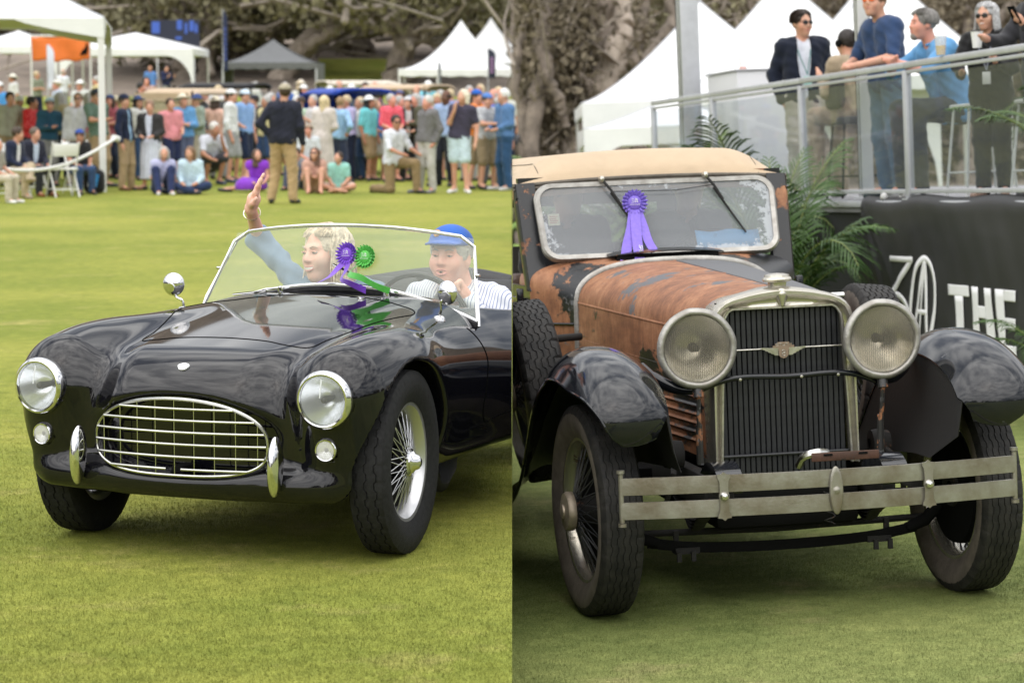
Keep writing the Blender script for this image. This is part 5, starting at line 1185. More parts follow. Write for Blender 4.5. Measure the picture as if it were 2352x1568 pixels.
        lo, hi = bounds(bp, .03); sdf_obj('skirt' if skirt is not None else ('trousers' if leg > .6 else 'shorts'), botf, lo, hi, vox, fabric(bottom), root, nw)
        if not barefoot:
            for sd in 'LR':
                a, t_ = J['an' + sd], J['to' + sd]; d = (t_ - a); hl = a + np.array([0, 0, -.045]) - d * .12
                if abs(d[2]) > .12 or a[2] > .2: hl = a - d * .1
                sp = [(hl, t_ + d * .15, .042, .036), (a, hl, .042, .042)]
                lo, hi = bounds(sp, .01); gz = min(0.0, 0) if a[2] < .15 else -9
                sdf_obj('shoe', lambda p: smax(union(p, sp, .02), gz + .004 - p[2], .008), lo, hi, min(vox, .018), mat('shoe_%02x%02x%02x' % tuple(int(255 * c) for c in shoe), shoe, .5, var=.1), root, 1)
    hs = .16 * headscale
    if hair:
        zl = {'long': .32, 'wavy': .24, 'bob': .20}.get(hair, .14)
        lo = J['head'] - (hs, hs, zl); hi = J['head'] + (hs, hs, .17); sdf_obj('hair', lambda p: hair_fn(p, HM, hair, headscale), lo, hi, min(vox, .016), mat('hair_%02x%02x%02x' % tuple(int(255 * c) for c in hairc), hairc, .55, var=.35, vscale=40, bump=.5, bscale=120), root, 1)
    if hat:
        lo = J['head'] - (.22, .24, .06); hi = J['head'] + (.22, .24, .19); sdf_obj(hat if hat in ('cap', 'beanie') else 'hat', lambda p: cap_fn(p, HM, headscale * 1.02, hat), lo, hi, min(vox, .013), fabric(hatc), root, 1)
    if glasses:
        gsub = sub('sunglasses', root, HM); b = MB()
        for q in (1, -1): b.lathe([(.0001, .004), (.018, .004), (.022, .0), (.0001, -.002)], 14, T(q * .032, -.098, .005) @ aim((q * .22, -1, 0)) @ Matrix.Diagonal((1.25, .95, 1, 1)))
        b.build('lenses', mat('lens_%02x%02x%02x' % tuple(int(255 * c) for c in glasses), glasses, .22, 0), gsub)
        b = MB(); b.tube([(-.012, -.104, .010), (.012, -.104, .010)], .003, 5); b.tube([(.05, -.09, .012), (.080, .01, .012)], .003, 5); b.tube([(-.05, -.09, .012), (-.080, .01, .012)], .003, 5); b.build('frame', M_DARK, gsub)
    if face:
        mt = lambda n_, c, r=.4: mat(n_, c, r)
        for q in (1, -1):
            if not glasses:
                ey_ = sub('eye', root, HM @ T(q * .031, -.0765, .005)); b = MB(); b.lathe([(.0118 * math.sin(a), -.0062 * math.cos(a)) for a in np.linspace(.01, 3.13, 10)], 14); b.build('eyeball', mt('eye_white', (.42, .38, .35), .2), ey_)
                b = MB(); b.lathe([(.0001, .0012), (.0048, .0), (.0052, -.002)], 12, T(-.003 if yaw < -5 else 0, -.0108, 0) @ aim((0, -1, 0))); b.build('iris', mt('eye_iris', (.05, .035, .03), .1), ey_)
                lid = [(.015 * math.cos(a), -.0105 - .002 * math.sin(a), .0055 * math.sin(a)) for a in np.linspace(.15, 3.0, 8)]; b = MB(); b.tube(lid, [.001] + [.0034] * 6 + [.001], 5); b.build('eyelid', skin(skinc), ey_)
            b = MB(); b.tube([(q * .014, -.094, .024), (q * .032, -.092, .031), (q * .048, -.078, .026)], [.0022, .003, .0015], 5); b.build('eyebrow', mat('brow_%02x%02x%02x' % tuple(int(180 * c) for c in hairc), tuple(c * .7 for c in hairc), .8), root, M=HM)
        lipc = mat('lip_%02x' % int(255 * skinc[0]), (skinc[0] * .82, skinc[1] * .55, skinc[2] * .6), .35)
        if mouth == 'smile':
            b = MB(); b.tube(curve3([(-.031, -.076, -.052), (-.016, -.092, -.061), (0, -.096, -.063), (.016, -.092, -.061), (.031, -.076, -.052)], 13), [.0035] + [.0062] * 11 + [.0035], 8, flat=(.5, 1)); b.build('teeth', mat('teeth', (.80, .78, .72), .25), root, M=HM)
            b = MB(); b.tube(curve3([(-.034, -.074, -.050), (-.016, -.094, -.0545), (0, -.0985, -.0555), (.016, -.094, -.0545), (.034, -.074, -.050)], 13), .0030, 6); b.tube(curve3([(-.034, -.074, -.050), (-.018, -.092, -.068), (0, -.097, -.0715), (.018, -.092, -.068), (.034, -.074, -.050)], 13), .0034, 6); b.build('lips', lipc, root, M=HM)
        else:
            op = .004 if mouth == 'open' else .0
            b = MB(); b.tube(curve3([(-.026, -.082, -.061), (-.010, -.097, -.058 + op), (0, -.098, -.059 + op), (.010, -.097, -.058 + op), (.026, -.082, -.061)], 11), [.0015] + [.0032] * 9 + [.0015], 6); b.tube(curve3([(-.025, -.082, -.062), (-.010, -.095, -.069 - op), (0, -.097, -.070 - op), (.010, -.095, -.069 - op), (.025, -.082, -.062)], 11), [.0015] + [.0042] * 9 + [.0015], 6); b.build('lips', lipc, root, M=HM)
            if op: b = MB(); b.tube([(-.02, -.084, -.063), (0, -.0935, -.064), (.02, -.084, -.063)], [.002, .0042, .002], 6); b.build('mouth', M_DARK, root, M=HM)
    if strands: hair_strands(root, HM @ Matrix.Scale(headscale, 4), strands, hairc)
    if extra: extra(root, J, HM)
    return root
# ------------------------------------------------------------------ the two people in the roadster
def seated_in(M, label, head, neck, shL, shR, elL, wrL, haL, elR, wrR, haR, hipz, hipx, hipl, **kw):
    J = dict(head=A3(*head), neck=A3(*neck), shL=A3(*shL), shR=A3(*shR), elL=A3(*elL), wrL=A3(*wrL), haL=A3(*haL), elR=A3(*elR), wrR=A3(*wrR), haR=A3(*haR),
             hipL=A3(hipx + .09, hipl, hipz), hipR=A3(hipx - .09, hipl, hipz), knL=A3(hipx + .11, hipl - .40, hipz + .10), knR=A3(hipx - .11, hipl - .40, hipz + .10), anL=A3(hipx + .10, hipl - .62, hipz - .18), anR=A3(hipx - .10, hipl - .62, hipz - .18), toL=A3(hipx + .10, hipl - .72, hipz - .16), toR=A3(hipx - .10, hipl - .72, hipz - .16))
    return person(label, M, J, **kw)
def stripes(name, c1, c2, sc):
    m = bpy.data.materials.new(name); m.use_nodes = True; t = m.node_tree; b = t.nodes['Principled BSDF']; tcn = N(t, 'ShaderNodeTexCoord')
    w_ = N(t, 'ShaderNodeTexWave', Scale=sc, Distortion=1.2); w_.inputs['Detail Scale'].default_value = .6; w_.bands_direction = 'X'; r = N(t, 'ShaderNodeValToRGB'); r.color_ramp.elements[0].position = .80; r.color_ramp.elements[1].position = .90
    r.color_ramp.elements[0].color = (*c1, 1); r.color_ramp.elements[1].color = (*c2, 1); t.links.new(tcn.outputs['Object'], w_.inputs['Vector']); t.links.new(w_.outputs['Fac'], r.inputs[0]); t.links.new(r.outputs[0], b.inputs['Base Color']); b.inputs['Roughness'].default_value = .85; return m
def cap_badge(root, J, HM):
    b = MB(); b.lathe([(.0001, .004), (.014, .003), (.017, -.004)], 14, HM @ T(-.03, -.082, .098) @ aim((-.3, -1, .45))); b.build('cap_badge', mat('orange_embroidery', (.6, .28, .06), .7), root)
drv = seated_in(MC, 'man in blue cap and striped shirt driving the black roadster', (.240, 1.405, .972), (.262, 1.47, .855), (.425, 1.49, .775), (.065, 1.49, .785), (.505, 1.36, .60), (.405, 1.235, .80), (.355, 1.20, .865), (-.02, 1.36, .58), (.09, 1.22, .74), (.10, 1.18, .82), .33, .26, 1.62,
    top=stripes('striped_shirt', (.70, .72, .78), (.22, .26, .42), 24), sleeve=1.0, bottom=(.05, .05, .07), skinc=(.74, .44, .35), hair='short', hairc=(.45, .42, .38), hat='cap', hatc=(.03, .11, .42), vox=.0088, yaw=2, pitch=-6, H=1.75, face=True, fold=.005, wide=1.08, belly=.06, mouth='open', headscale=.98, extra=cap_badge,
    hands={'L': (A3(-.6, -.3, .3), 1.15, .4, A3(.0, -.75, -.6)), 'R': (A3(.7, 0, .5), 1.1, .4, A3(0, -.8, -.5))})
def bracelet(root, J, HM):
    w_ = J['wrR'] * .86 + J['elR'] * .14; d = J['wrR'] - J['elR']; b = MB(); Mx = T(*w_) @ aim(tuple(d))
    b.tube([Mx @ Vector((.036 * math.cos(a), .034 * math.sin(a), .004 * math.sin(a))) for a in np.linspace(0, 6.283, 24, endpoint=False)], .0028, 6, closed=True); b.build('bracelet', mat('silver_bracelet', (.8, .75, .65), .2, .9), root)
wom = seated_in(MC, 'blonde woman in denim shirt waving from the black roadster', (-.345, 1.42, .972), (-.325, 1.47, .86), (-.15, 1.50, .785), (-.47, 1.47, .815), (-.05, 1.42, .56), (-.12, 1.20, .58), (-.14, 1.12, .60), (-.725, 1.545, 1.022), (-.672, 1.372, 1.160), (-.622, 1.345, 1.255), .33, -.30, 1.62,
    top=(.16, .23, .32), sleeve=.56, bottom=(.3, .3, .32), skinc=(.78, .51, .41), hair='wavy', strands='wavy', hairc=(.68, .58, .45), vox=.0088, yaw=-24, pitch=-3, tilt=-4, H=1.75, face=True, mouth='smile', fold=.005, headscale=.97, wide=.92, slim=.8, extra=bracelet,
    hands={'R': (A3(.45, -.85, .1), .10, .15, A3(.5, .1, -.1)), 'L': (A3(.7, 0, .5), .5, .6)})

# ------------------------------------------------------------------ spectators along the ropes
def gpx(px, d): return ((px - 1176) / F_PX * d * math.cos(PIT), d)
def dep(py): 
    a = PIT + math.atan((py - 784) / F_PX); return CAM_H / math.tan(a)
def zat(py, d):
    a = PIT + math.atan((py - 784) / F_PX); return CAM_H - d * math.tan(a)
def loosen(J, label, kw, st):
    """small natural differences: weight on one leg, swayed shoulders, turned head"""
    rv = random.Random(label + 'x'); sw = rv.uniform(-.045, .045); tw = rv.uniform(-.04, .04)
    for k in J:
        if k[:2] in ('sh', 'el', 'wr', 'ha', 'ne', 'he'): J[k] = J[k] + (sw * (1.3 if k == 'head' else 1), (tw if k.endswith('L') else -tw if k.endswith('R') else 0), 0)
    if st:
        q = rv.choice('LR'); J['kn' + q] = J['kn' + q] + (0, -rv.uniform(.02, .09), -.01); sg = 1 if q == 'L' else -1
        J['an' + q] = J['an' + q] + (sg * rv.uniform(0, .08), -rv.uniform(0, .10), 0); J['to' + q] = J['to' + q] + (sg * rv.uniform(.03, .12), -rv.uniform(0, .08), 0)
        for k in ('hipL', 'hipR'): J[k] = J[k] + (-sw * .5, 0, 0)
        dz = rv.uniform(-.02, .02); J['shL'] = J['shL'] + (0, 0, dz); J['shR'] = J['shR'] - (0, 0, dz)
    kw['yaw'] = kw.get('yaw', 0) + rv.uniform(-32, 32); kw['pitch'] = kw.get('pitch', 0) + rv.uniform(-14, 6)
def crowd(label, px, feet, topy, pose='stand', rz=0, arms='down', **kw):
    d = dep(feet); x = (px - 1176) / F_PX * (d * math.cos(PIT) + CAM_H * math.sin(PIT))
    ht = zat(topy, d)
    if pose == 'stand': J = pose_stand(arms, kw.pop('stance', .10), kw.pop('lean', 0)); full_h = 1.75
    elif pose == 'sit': J = pose_sit(arms, .45, kw.pop('cross', False), kw.pop('lean', .12)); full_h = 1.32
    elif pose == 'ground': J = pose_ground(arms, kw.pop('kind', 'cross')); full_h = .93
    elif pose == 'kneel': J = pose_kneel(arms); full_h = 1.36
    elif pose == 'crouch': J = pose_crouch(arms if not isinstance(arms, str) else ('chin', 'knee')); full_h = 1.11
    if kw.get('hat') in ('cap',): full_h += .01
    if kw.get('hat') in ('wide', 'cowboy'): full_h += .03
    kw.setdefault('vox', .0235); loosen(J, label, kw, pose == 'stand')
    return person(label, T(x, d, 0) @ Matrix.Rotation(rad(rz), 4, 'Z'), J, H=1.75 * ht / full_h, group='spectators along the lawn', **kw)
W_ = (.68, .69, .70); NAVY = (.012, .018, .045); KHAKI = (.33, .24, .14); JEAN = (.035, .07, .16); LBLUE = (.30, .48, .68); GREY = (.25, .25, .26)
BR = (.05, .03, .018); BL = (.55, .44, .28); GH = (.42, .41, .40); BK = (.012, .010, .009)
# row seated left of the tent post
crowd('seated person at far left edge, pale trousers and white trainers', -14, 466, 318, 'sit', 70, 'lap', top=(.30, .28, .25), bottom=(.50, .45, .36), shoe=(.75, .75, .74), hair='short', hairc=GH)
crowd('seated man in navy suit with crossed khaki legs, head turned right', 30, 455, 292, 'sit', 58, 'lap', cross=True, top=NAVY, sleeve=1, jacket=W_, bottom=(.42, .34, .23), shoe=(.35, .28, .2), hairc=BR, yaw=20)
crowd('seated man in dark suit and pale tie with brown shoes', 74, 450, 292, 'sit', 45, 'lap', top=(.018, .02, .035), sleeve=1, jacket=(.5, .58, .68), bottom=(.03, .032, .04), shoe=(.28, .09, .03), hairc=(.12, .09, .07))
crowd('seated man in black polo, blue cap and jeans holding a phone', 182, 446, 296, 'sit', 28, 'lap', top=(.02, .02, .022), bottom=JEAN, hat='cap', hatc=(.03, .07, .3), hairc=BK, glasses=(.02, .02, .02), skinc=SKIN_T)
# standing behind them
crowd('spectator in floral shirt behind the suited men', 22, 425, 212, rz=20, top=(.36, .36, .30), bottom=KHAKI, hairc=BK)
crowd('spectator in red hoodie seen from the side', 74, 425, 222, rz=75, arms='front', top=(.55, .015, .02), sleeve=1, bottom=(.03, .03, .04), hairc=BK, skinc=SKIN_T)
crowd('man in teal jumper and pale blue cap with folded arms', 114, 428, 224, rz=15, arms='cross', top=(.02, .07, .12), sleeve=1, bottom=GREY, hat='cap', hatc=(.40, .52, .68), glasses=(.02, .02, .02))
crowd('man in sunglasses and untucked white shirt behind black polo', 176, 428, 214, rz=-5, top=(.66, .66, .74), sleeve=.95, bottom=(.4, .36, .3), hairc=(.2, .13, .08), glasses=(.02, .015, .01), hem=.16)
crowd('man in dark green polo and cap with khaki trousers', 228, 430, 204, rz=55, arms=('down', 'point'), top=(.02, .06, .035), bottom=KHAKI, hat='cap', hatc=(.03, .035, .05), glasses=(.02, .02, .02), belly=.05)
crowd('man in navy blazer half hidden by the tent post', 290, 438, 216, rz=70, top=NAVY, sleeve=1, jacket=LBLUE, bottom=KHAKI, hat='cap', hatc=NAVY, shoe=(.15, .07, .03), belly=.05)
crowd('woman in black denim jacket and long pale dress', 348, 437, 232, rz=-10, arms='front', top=(.035, .033, .034), sleeve=.95, bottom=(.55, .58, .68), skirt=.75, hair='bun', hairc=(.25, .15, .1), jacket=(.55, .58, .68))
crowd('man in pink polo and navy shorts', 396, 428, 226, rz=40, arms=('front', 'down'), top=(.66, .26, .29), bottom=(.02, .028, .08), leg=.42, hairc=BR, belly=.06)
crowd('man in blue shirt and cream sun hat behind pink polo', 424, 422, 214, rz=30, arms='cross', top=(.12, .30, .55), sleeve=.9, bottom=(.1, .12, .2), hat='wide', hatc=(.66, .60, .48), hairc=GH)
crowd('grey haired woman in lilac tee sitting on the grass', 371, 446, 336, 'ground', 15, 'lap', kind='knees', top=(.42, .43, .62), bottom=(.02, .03, .09), hair='bob', hairc=GH, shoe=(.6, .6, .6))
crowd('woman in pale blue blouse and jeans sitting on the grass', 440, 446, 336, 'ground', 0, 'lap', top=(.48, .62, .72), sleeve=.9, bottom=(.02, .035, .09), hair='long', hairc=(.2, .12, .07), shoe=(.04, .04, .05))
crowd('white haired man crouching in a white shirt, hand to chin', 478, 424, 280, 'crouch', 35, top=(.58, .60, .68), bottom=(.05, .05, .06), leg=.45, hairc=(.62, .60, .57), shoe=(.05, .07, .12), skinc=SKIN_T)
crowd('man in open white shirt, white cap and grey shorts', 532, 420, 205, rz=80, arms=('front', 'down'), top=(.66, .68, .68), sleeve=.7, bottom=(.34, .35, .36), leg=.45, hat='cap', hatc=W_, shoe=(.06, .08, .13), hem=.12)
crowd('man in mid blue polo and navy shorts beside white cap', 563, 418, 206, rz=60, top=(.10, .20, .48), bottom=(.015, .025, .06), leg=.48, hat='cap', hatc=(.5, .6, .7))
crowd('person in black outfit and dark cap behind blue polo', 590, 410, 218, rz=-20, arms='front', top=(.03, .03, .035), sleeve=.9, bottom=BK, hat='cap', hatc=(.03, .03, .04), jacket=(.6, .6, .6))
crowd('young woman in white top with black hair left of the steward', 610, 405, 232, rz=25, top=(.6, .6, .6), bottom=BK, hair='long', hairc=BK)
crowd('steward in navy jacket and khaki trousers seen from behind', 652, 468, 192, rz=172, arms=('hips', 'down'), top=(.016, .02, .035), sleeve=1, bottom=(.40, .28, .15), hat='cap', hatc=(.36, .32, .24), hair='short', hairc=BR, stance=.13, hem=.06, wide=1.08, vox=.02)
crowd('girl in purple dress sitting sideways on the grass', 592, 440, 342, 'ground', 10, 'lap', kind='side', top=(.22, .04, .50), sleeve=.12, bottom=(.22, .05, .5), skirt=.4, hair='long', hairc=(.10, .06, .04), collar=False)
crowd('person in grey sitting half hidden behind the steward legs', 690, 436, 340, 'ground', -20, 'lap', kind='knees', top=(.16, .17, .19), bottom=(.06, .07, .10), hairc=BR)
crowd('young woman in tan top and sunglasses hugging her knees on the grass', 722, 444, 338, 'ground', 5, 'cross', kind='knees', top=(.50, .30, .24), sleeve=.2, bottom=(.45, .27, .2), leg=.4, hair='long', hairc=(.13, .07, .045), glasses=(.03, .02, .02), barefoot=True, collar=False)
crowd('teenager in mint polo sitting cross legged on the grass', 779, 444, 348, 'ground', 0, 'lap', top=(.28, .56, .50), bottom=(.5, .36, .3), leg=.4, hairc=(.05, .03, .02), barefoot=True)
crowd('man in flat cap and white shirt sitting behind tan top woman', 712, 428, 284, 'sit', 20, 'lap', top=(.6, .64, .68), bottom=(.1, .07, .05), hat='cap', hatc=(.34, .26, .2), skinc=SKIN_R)
crowd('blonde woman in cream floral dress seen from behind', 742, 425, 220, rz=165, arms='front', top=(.58, .53, .50), sleeve=.6, bottom=(.56, .51, .48), skirt=.7, hair='long', hairc=(.66, .54, .33), hem=.05)
crowd('man in sky blue shirt facing away beside cream dress', 778, 420, 224, rz=150, arms='hips', top=(.30, .50, .74), sleeve=.8, bottom=(.03, .04, .08), hairc=(.3, .2, .1), belly=.05)
crowd('woman in bright blue top with white bag and bare legs', 868, 414, 230, rz=60, arms='front', top=(.03, .22, .62), sleeve=.7, bottom=(.62, .62, .64), leg=.36, hair='long', hairc=(.3, .18, .1), hem=.1, shoe=(.3, .2, .12))
crowd('bearded man kneeling on one knee in white patterned shirt', 905, 444, 264, 'kneel', 48, ('knee', 'knee'), top=(.60, .62, .68), sleeve=.5, bottom=(.24, .17, .09), hairc=BK, glasses=(.02, .02, .02), shoe=(.02, .02, .025), hem=.10, skinc=SKIN_T)
crowd('man in red polo behind the kneeling man', 902, 418, 216, rz=25, arms='front', top=(.68, .03, .06), sleeve=.5, bottom=(.5, .4, .3), leg=.48, hairc=GH, skinc=SKIN_R, belly=.05)
crowd('man in black suit and pale cap between red and grey', 938, 416, 222, rz=10, arms='front', top=(.015, .015, .018), sleeve=1, jacket=(.55, .55, .56), bottom=(.02, .02, .022), hat='cap', hatc=(.5, .5, .52))
crowd('grey haired man in charcoal jumper and pale grey trousers', 982, 444, 220, rz=-42, arms=('pocket', 'down'), top=(.048, .046, .05), sleeve=1, bottom=(.46, .45, .43), hairc=(.55, .54, .52), shoe=(.2, .2, .22), skinc=SKIN_R, wide=1.08, belly=.05)
crowd('man in pale blue shirt and dark trousers right of charcoal jumper', 1023, 428, 208, rz=-30, top=(.36, .48, .74), sleeve=.5, bottom=(.012, .014, .022), hair='balding', hairc=BK, skinc=SKIN_D)
crowd('blonde woman in dark patterned tee and pale denim shorts', 1057, 444, 206, rz=-15, arms=('down', 'chin'), top=(.05, .045, .075), bottom=(.50, .62, .70), leg=.40, hair='bob', hairc=(.68, .62, .5), shoe=(.7, .7, .7))
crowd('man in orange shirt and blue cap', 1094, 434, 206, rz=40, arms='front', top=(.78, .24, .04), bottom=(.28, .22, .14), leg=.48, hat='cap', hatc=(.02, .10, .42), belly=.08)
crowd('man in grey tee and blue cap beside orange shirt', 1117, 436, 214, rz=50, arms='point', top=(.40, .41, .43), bottom=(.26, .2, .13), leg=.48, hat='cap', hatc=(.08, .18, .45), shoe=(.02, .02, .02))
crowd('ruddy bald man in royal blue shirt behind grey tee', 1133, 424, 205, rz=-10, top=(.02, .06, .28), bottom=(.1, .1, .12), hair='balding', hairc=GH, skinc=SKIN_R)
crowd('man in dark rucksack and black shirt near the right of the crowd', 1148, 430, 222, rz=150, top=(.02, .02, .025), sleeve=.5, bottom=(.2, .16, .1), hairc=GH, skinc=SKIN_R, hem=.1)
crowd('white haired man in denim shirt and jeans, last on the right', 1160, 438, 205, rz=-70, arms='front', top=(.08, .17, .34), sleeve=.9, bottom=(.03, .08, .18), hairc=(.7, .7, .68), shoe=(.5, .5, .5))
# farther rows: heads and shoulders seen over the front row
far = [(8, 404, 190, (.06, .25, .55), 'cap', W_, 'cobalt tee and white cap near the left edge'), (36, 402, 172, (.6, .6, .6), 'wide', (.7, .68, .6), 'white shirt and straw hat under the orange banner'),
       (90, 398, 165, (.10, .12, .08), None, None, 'olive jacket under the orange banner'), (136, 404, 186, (.55, .62, .75), 'cowboy', (.72, .70, .66), 'pale shirt and white cowboy hat'), (150, 396, 160, (.62, .64, .7), None, None, 'white shirt with back to the banner'),
       (186, 400, 186, (.6, .62, .6), 'wide', (.7, .7, .68), 'white tunic and white bucket hat'), (226, 396, 176, (.3, .24, .1), None, None, 'mustard top behind the green polo'), (326, 404, 190, (.12, .13, .12), None, None, 'speckled grey shirt right of the tent post'),
       (352, 392, 152, (.10, .22, .5), None, None, 'blue shirt and tan trousers under the white tent'), (386, 392, 152, (.015, .02, .06), None, None, 'navy suit under the white tent'), (345, 398, 178, (.6, .4, .35), None, None, 'pale pink blouse by the tent'), (452, 404, 208, (.35, .36, .4), 'cap', W_, 'grey shirt and white cap left of the black car'),
       (508, 396, 196, (.6, .6, .62), None, None, 'white blouse near the grey tent'), (700, 402, 196, (.6, .6, .6), 'cap', W_, 'white shirt and white cap right of the steward'), (690, 396, 186, (.6, .6, .55), 'wide', (.66, .6, .5), 'cream shirt and straw hat right of the steward'), (760, 398, 200, (.3, .05, .1), 'wide', (.74, .74, .72), 'maroon top and white sun hat'),
       (776, 392, 186, (.05, .08, .45), None, None, 'royal blue shirt by the tan car'), (790, 400, 204, (.55, .4, .5), None, None, 'dusky pink top left of the blue car'), (806, 404, 196, (.02, .05, .3), 'wide', (.76, .76, .74), 'blue shirt and big white hat in front of the blue car'), (840, 394, 190, (.55, .58, .66), None, None, 'pale shirt behind the blue car'), (858, 392, 188, (.25, .05, .12), None, None, 'wine red blouse behind the blue car'),
       (922, 404, 208, (.5, .5, .55), 'cap', (.1, .1, .2), 'grey shirt and navy cap behind red polo'), (958, 398, 196, (.35, .42, .55), None, None, 'blue grey shirt left of the white tent'), (988, 392, 188, (.2, .5, .6), 'wide', (.72, .72, .7), 'aqua shirt and white hat by the white tent'), (1010, 404, 208, (.58, .5, .4), None, None, 'beige shirt behind the charcoal jumper'), (1040, 402, 206, (.1, .14, .3), None, None, 'navy tee behind the blonde woman'),
       (1078, 400, 198, (.6, .3, .25), None, None, 'coral shirt behind orange shirt'), (1104, 396, 194, (.03, .08, .32), None, None, 'blue jumper under the white tent peak'), (1146, 398, 200, (.45, .1, .1), None, None, 'red top near the right edge of the crowd'), (1164, 400, 204, (.55, .55, .5), 'cap', (.5, .55, .6), 'grey polo and pale cap near the right edge'), (660, 394, 190, (.06, .14, .4), None, None, 'blue jacket behind the steward cap'), (520, 404, 206, (.1, .1, .12), None, None, 'black tee left of the white cap man'), (478, 402, 205, (.6, .45, .42), None, None, 'salmon shirt behind the crouching man'),
       (625, 404, 214, (.15, .18, .3), None, None, 'slate shirt left of the steward')]
mid = [(248, 412, 'maroon polo right of the dark green polo', (.2, .02, .04)), (322, 414, 'white linen shirt between the post and the black jacket', (.62, .62, .6)), (455, 414, 'sage shirt behind the crouching man', (.3, .36, .3)), (500, 412, 'peach blouse left of the open white shirt', (.62, .4, .32)), (612, 416, 'lemon top left of the steward shoulder', (.62, .56, .3)), (694, 414, 'pale green shirt right of the steward', (.4, .52, .4)),
       (720, 416, 'white sleeveless top left of the blonde woman in cream', (.64, .64, .66)), (800, 416, 'lavender shirt right of the sky blue shirt', (.42, .38, .6)), (826, 414, 'white tee beside the blue show car', (.66, .66, .66)), (848, 416, 'teal dress left of the bright blue top', (.05, .3, .33)), (922, 412, 'cream jacket right of the red polo', (.58, .52, .42)), (958, 416, 'dark olive coat left of the charcoal jumper', (.08, .08, .05)), (1006, 414, 'rose shirt right of the charcoal jumper', (.58, .3, .32)), (1076, 416, 'black polo between the blonde woman and orange shirt', (.02, .02, .025)), (268, 410, 'light grey hoodie just left of the tent post', (.45, .45, .46)), (208, 414, 'burgundy blouse left of the dark green polo', (.25, .04, .08)), (50, 412, 'white shirt behind the suited men', (.64, .64, .66)), (144, 412, 'sand coloured shirt right of the teal jumper', (.5, .42, .3)), (640, 412, 'turquoise tee beside the steward elbow', (.1, .45, .5)), (1104, 414, 'striped blue top right of orange shirt', (.2, .3, .5))]
rg = random.Random(9)
for (px, ft, txt, c) in mid:
    crowd('spectator in ' + txt, px, ft, rg.uniform(212, 224), rz=rg.choice((-50, -20, 10, 35, 60, 160)), arms=rg.choice(('down', 'front', 'cross', 'hips', 'phone')), top=c, sleeve=rg.choice((.35, .45, .9)), bottom=rg.choice((KHAKI, NAVY, GREY, JEAN, (.5, .46, .4))), leg=rg.choice((1.0, .45)), hat=rg.choice((None, None, 'cap', 'wide')), hatc=rg.choice((W_, (.6, .55, .42), (.05, .08, .2))), hair=rg.choice(('short', 'short', 'bob', 'long')), hairc=rg.choice((BR, BK, BL, GH)), skinc=rg.choice((SKIN, SKIN_R, SKIN_T)), vox=.03)
rg = random.Random(4)
def hz(d): return max(0., .02 * (d - 55)) if d < 125 else 1.4 + .09 * (d - 125)
def far_row(label, px, topy, rz, arms, **kw):
    k = (210 - topy) / F_PX; d = (1.72 - CAM_H - 1.1) / (k - .02); d = max(d, 47)
    H = (CAM_H + k * d - hz(d)) if d <= 55 else 1.72
    return person(label, T((px - 1176) / F_PX * d, d, hz(d)) @ Matrix.Rotation(rad(rz), 4, 'Z'), (lambda J: (loosen(J, label, kw, True), J)[1])(pose_stand(arms)), H=H, group='spectators along the lawn', **kw)
for (px, ft, tp_, c, hat, hc_, txt) in far:
    far_row('spectator in ' + txt, px, tp_, rz=rg.choice((-60, -25, 0, 20, 50, 150, 180)), arms=rg.choice(('down', 'front', 'cross', 'phone', 'hips')), top=c, sleeve=rg.choice((.35, .4, .9)), bottom=rg.choice((KHAKI, NAVY, GREY, JEAN)), hat=hat, hatc=hc_ or W_, hair=rg.choice(('short', 'short', 'bob', 'balding')), hairc=rg.choice((BR, BK, BL, GH, GH)), skinc=rg.choice((SKIN, SKIN_R, SKIN_T)), vox=.03)
TRIM_LEFT.append(drv)
# ================================================================== raised viewing deck on the right
DU = Vector((.19576, -.98065, 0)); DN = Vector((.98065, .19576, 0))
DK = WR @ Matrix(((DU.x, DN.x, 0, 3.113), (DU.y, DN.y, 0, 20.1), (0, 0, 1, 0), (0, 0, 0, 1)))    # x along the front towards the camera, y into the deck
DZ, RZ = 1.467, 1.062
M_GALU = mat('grey_aluminium', (.50, .51, .55), .42, .25, var=.06, vscale=8)
M_VINYL = mat('black_banner_vinyl', (.026, .026, .027), .5, 0, var=.1, vscale=3, spec=.45)
M_WPR = mat('white_banner_print', (.82, .82, .84), .5)
deck = thing('viewing_deck', 'raised viewing deck wrapped in a black printed banner', 'deck', DK)
b = MB(); b.box((-3.2, 2.05, DZ - .05), (15.5, 4.1, .10)); b.build('floor', mat('deck_floor', (.22, .22, .23), .7, var=.15, vscale=4), deck)
b = MB(); b.box((-3.2, -.012, DZ - .03), (15.5, .03, .055), bev=.008); b.build('edge_trim', M_GALU, deck)
b = MB(); b.box((-6.0, .06, .69), (10.0, .03, 1.36)); b.build('plain_skirt', mat('black_skirt_cloth', (.016, .017, .019), .7), deck)
S = np.linspace(-.98, 4.6, 260); Zs = np.linspace(.01, DZ + .03, 64)
def vin(s, z):
    """the banner hangs from the deck edge with diagonal tension creases from its corner and gentle billows"""
    d = math.hypot(s + .98, DZ - z) + 1e-6; a = math.atan2(DZ - z, s + .98)
    cr = .030 * math.exp(-((a - 1.02) / .055)**2) * math.exp(-d * .8) + .020 * math.exp(-((a - 1.28) / .05)**2) * math.exp(-d * .6) + .016 * math.exp(-((a - .72) / .05)**2) * math.exp(-d)
    bil = .012 * math.sin(s * 3.1 + z * 1.7) + .008 * math.sin(s * 6.7 - z * 5) * (DZ - z) + .006 * math.sin(z * 4 + s * 2) + .003 * math.sin(s * 17 + z * 9)
    bil *= min(1, (DZ - z) / .25) if z < DZ else 0
    t = max(0, z - (DZ - .09)) / .12
    return -.045 - cr - bil + .03 * t * t
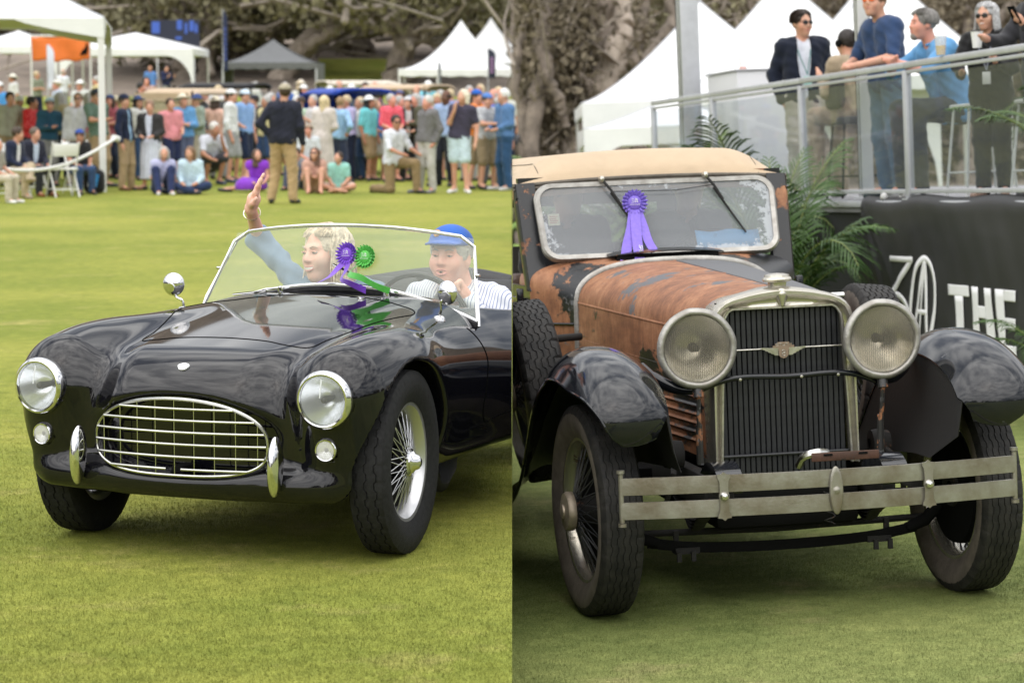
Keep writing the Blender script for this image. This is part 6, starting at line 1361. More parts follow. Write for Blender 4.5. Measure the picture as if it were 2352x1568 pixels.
G = np.array([[(s, vin(s, z) if z < DZ else -.02 + .05 * (z - DZ) / .03, z + (.012 * math.sin(s * 4.3) if z > DZ - .12 else 0)) for z in Zs] for s in S])
V, F = sheet(G[:, ::-1], .004); bn = link('banner', mkmesh('banner', V, F, True, None, 80), M_VINYL, deck)
def strip(pts, wd, name, n=40):
    P = curve3([(a, c) for a, c in pts], n) if len(pts) > 2 else np.linspace(pts[0], pts[1], n); tn = np.gradient(P, axis=0); tn /= np.linalg.norm(tn, axis=1, keepdims=True) + 1e-9; nn = np.stack([-tn[:, 1], tn[:, 0]], 1)
    G = np.array([[(q[0], vin(q[0], q[1]) - .016, q[1]) for q in (p - m * wd / 2, p + m * wd / 2)] for p, m in zip(P, nn)])
    G = np.stack([G[:, 0], G.mean(1), G[:, 1]], 1); V, F = sheet(G, .002); link(name, mkmesh(name, V, F, True), M_WPR, bn)
def patch(poly, name):
    """printed block letter part: axis quadrilateral (4 corners) laid on the banner"""
    p = [np.array(q) for q in poly]; n = 8; G = np.array([[(lambda q: (q[0], vin(q[0], q[1]) - .014, q[1]))(lerp(lerp(p[0], p[1], i / n), lerp(p[3], p[2], i / n), j / n)) for j in range(n + 1)] for i in range(n + 1)])
    V, F = sheet(G, .002); link(name, mkmesh(name, V, F, True), M_WPR, bn)
w_ = .048
strip([(-0.268, 1.005), (0.255, 1.005)], .045, 'numeral_three'); strip([(0.232, 1.01), (-0.213, .715)], .060, 'numeral_three'); strip([(-0.215, .715), (-0.040, .715), (0.090, .66), (0.155, .57), (0.150, .46), (0.090, .37), (-0.060, .32), (-0.220, .34)], .050, 'numeral_three')
strip([(0.195, .30), (0.185, .50), (0.194, .66), (0.253, .847), (0.343, .965), (0.465, 1.02), (0.600, .975), (0.685, .86), (0.698, .69), (0.660, .52), (0.620, .40), (0.570, .28)], .050, 'letter_o')
strip([(0.465, 1.0), (0.210, .30)], .040, 'letter_a'); strip([(0.475, 1.0), (0.580, .30)], .050, 'letter_a'); strip([(0.468, .98), (0.360, .30)], .030, 'letter_a'); strip([(0.300, .605), (0.540, .605)], .040, 'letter_a')
patch([(.95, .755), (1.365, .755), (1.365, .836), (.95, .836)], 'letter_t'); patch([(1.07, .36), (1.235, .36), (1.235, .756), (1.07, .756)], 'letter_t')
patch([(1.445, .36), (1.595, .36), (1.595, .836), (1.445, .836)], 'letter_h'); patch([(1.735, .36), (1.885, .36), (1.885, .836), (1.735, .836)], 'letter_h'); patch([(1.594, .61), (1.736, .61), (1.736, .70), (1.594, .70)], 'letter_h')
patch([(1.96, .36), (2.10, .36), (2.10, .836), (1.96, .836)], 'letter_e')
for z in (.36, .555, .755): patch([(2.099, z), (2.32, z), (2.32, z + .08), (2.099, z + .08)], 'letter_e')
# balustrade
bal = thing('balustrade', 'aluminium balustrade with clear glass panes along the deck', 'balustrade', DK @ T(0, .03, DZ))
ps = [-7.98, -5.59, -2.70, 0.0, 2.75]
M_PANE = glassmat('balustrade_glass', .05, (.88, .90, .91), (.62, .64, .67), ior=1.18)
for s in ps:
    b = MB(); b.box((s, 0, RZ / 2 - .02), (.075, .055, RZ - .04), bev=.006); b.box((s, -.0, .01), (.12, .10, .012)); b.build('post', M_GALU, bal)
for a, c in zip(ps[:-1], ps[1:]):
    b = MB(); b.box(((a + c) / 2, 0, RZ), (c - a, .055, .05), bev=.008); b.box(((a + c) / 2, 0, RZ - .055), (c - a - .08, .032, .028), bev=.004); b.build('top_rail', M_GALU, bal)
    b = MB(); b.box(((a + c) / 2, 0, .07), (c - a - .08, .035, .035), bev=.004); b.build('bottom_rail', M_GALU, bal)
    b = MB(); b.box(((a + c) / 2, 0, .535), (c - a - .08, .008, .87)); b.build('pane', M_PANE, bal)
# roof columns, plinth with a cup
def column(s, y, wd, label, m):
    t = thing('roof_column', label, 'column', DK @ T(s, y, DZ)); b = MB(); b.box((0, 0, 2.2), (wd, wd, 4.4), bev=.01); b.build('shaft', m, t)
    b = MB(); b.box((0, 0, .01), (wd * 1.7, wd * 1.7, .02)); b.build('foot_plate', m, t)
    for q in (-1, 1): b = MB(); b.box((q * wd * .3, -wd / 2 - .003, 2.2), (wd * .05, .006, 4.38)); b.build('groove', M_DARK, t)
column(-8.35, .55, .21, 'thick grey aluminium roof column at the far end of the deck', M_GALU)
column(-2.15, .42, .105, 'slim white roof column beside the man in orange sunglasses', mat('white_column_paint', (.62, .62, .62), .5))
pl = thing('plinth', 'plain white bar plinth on the deck', 'plinth', DK @ T(-7.35, .95, DZ)); b = MB(); b.box((0, 0, .665), (1.15, .62, 1.33), bev=.006); b.build('cabinet', mat('white_laminate', (.62, .62, .65), .5), pl); b = MB(); b.box((0, 0, 1.345), (1.19, .66, .02), bev=.004); b.build('counter_top', mat('grey_laminate', (.45, .45, .48), .4), pl)
def cup(label, M, liquid, fill=.5, h=.12, r=.042, opaque=None):
    t = thing('cup', label, 'cup', M)
    m = mat('cup_paper_white', (.75, .75, .75), .5) if opaque else glassmat('clear_plastic_' + label[:14].replace(' ', '_'), .22, (.95, .95, .95), (.85, .85, .85))
    b = MB(); b.lathe([(r * .72, 0), (r, h), (r * 1.05, h), (r * 1.03, h - .004), (r * .97, h - .004), (r * .69, .004), (.0001, .004)], 24); b.build('wall', m, t)
    if liquid: b = MB(); b.lathe([(.0001, .006), (r * .69, .006), (r * (.70 + .27 * fill), h * fill), (.0001, h * fill)], 22); b.build('drink', mat('drink_%02x%02x' % (int(liquid[0] * 255), int(liquid[1] * 255)), liquid, .15), t)
    return t
cup('clear plastic cup with orange drink left on the plinth', DK @ T(-7.25, .85, DZ + 1.356), (.75, .16, .05), .25, .14, .052)
# stools
def stool(label, M, h, m, seat_m, back=False):
    t = thing('bar_stool', label, 'stool', M); b = MB(); b.box((0, 0, h), (.38, .36, .03 if not back else .07), bev=.012); b.build('seat', seat_m, t)
    for x in (-1, 1):
        for y in (-1, 1): b = MB(); b.tube([(x * .16, y * .15, h - .02), (x * .22, y * .21, 0)], .012, 8); b.build('leg', m, t)
    for x in (-1, 1): b = MB(); b.tube([(x * .205, -.195, h * .28), (x * .205, .195, h * .28)], .009, 6); b.build('stretcher', m, t)
    for y in (-1, 1): b = MB(); b.tube([(-.205, y * .195, h * .28), (.205, y * .195, h * .28)], .009, 6); b.build('stretcher', m, t)
    if back:
        fn = lambda p: smax(smax(np.abs(p[0]) - .22, np.abs(p[1] - .6 * p[0]**2) - .03, .04), np.abs(p[2]) - .17, .08); sdf_obj('backrest', fn, (-.3, -.1, -.22), (.3, .14, .22), .02, seat_m, t, 1, False, T(0, -.20, h + .26))
M_WST = mat('white_stool_metal', (.66, .66, .64), .5)
stool('white metal bar stool behind the glass beside the woman in black', DK @ T(.20, .55, DZ), .72, M_WST, M_WST)
stool('white metal bar stool at the right end of the deck', DK @ T(1.15, .70, DZ), .72, M_WST, M_WST)
stool('black padded camera stool under the man in tan jacket', DK @ T(-3.0, .62, DZ), .70, M_DARK, mat('black_vinyl_seat', (.02, .02, .022), .5), True)
# ------------------------------------------------------------------ people on the deck
def on_deck(label, s, y, rz, J, H=1.78, z=0, **kw):
    kw.setdefault('vox', .0165); kw.setdefault('face', True)
    return person(label, DK @ T(s, y, DZ + z) @ Matrix.Rotation(rad(rz), 4, 'Z'), J, H=H, group='guests on the viewing deck', **kw)
# facing -y of the deck = over the rail; the camera looks along -x..., so rz turns them towards it
def lanyard(c=(.06, .2, .2), card=(.3, .55, .5)):
    def f(root, J, HM):
        n = J['neck']; b = MB(); b.tube(curve3([tuple(n + (.06, .02, .0)), tuple(n + (.06, -.10, -.10)), tuple(n + (.02, -.145, -.34))], 10), .005, 5); b.tube(curve3([tuple(n + (-.06, .02, .0)), tuple(n + (-.06, -.10, -.10)), tuple(n + (.02, -.145, -.34))], 10), .005, 5); b.build('lanyard', mat('lanyard_%d' % int(c[0] * 99), c, .8), root)
        b = MB(); b.box(tuple(n + (.02, -.155, -.41)), (.075, .006, .11), bev=.002); b.build('pass_card', mat('card_%d' % int(card[0] * 99), card, .5), root)
    return f
J = pose_stand(('down', 'pocket'), .09)
on_deck('man in navy blazer, white shirt and dark sunglasses on the deck', -4.45, .62, 80, J, 1.80, top=(.010, .014, .028), sleeve=1, jacket=(.62, .64, .72), bottom=(.40, .37, .32), hairc=(.03, .018, .012), strands='short', glasses=(.015, .015, .018), yaw=30, hem=.12, extra=lanyard(), shoe=(.06, .03, .02), wide=.95)
J = pose_sit(('phone', 'phone'), .74, False, .05)
def rig(root, J, HM):
    b = MB(); b.prism([(-.10, -.13), (.04, -.16), (.10, .16), (.02, .24), (-.09, .12)], .03, HM @ T(-.10, .16, .07) @ Matrix.Rotation(rad(80), 4, 'X')); b.build('lens_hood_flag', M_DARK, root)
    b = MB(); b.lathe([(.0001, .03), (.034, .026), (.04, 0), (.03, -.012)], 18, HM @ T(.085, .01, 0) @ aim((1, 0, 0))); b.tube([HM @ Vector((.085 * math.cos(a), .01, .13 * math.sin(a))) for a in np.linspace(0, 3.14, 14)], .009, 6); b.build('headset', M_DARK, root)
    b = MB(); b.tube([tuple(J['head'] + (-.10, .17, -.06)), tuple(J['head'] + (-.08, .20, -.30)), tuple(J['head'] + (-.07, .20, -.62))], .011, 8); b.build('monitor_arm', M_DARK, root)
on_deck('seated cameraman in tan jacket and headset, seen from behind', -3.05, .62, -75, J, 1.66, top=(.33, .26, .18), sleeve=1, bottom=(.36, .28, .2), hairc=(.02, .014, .012), hem=.08, extra=rig, collar=True)
J = pose_stand(('rail', 'rail'), .10, .12); J['head'] = J['head'] + (0, -.02, 0)
on_deck('young man in navy short sleeved shirt and orange mirrored sunglasses', -1.62, .46, 14, J, 1.80, top=(.028, .055, .13), sleeve=.45, bottom=(.07, .13, .21), hairc=(.12, .06, .03), glasses=(.55, .10, .01), yaw=26, pitch=-12, hem=.16, shoe=(.03, .05, .05))
J = pose_sit(('rail', 'rail'), .66, False, .34)
for q, sx in (('L', 1), ('R', -1)): J['el' + q] = A3(sx * .27, -.42, 1.02); J['wr' + q] = A3(sx * .04, -.56, 1.10); J['ha' + q] = A3(-sx * .06, -.58, 1.13)
on_deck('man with grey hair and goatee in bright blue shirt leaning on the rail', -.50, .62, 10, J, 1.75, top=(.10, .27, .50), strands='short', sleeve=.5, bottom=(.03, .035, .05), hairc=(.20, .19, .18), yaw=-5, pitch=-6, hem=.10, shoe=(.6, .6, .6), belly=.06, wide=1.1, skinc=SKIN_R,
        extra=lambda root, J, HM: sdf_obj('beard', lambda p: smax(ell(loc(p, HM), (0, -.062, -.098), (.034, .036, .034)), -ell(loc(p, HM), (0, -.09, -.066), (.022, .03, .012)), .006), J['head'] - (.14, .16, .18), J['head'] + (.14, .1, .02), .01, mat('grey_beard', (.2, .18, .16), .8), root, 1))
def drinks(root, J, HM):
    lanyard((.25, .27, .33), (.62, .62, .62))(root, J, HM)
J = pose_stand(('phone', 'point'), .09, .10)
for q in 'LR': J['wr' + q] = J['wr' + q] + (0, .06, -.10); J['ha' + q] = J['ha' + q] + (0, .06, -.10)
wb = on_deck('woman with silver bob and sunglasses in black holding a drink', .72, .44, 52, J, 1.49, top=(.010, .010, .011), sleeve=1, bottom=(.012, .012, .013), hair='bob', strands='bob', hairc=(.46, .46, .47), glasses=(.012, .012, .012), yaw=-10, hem=.14, shoe=(.3, .2, .15), extra=drinks, collar=False, mouth='smile')
cup('clear plastic cup of pale drink held on the rail by the woman in black', DK @ T(.84, .0, DZ + RZ + .028), (.62, .46, .2), .5, .15, .047)
cup('white paper cup held by the man at the right edge', DK @ T(1.22, .14, DZ + RZ + .06), None, 0, .12, .045, True)
J = pose_stand(('phone', 'point'), .10, .05)
def phone(root, J, HM):
    b = MB(); b.box(tuple((J['haL'] + (-.01, -.03, .02))), (.075, .012, .15), Matrix.Rotation(rad(30), 3, 'X'), bev=.004); b.build('mobile_phone', M_DARK, root)
    b = MB(); w0 = J['wrR'] * .9 + J['elR'] * .1; b.lathe([(.036, -.014), (.040, 0), (.036, .014)], 16, T(*w0) @ aim(tuple(J['wrR'] - J['elR']))); b.build('wrist_watch', mat('white_watch', (.7, .7, .7), .3), root)
on_deck('man in dark grey jacket with a phone at the right edge of the deck', 1.62, .50, 20, J, 1.68, top=(.028, .03, .035), sleeve=1, jacket=(.42, .48, .62), bottom=(.035, .06, .12), hairc=(.4, .38, .36), yaw=-30, pitch=-8, extra=phone, hem=.14)
# passengers inside the old tourer
def in_old(label, x, y, **kw):
    J = pose_sit('lap', .46); return person(label, MT @ T(x, y, .56), J, H=1.62, vox=.022, **kw)
in_old('passenger in dark cap behind the old tourer windscreen', -.34, 3.0, top=(.02, .02, .025), bottom=(.02, .02, .02), hat='cap', hatc=(.015, .015, .02), skinc=(.30, .18, .13), yaw=40)
in_old('driver in grey shirt at the old tourer wheel', .30, 3.0, top=(.08, .08, .09), bottom=(.02, .02, .02), hairc=GH, skinc=(.34, .2, .15))
# ================================================================== palms, tents, trees
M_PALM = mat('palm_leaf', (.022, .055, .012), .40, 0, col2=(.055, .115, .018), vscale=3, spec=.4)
M_PALM_Y = mat('palm_leaf_young', (.11, .21, .025), .45, 0, col2=(.20, .30, .035), vscale=3)  # lighter yellow-green leaf colour of the young palms
M_RACH = mat('palm_stem', (.16, .20, .05), .5, var=.2, vscale=8)
def frond_mesh(name, ln, droop, nl=28, lw=.017, ll=.34, seed=0):
    """feather palm frond along +x rising then arching over; leaflets are narrow folded blades"""
    r = random.Random(seed); b = MB(); n = 12; P = []
    for i in range(n + 1):
        t = i / n; a = rad(72) - droop * t * t; 
        P.append((P[-1][0] + ln / n * math.cos(a), 0, P[-1][2] + ln / n * math.sin(a)) if P else (0, 0, 0))
    b.cm = 1; b.tube(P, [.010 * (1 - .8 * i / n) + .002 for i in range(n + 1)], 5); b.cm = 0
    for i in range(nl):
        t = .22 + .78 * i / (nl - 1); k = t * n; j = min(int(k), n - 1); f = k - j; p = Vector(P[j]).lerp(Vector(P[j + 1]), f); tg = (Vector(P[j + 1]) - Vector(P[j])).normalized()
        L_ = ll * math.sin(math.pi * (.16 + .80 * (t - .22) / .78)) * r.uniform(.85, 1.12) + .05
        for s in (1, -1):
            out_ = (Vector((0, s, 0)) * .75 + tg * (.55 + .5 * t) + Vector((0, 0, .12 + r.uniform(-.1, .1)))).normalized(); dn = Vector((0, 0, -1)); up = tg.cross(out_).normalized()
            q0 = p; pts = [q0, q0 + out_ * L_ * .4 + dn * L_ * .03, q0 + out_ * L_ * .75 + dn * L_ * .16, q0 + out_ * L_ + dn * L_ * (.34 + r.uniform(-.1, .15))]
            wv = tg * lw; V = []
            for w_i, q in zip((.5, 1, .75, .06), pts): V += [q - wv * w_i * .7, q + Vector((0, 0, .004)), q + wv * w_i * .7]
            F = []
            for m in range(3): F += [(m * 3, m * 3 + 1, m * 3 + 4, m * 3 + 3), (m * 3 + 1, m * 3 + 2, m * 3 + 5, m * 3 + 4)]
            b.add(V, F)
    return b.mesh(name, True, 60)
FR = [frond_mesh('frond', L_, d, 30, .016, .36, i) for i, (L_, d) in enumerate([(1.35, 1.1), (1.55, 1.5), (1.2, 1.9), (1.7, .8), (1.45, 2.3)])]
for me in FR: me.materials.append(M_PALM); me.materials.append(M_RACH)
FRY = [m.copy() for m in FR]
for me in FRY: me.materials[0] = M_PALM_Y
def palm(label, M, spec, young=False, pot=True):
    t = thing('palm_plant', label, 'palm', M, 'potted palms along the deck'); TRIM_RIGHT.append(t)
    for (az, tilt, k, s) in spec: link('frond', (FRY if young else FR)[k % 5], [M_PALM, M_RACH], t, T(.06 * math.cos(az), .06 * math.sin(az), .35) @ Matrix.Rotation(az, 4, 'Z') @ Matrix.Rotation(tilt, 4, 'Y') @ Matrix.Scale(s, 4))
    rr = random.Random(len(label))
    for i in range(7): b = MB(); a = i * .9; b.tube([(.07 * math.cos(a), .07 * math.sin(a), .2), (.05 * math.cos(a), .05 * math.sin(a), .75)], [.014, .009], 6); b.build('stem', M_RACH, t)
    if pot: b = MB(); b.lathe([(.0001, 0), (.15, 0), (.19, .32), (.205, .32), (.205, .35), (.18, .35), (.17, .30), (.0001, .30)], 24); b.build('pot', mat('black_plastic_pot', (.02, .02, .02), .5), t)
    return t
def spread(n, seed, t0=-.25, t1=.75, s0=.8, s1=1.1):
    r = random.Random(seed); return [(2 * math.pi * i / n + r.uniform(-.25, .25), r.uniform(t0, t1), r.randrange(5), r.uniform(s0, s1)) for i in range(n)]
def rp(px, py, d):
    """point seen at that place of the right-hand view, d metres out, in right-hand lawn coordinates"""
    X, Zc = (px - 1176) / F_PX, -(py - 784) / F_PX
    Y = math.cos(PIT_R) + Zc * math.sin(PIT_R); Z = -math.sin(PIT_R) + Zc * math.cos(PIT_R); c, n = math.cos(R_ROLL), math.sin(R_ROLL)
    v = Vector((X * c + Z * n, Y, -X * n + Z * c)); return Vector((0, 0, R_H)) + v * (d / v.y)
def stand(px, d): p = rp(px, 500, d); return (p.x, p.y, 0)
palm('tall green areca palm between the tourer and the banner', WR @ T(*stand(1782, 20.4)), spread(13, 1, -.42, -.02, .85, 1.1) + spread(8, 21, .0, .4, .6, .8))
palm('second areca palm close behind the tourer hood', WR @ T(*stand(1800, 21.2)), spread(12, 2, -.4, -.05, .7, 1.05))
palm('slender palm behind the canvas top, in front of blazer man', WR @ T(*stand(1742, 23.0)), spread(10, 3, -.3, .1, 1.15, 1.4))
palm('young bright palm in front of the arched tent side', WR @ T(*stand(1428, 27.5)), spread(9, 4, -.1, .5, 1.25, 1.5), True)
palm('pale palm behind the canvas top near the grey column', WR @ T(*stand(1500, 27.0)), spread(9, 5, -.25, .25, 1.45, 1.65))
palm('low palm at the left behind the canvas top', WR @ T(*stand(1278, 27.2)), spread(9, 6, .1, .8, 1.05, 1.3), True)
palm('palm leaning in from the right edge of the deck front', WR @ T(*stand(2440, 16.6)), spread(9, 7, -.1, .5, .42, .55))
palm('palm on the deck end reaching in at the right edge', DK @ T(3.25, -.12, DZ), spread(9, 17, 0, .6, .38, .5))
palm('palm on the deck floor behind the glass panes', DK @ T(.6, 1.5, DZ), spread(12, 8, -.1, .7, .6, .8))

M_TENT = mat('white_tent_vinyl', (.76, .77, .78), .55, 0, var=.05, vscale=1.2, bump=.5, bscale=1.6, spec=.3)
M_TENTG = mat('grey_tent_canvas', (.12, .125, .13), .8, 0, var=.05, vscale=3)
def tent(label, M, hw, ez, pz, m=None, pw=1.7, valance=.28, arch=(), wall=(), pole=.035, finial=True, hy=None, swag=False):
    """frame tent: swept pyramid roof with valance and four legs; arch sides carry a curtain with an arched opening"""
    m = m or M_TENT; hy = hy or hw; t = thing('marquee_tent', label, 'tent', M, 'event tents')
    n = 18; G = []
    for k in range(4):
        rows = []
        for i in range(n + 1):
            q = 1 - i / n; row = []
            for j in range(11):
                u = -1 + .2 * j; x, y = u * q * hw, -q * hy
                if k % 2: x, y = u * q * hy, -q * hw
                z = ez + (pz - ez) * (1 - q)**pw - .05 * (1 - u * u) * q * (1 - q) * 2
                c, s = (1, 0, -1, 0)[k], (0, 1, 0, -1)[k]; row.append((x * c - y * s, x * s + y * c, z))
            rows.append(row)
        b = MB(); V, F = sheet(np.array(rows)[:, ::-1], .01); b.add(V, F); b.build('roof_panel', m, t)
        b = MB(); b.tube([(p[0] * 1.002, p[1] * 1.002, p[2] + .006) for p in [r_[0] for r_ in rows]], .014, 5); b.build('roof_seam', M_GALU if m is M_TENT else M_DARK, t)
        Lx, Ly = (hw, hy) if k % 2 == 0 else (hy, hw)
        R4 = Matrix.Rotation(k * math.pi / 2, 4, 'Z')
        U = np.linspace(-1, 1, 41); top = ez + .0; 
        if k in arch:
            def low(u):
                return ez - valance if abs(u) > .80 and False else max(.02, ez - valance - .02 - (ez - .9) * max(0, 1 - math.sqrt(max(0, 1 - (1 - min(1, (1 - abs(u)) / .42))**2)) * 1.0) * (1 if abs(u) > .58 else 0))
            Gv = np.array([[(u * Lx, -Ly - .012, lerp(low(u), top, v)) for v in np.linspace(0, 1, 6)] for u in U])
        else: Gv = np.array([[(u * Lx, -Ly - .012 - .01 * math.sin(u * 30), lerp(ez - valance + .02 * math.cos(u * 20), top, v)) for v in np.linspace(0, 1, 4)] for u in U])
        if swag: Gv = np.array([[(u * Lx, -Ly - .012, lerp(ez - .03 - (valance - .03) * (max(0, abs(u) - .6) / .4)**.75, top, v)) for v in np.linspace(0, 1, 4)] for u in U])
        if k in wall: Gv = np.array([[(u * Lx, -Ly - .012 - .02 * math.sin(u * 40), lerp(.02, top, v)) for v in np.linspace(0, 1, 4)] for u in U])
        V, F = sheet(Gv, .006); V = [R4 @ Vector(v) for v in V]; b = MB(); b.add(V, F); b.build('side_curtain' if (k in arch or k in wall) else 'valance', m, t)
    for x in (-1, 1):
        for y in (-1, 1): b = MB(); b.box((x * (hw - pole), y * (hy - pole), ez / 2), (pole * 2, pole * 2, ez)); b.build('leg', M_GALU if m is not M_TENT else mat('white_leg_paint', (.7, .7, .7), .4), t)
    if finial: b = MB(); b.tube([(0, 0, pz - .3), (0, 0, pz + .9)], .03, 8); b.build('mast', M_GALU, t)
    return t
def rtent(label, px, d, hw, ez, pz, rz=0, **kw):
    p = rp(px, 400, d); return tent(label, WR @ T(p.x, p.y, 0) @ Matrix.Rotation(rad(rz), 4, 'Z'), hw, ez, pz, **kw)
rtent('white peaked tent left of the thick grey column', 1622, 58, 2.85, 3.35, 5.62, 0, arch=(0,), pw=1.35)
rtent('white peaked tent behind the man in navy blazer', 1812, 57, 2.8, 3.35, 6.05, 4, arch=(0,), pw=1.3, wall=(3,))
rtent('white peaked tent behind the young man in sunglasses', 2035, 56, 2.3, 3.6, 6.15, 2, pw=1.2)
rtent('small white tent seen low through the glass near the thick column', 1545, 44, 1.55, 2.55, 3.05, 0, arch=(0,), pw=1.3, finial=False)

# ------------------------------------------------------------------ trees
def foliage_mat(name, c1, c2, sc=.7):
    m = bpy.data.materials.new(name); m.use_nodes = True; t = m.node_tree; b = t.nodes['Principled BSDF']; Lk = t.links.new; tcn = N(t, 'ShaderNodeTexCoord')
    n = N(t, 'ShaderNodeTexNoise', Scale=sc, Detail=6.0, Roughness=.7); Lk(tcn.outputs['Object'], n.inputs['Vector']); r = N(t, 'ShaderNodeValToRGB'); r.color_ramp.elements[0].position = .32; r.color_ramp.elements[1].position = .68
    r.color_ramp.elements[0].color = (*c1, 1); r.color_ramp.elements[1].color = (*c2, 1); Lk(n.outputs['Fac'], r.inputs[0]); Lk(r.outputs[0], b.inputs['Base Color']); b.inputs['Roughness'].default_value = .7; b.inputs['Specular IOR Level'].default_value = .2
    return m
F_OAK = foliage_mat('oak_leaves', (.09, .084, .05), (.24, .22, .125)); F_OAK2 = foliage_mat('oak_leaves_brown', (.10, .085, .06), (.25, .21, .145)); F_GRN = foliage_mat('shrub_leaves', (.03, .05, .012), (.09, .12, .03))
M_BARK = mat('oak_bark', (.30, .25, .205), .9, 0, col2=(.46, .39, .33), vscale=4, bump=.6, bscale=9); M_BARKD = mat('dark_bark', (.12, .10, .082), .9, 0, col2=(.26, .215, .175), vscale=3, bump=.5, bscale=9)
M_TWIG = mat('grey_twigs', (.30, .26, .22), .9, 0, var=.25, vscale=2)
def leaves(n, blobs, size, rng):
    """n leaf sprigs spread through the outer volume of ellipsoid clumps"""
    w_ = np.array([r[0] * r[1] * r[2] for c, r in blobs])**.67; k = rng.choice(len(blobs), n, p=w_ / w_.sum()); C = np.array([c for c, r in blobs])[k]; R = np.array([r for c, r in blobs])[k]
    d = rng.normal(size=(n, 3)); d /= np.linalg.norm(d, axis=1, keepdims=True); P = C + d * R * (rng.random((n, 1))**.45)
    a = rng.normal(size=(n, 3)); a /= np.linalg.norm(a, axis=1, keepdims=True); c = np.cross(a, rng.normal(size=(n, 3))); c /= np.linalg.norm(c, axis=1, keepdims=True)
    s = size * (.6 + .8 * rng.random((n, 1))); V = np.stack([P - a * s, P + c * s * .55, P + a * s, P - c * s * .55], 1).reshape(-1, 3); return V, np.arange(4 * n).reshape(n, 4)
def one_side(V, M, side):
    """the two plots meet in the plane x = 0: keep each wood on its own plot"""
    A = np.array(M); x = V @ A[0, :3] + A[0, 3]; ok = (x.reshape(-1, 4) * side > 0).all(1); V = V.reshape(-1, 4, 3)[ok].reshape(-1, 3); return V, np.arange(len(V)).reshape(-1, 4)
def oak(label, M, limbs, blobs, nl, size, fm, bm, seed, group):
    t = thing('oak_tree', label, 'tree', M, group); rng = np.random.default_rng(seed)
    for i, (pts, r0, r1) in enumerate(limbs):
        P = curve3(pts, 18); P[1:-1] += rng.normal(size=(16, 3)) * r0 * .18; b = MB(); b.tube([tuple(p) for p in P], list(np.linspace(r0, r1, 18) * (1 + .10 * rng.normal(size=18))), 9); b.build('trunk' if i == 0 else 'limb', bm, t)
    tw = MB()
    for i in range(60):
        c, r_ = blobs[rng.integers(len(blobs))]; c = np.array(c); r_ = np.array(r_); p0 = c + rng.normal(size=3) * r_ * .35 - (0, 0, r_[2] * .6); p2 = c + rng.normal(size=3) * r_ * .75 + (0, 0, r_[2] * .3); p1 = (p0 + p2) / 2 + rng.normal(size=3) * r_ * .25
        if (M @ Vector(p0)).x * (M @ Vector(p2)).x > 0 and ((M @ Vector(p2)).x < 0) == ('crowd' in group): tw.tube([tuple(q) for q in curve3([p0, p1, p2], 6)], list(np.linspace(r_[0] * .022, r_[0] * .006, 6)), 4)
    if tw.V: tw.build('branches', M_TWIG, t)
    V, F = leaves(int(nl * .42), blobs, size, rng); V, F = one_side(V, M, -1 if 'crowd' in group else 1); link('crown', mkmesh('crown', V, F, False), fm, t); return t
def lp(px, py, d):
    a = PIT + math.atan((py - 784) / F_PX); return np.array([(px - 1176) / F_PX * d, d, CAM_H - d * math.tan(a)])
def limb_px(f, pts, d, dd=0): return [tuple(f(x, y, d + dd * i)) for i, (x, y) in enumerate(pts)]
def ltree(label, d, base_px, limbs, blobs, nl, size, fm, bm, seed):
    o = lp(base_px, 210, d); o[2] = 0
    L_ = [([tuple(lp(x, y, d + .4 * i) - o) for i, (x, y) in enumerate(p)], r0, r1) for p, r0, r1 in limbs]
    B_ = [(tuple(lp(x, y, d + dz) - o), (rx, ry, rz_)) for (x, y, dz, rx, ry, rz_) in blobs]; return oak(label, T(*o), L_, B_, nl, size, fm, bm, seed, 'oaks behind the crowd')
G_ = 235
ltree('pale leaning oak limb sweeping up to the right over the grey tent', 135, 665, [([(640, G_), (660, 165), (690, 120), (720, 88), (760, 66), (800, 30), (860, -10), (930, -50)], .75, .35), ([(700, 108), (760, 76), (820, 20), (850, -30)], .35, .2)], [(760, -70, 0, 7, 6, 2.6), (640, -60, 4, 6, 5, 2.2), (880, -60, 2, 6, 5, 2.4), (700, 10, 8, 3, 3, 1.0)], 9000, .24, F_OAK, M_BARK, 1)
ltree('double trunked oak left of the leaning limb', 140, 610, [([(585, G_), (588, 160), (600, 90), (625, 30), (640, -30)], .55, .3), ([(600, G_), (612, 150), (640, 80), (660, 20), (680, -40)], .5, .28), ([(560, G_), (552, 170), (545, 130), (560, 90)], .4, .25)], [(600, -40, 0, 6, 6, 2.4), (540, 0, 6, 5, 4, 2.0), (680, -20, 4, 5, 5, 2.2)], 9000, .24, F_OAK, M_BARK, 2)
ltree('dark forked oak left of the white peaked tent', 130, 910, [([(905, G_), (915, 160), (925, 110), (910, 60), (880, 20), (850, -30)], .8, .4), ([(925, 115), (950, 70), (985, 45), (1040, 30), (1110, 20)], .5, .25), ([(912, 65), (940, 20), (980, -20)], .4, .2)], [(900, -30, 0, 8, 6, 2.6), (1030, -10, 3, 8, 6, 2.2), (1120, 10, 6, 6, 5, 1.6), (980, 50, 8, 3, 3, .8)], 11000, .24, F_OAK, M_BARKD, 3)
ltree('twin dark oak trunks in the middle behind the crowd', 150, 800, [([(775, G_), (785, 170), (790, 110), (780, 50), (760, 0)], .55, .35), ([(835, G_), (838, 170), (830, 120), (842, 60), (870, 10)], .6, .35), ([(870, G_), (862, 160), (850, 110), (835, 70)], .4, .25)], [(800, -20, 0, 8, 6, 2.8), (740, 10, 4, 5, 5, 1.6), (860, 5, 4, 5, 5, 1.5)], 10000, .25, F_OAK, M_BARKD, 4)
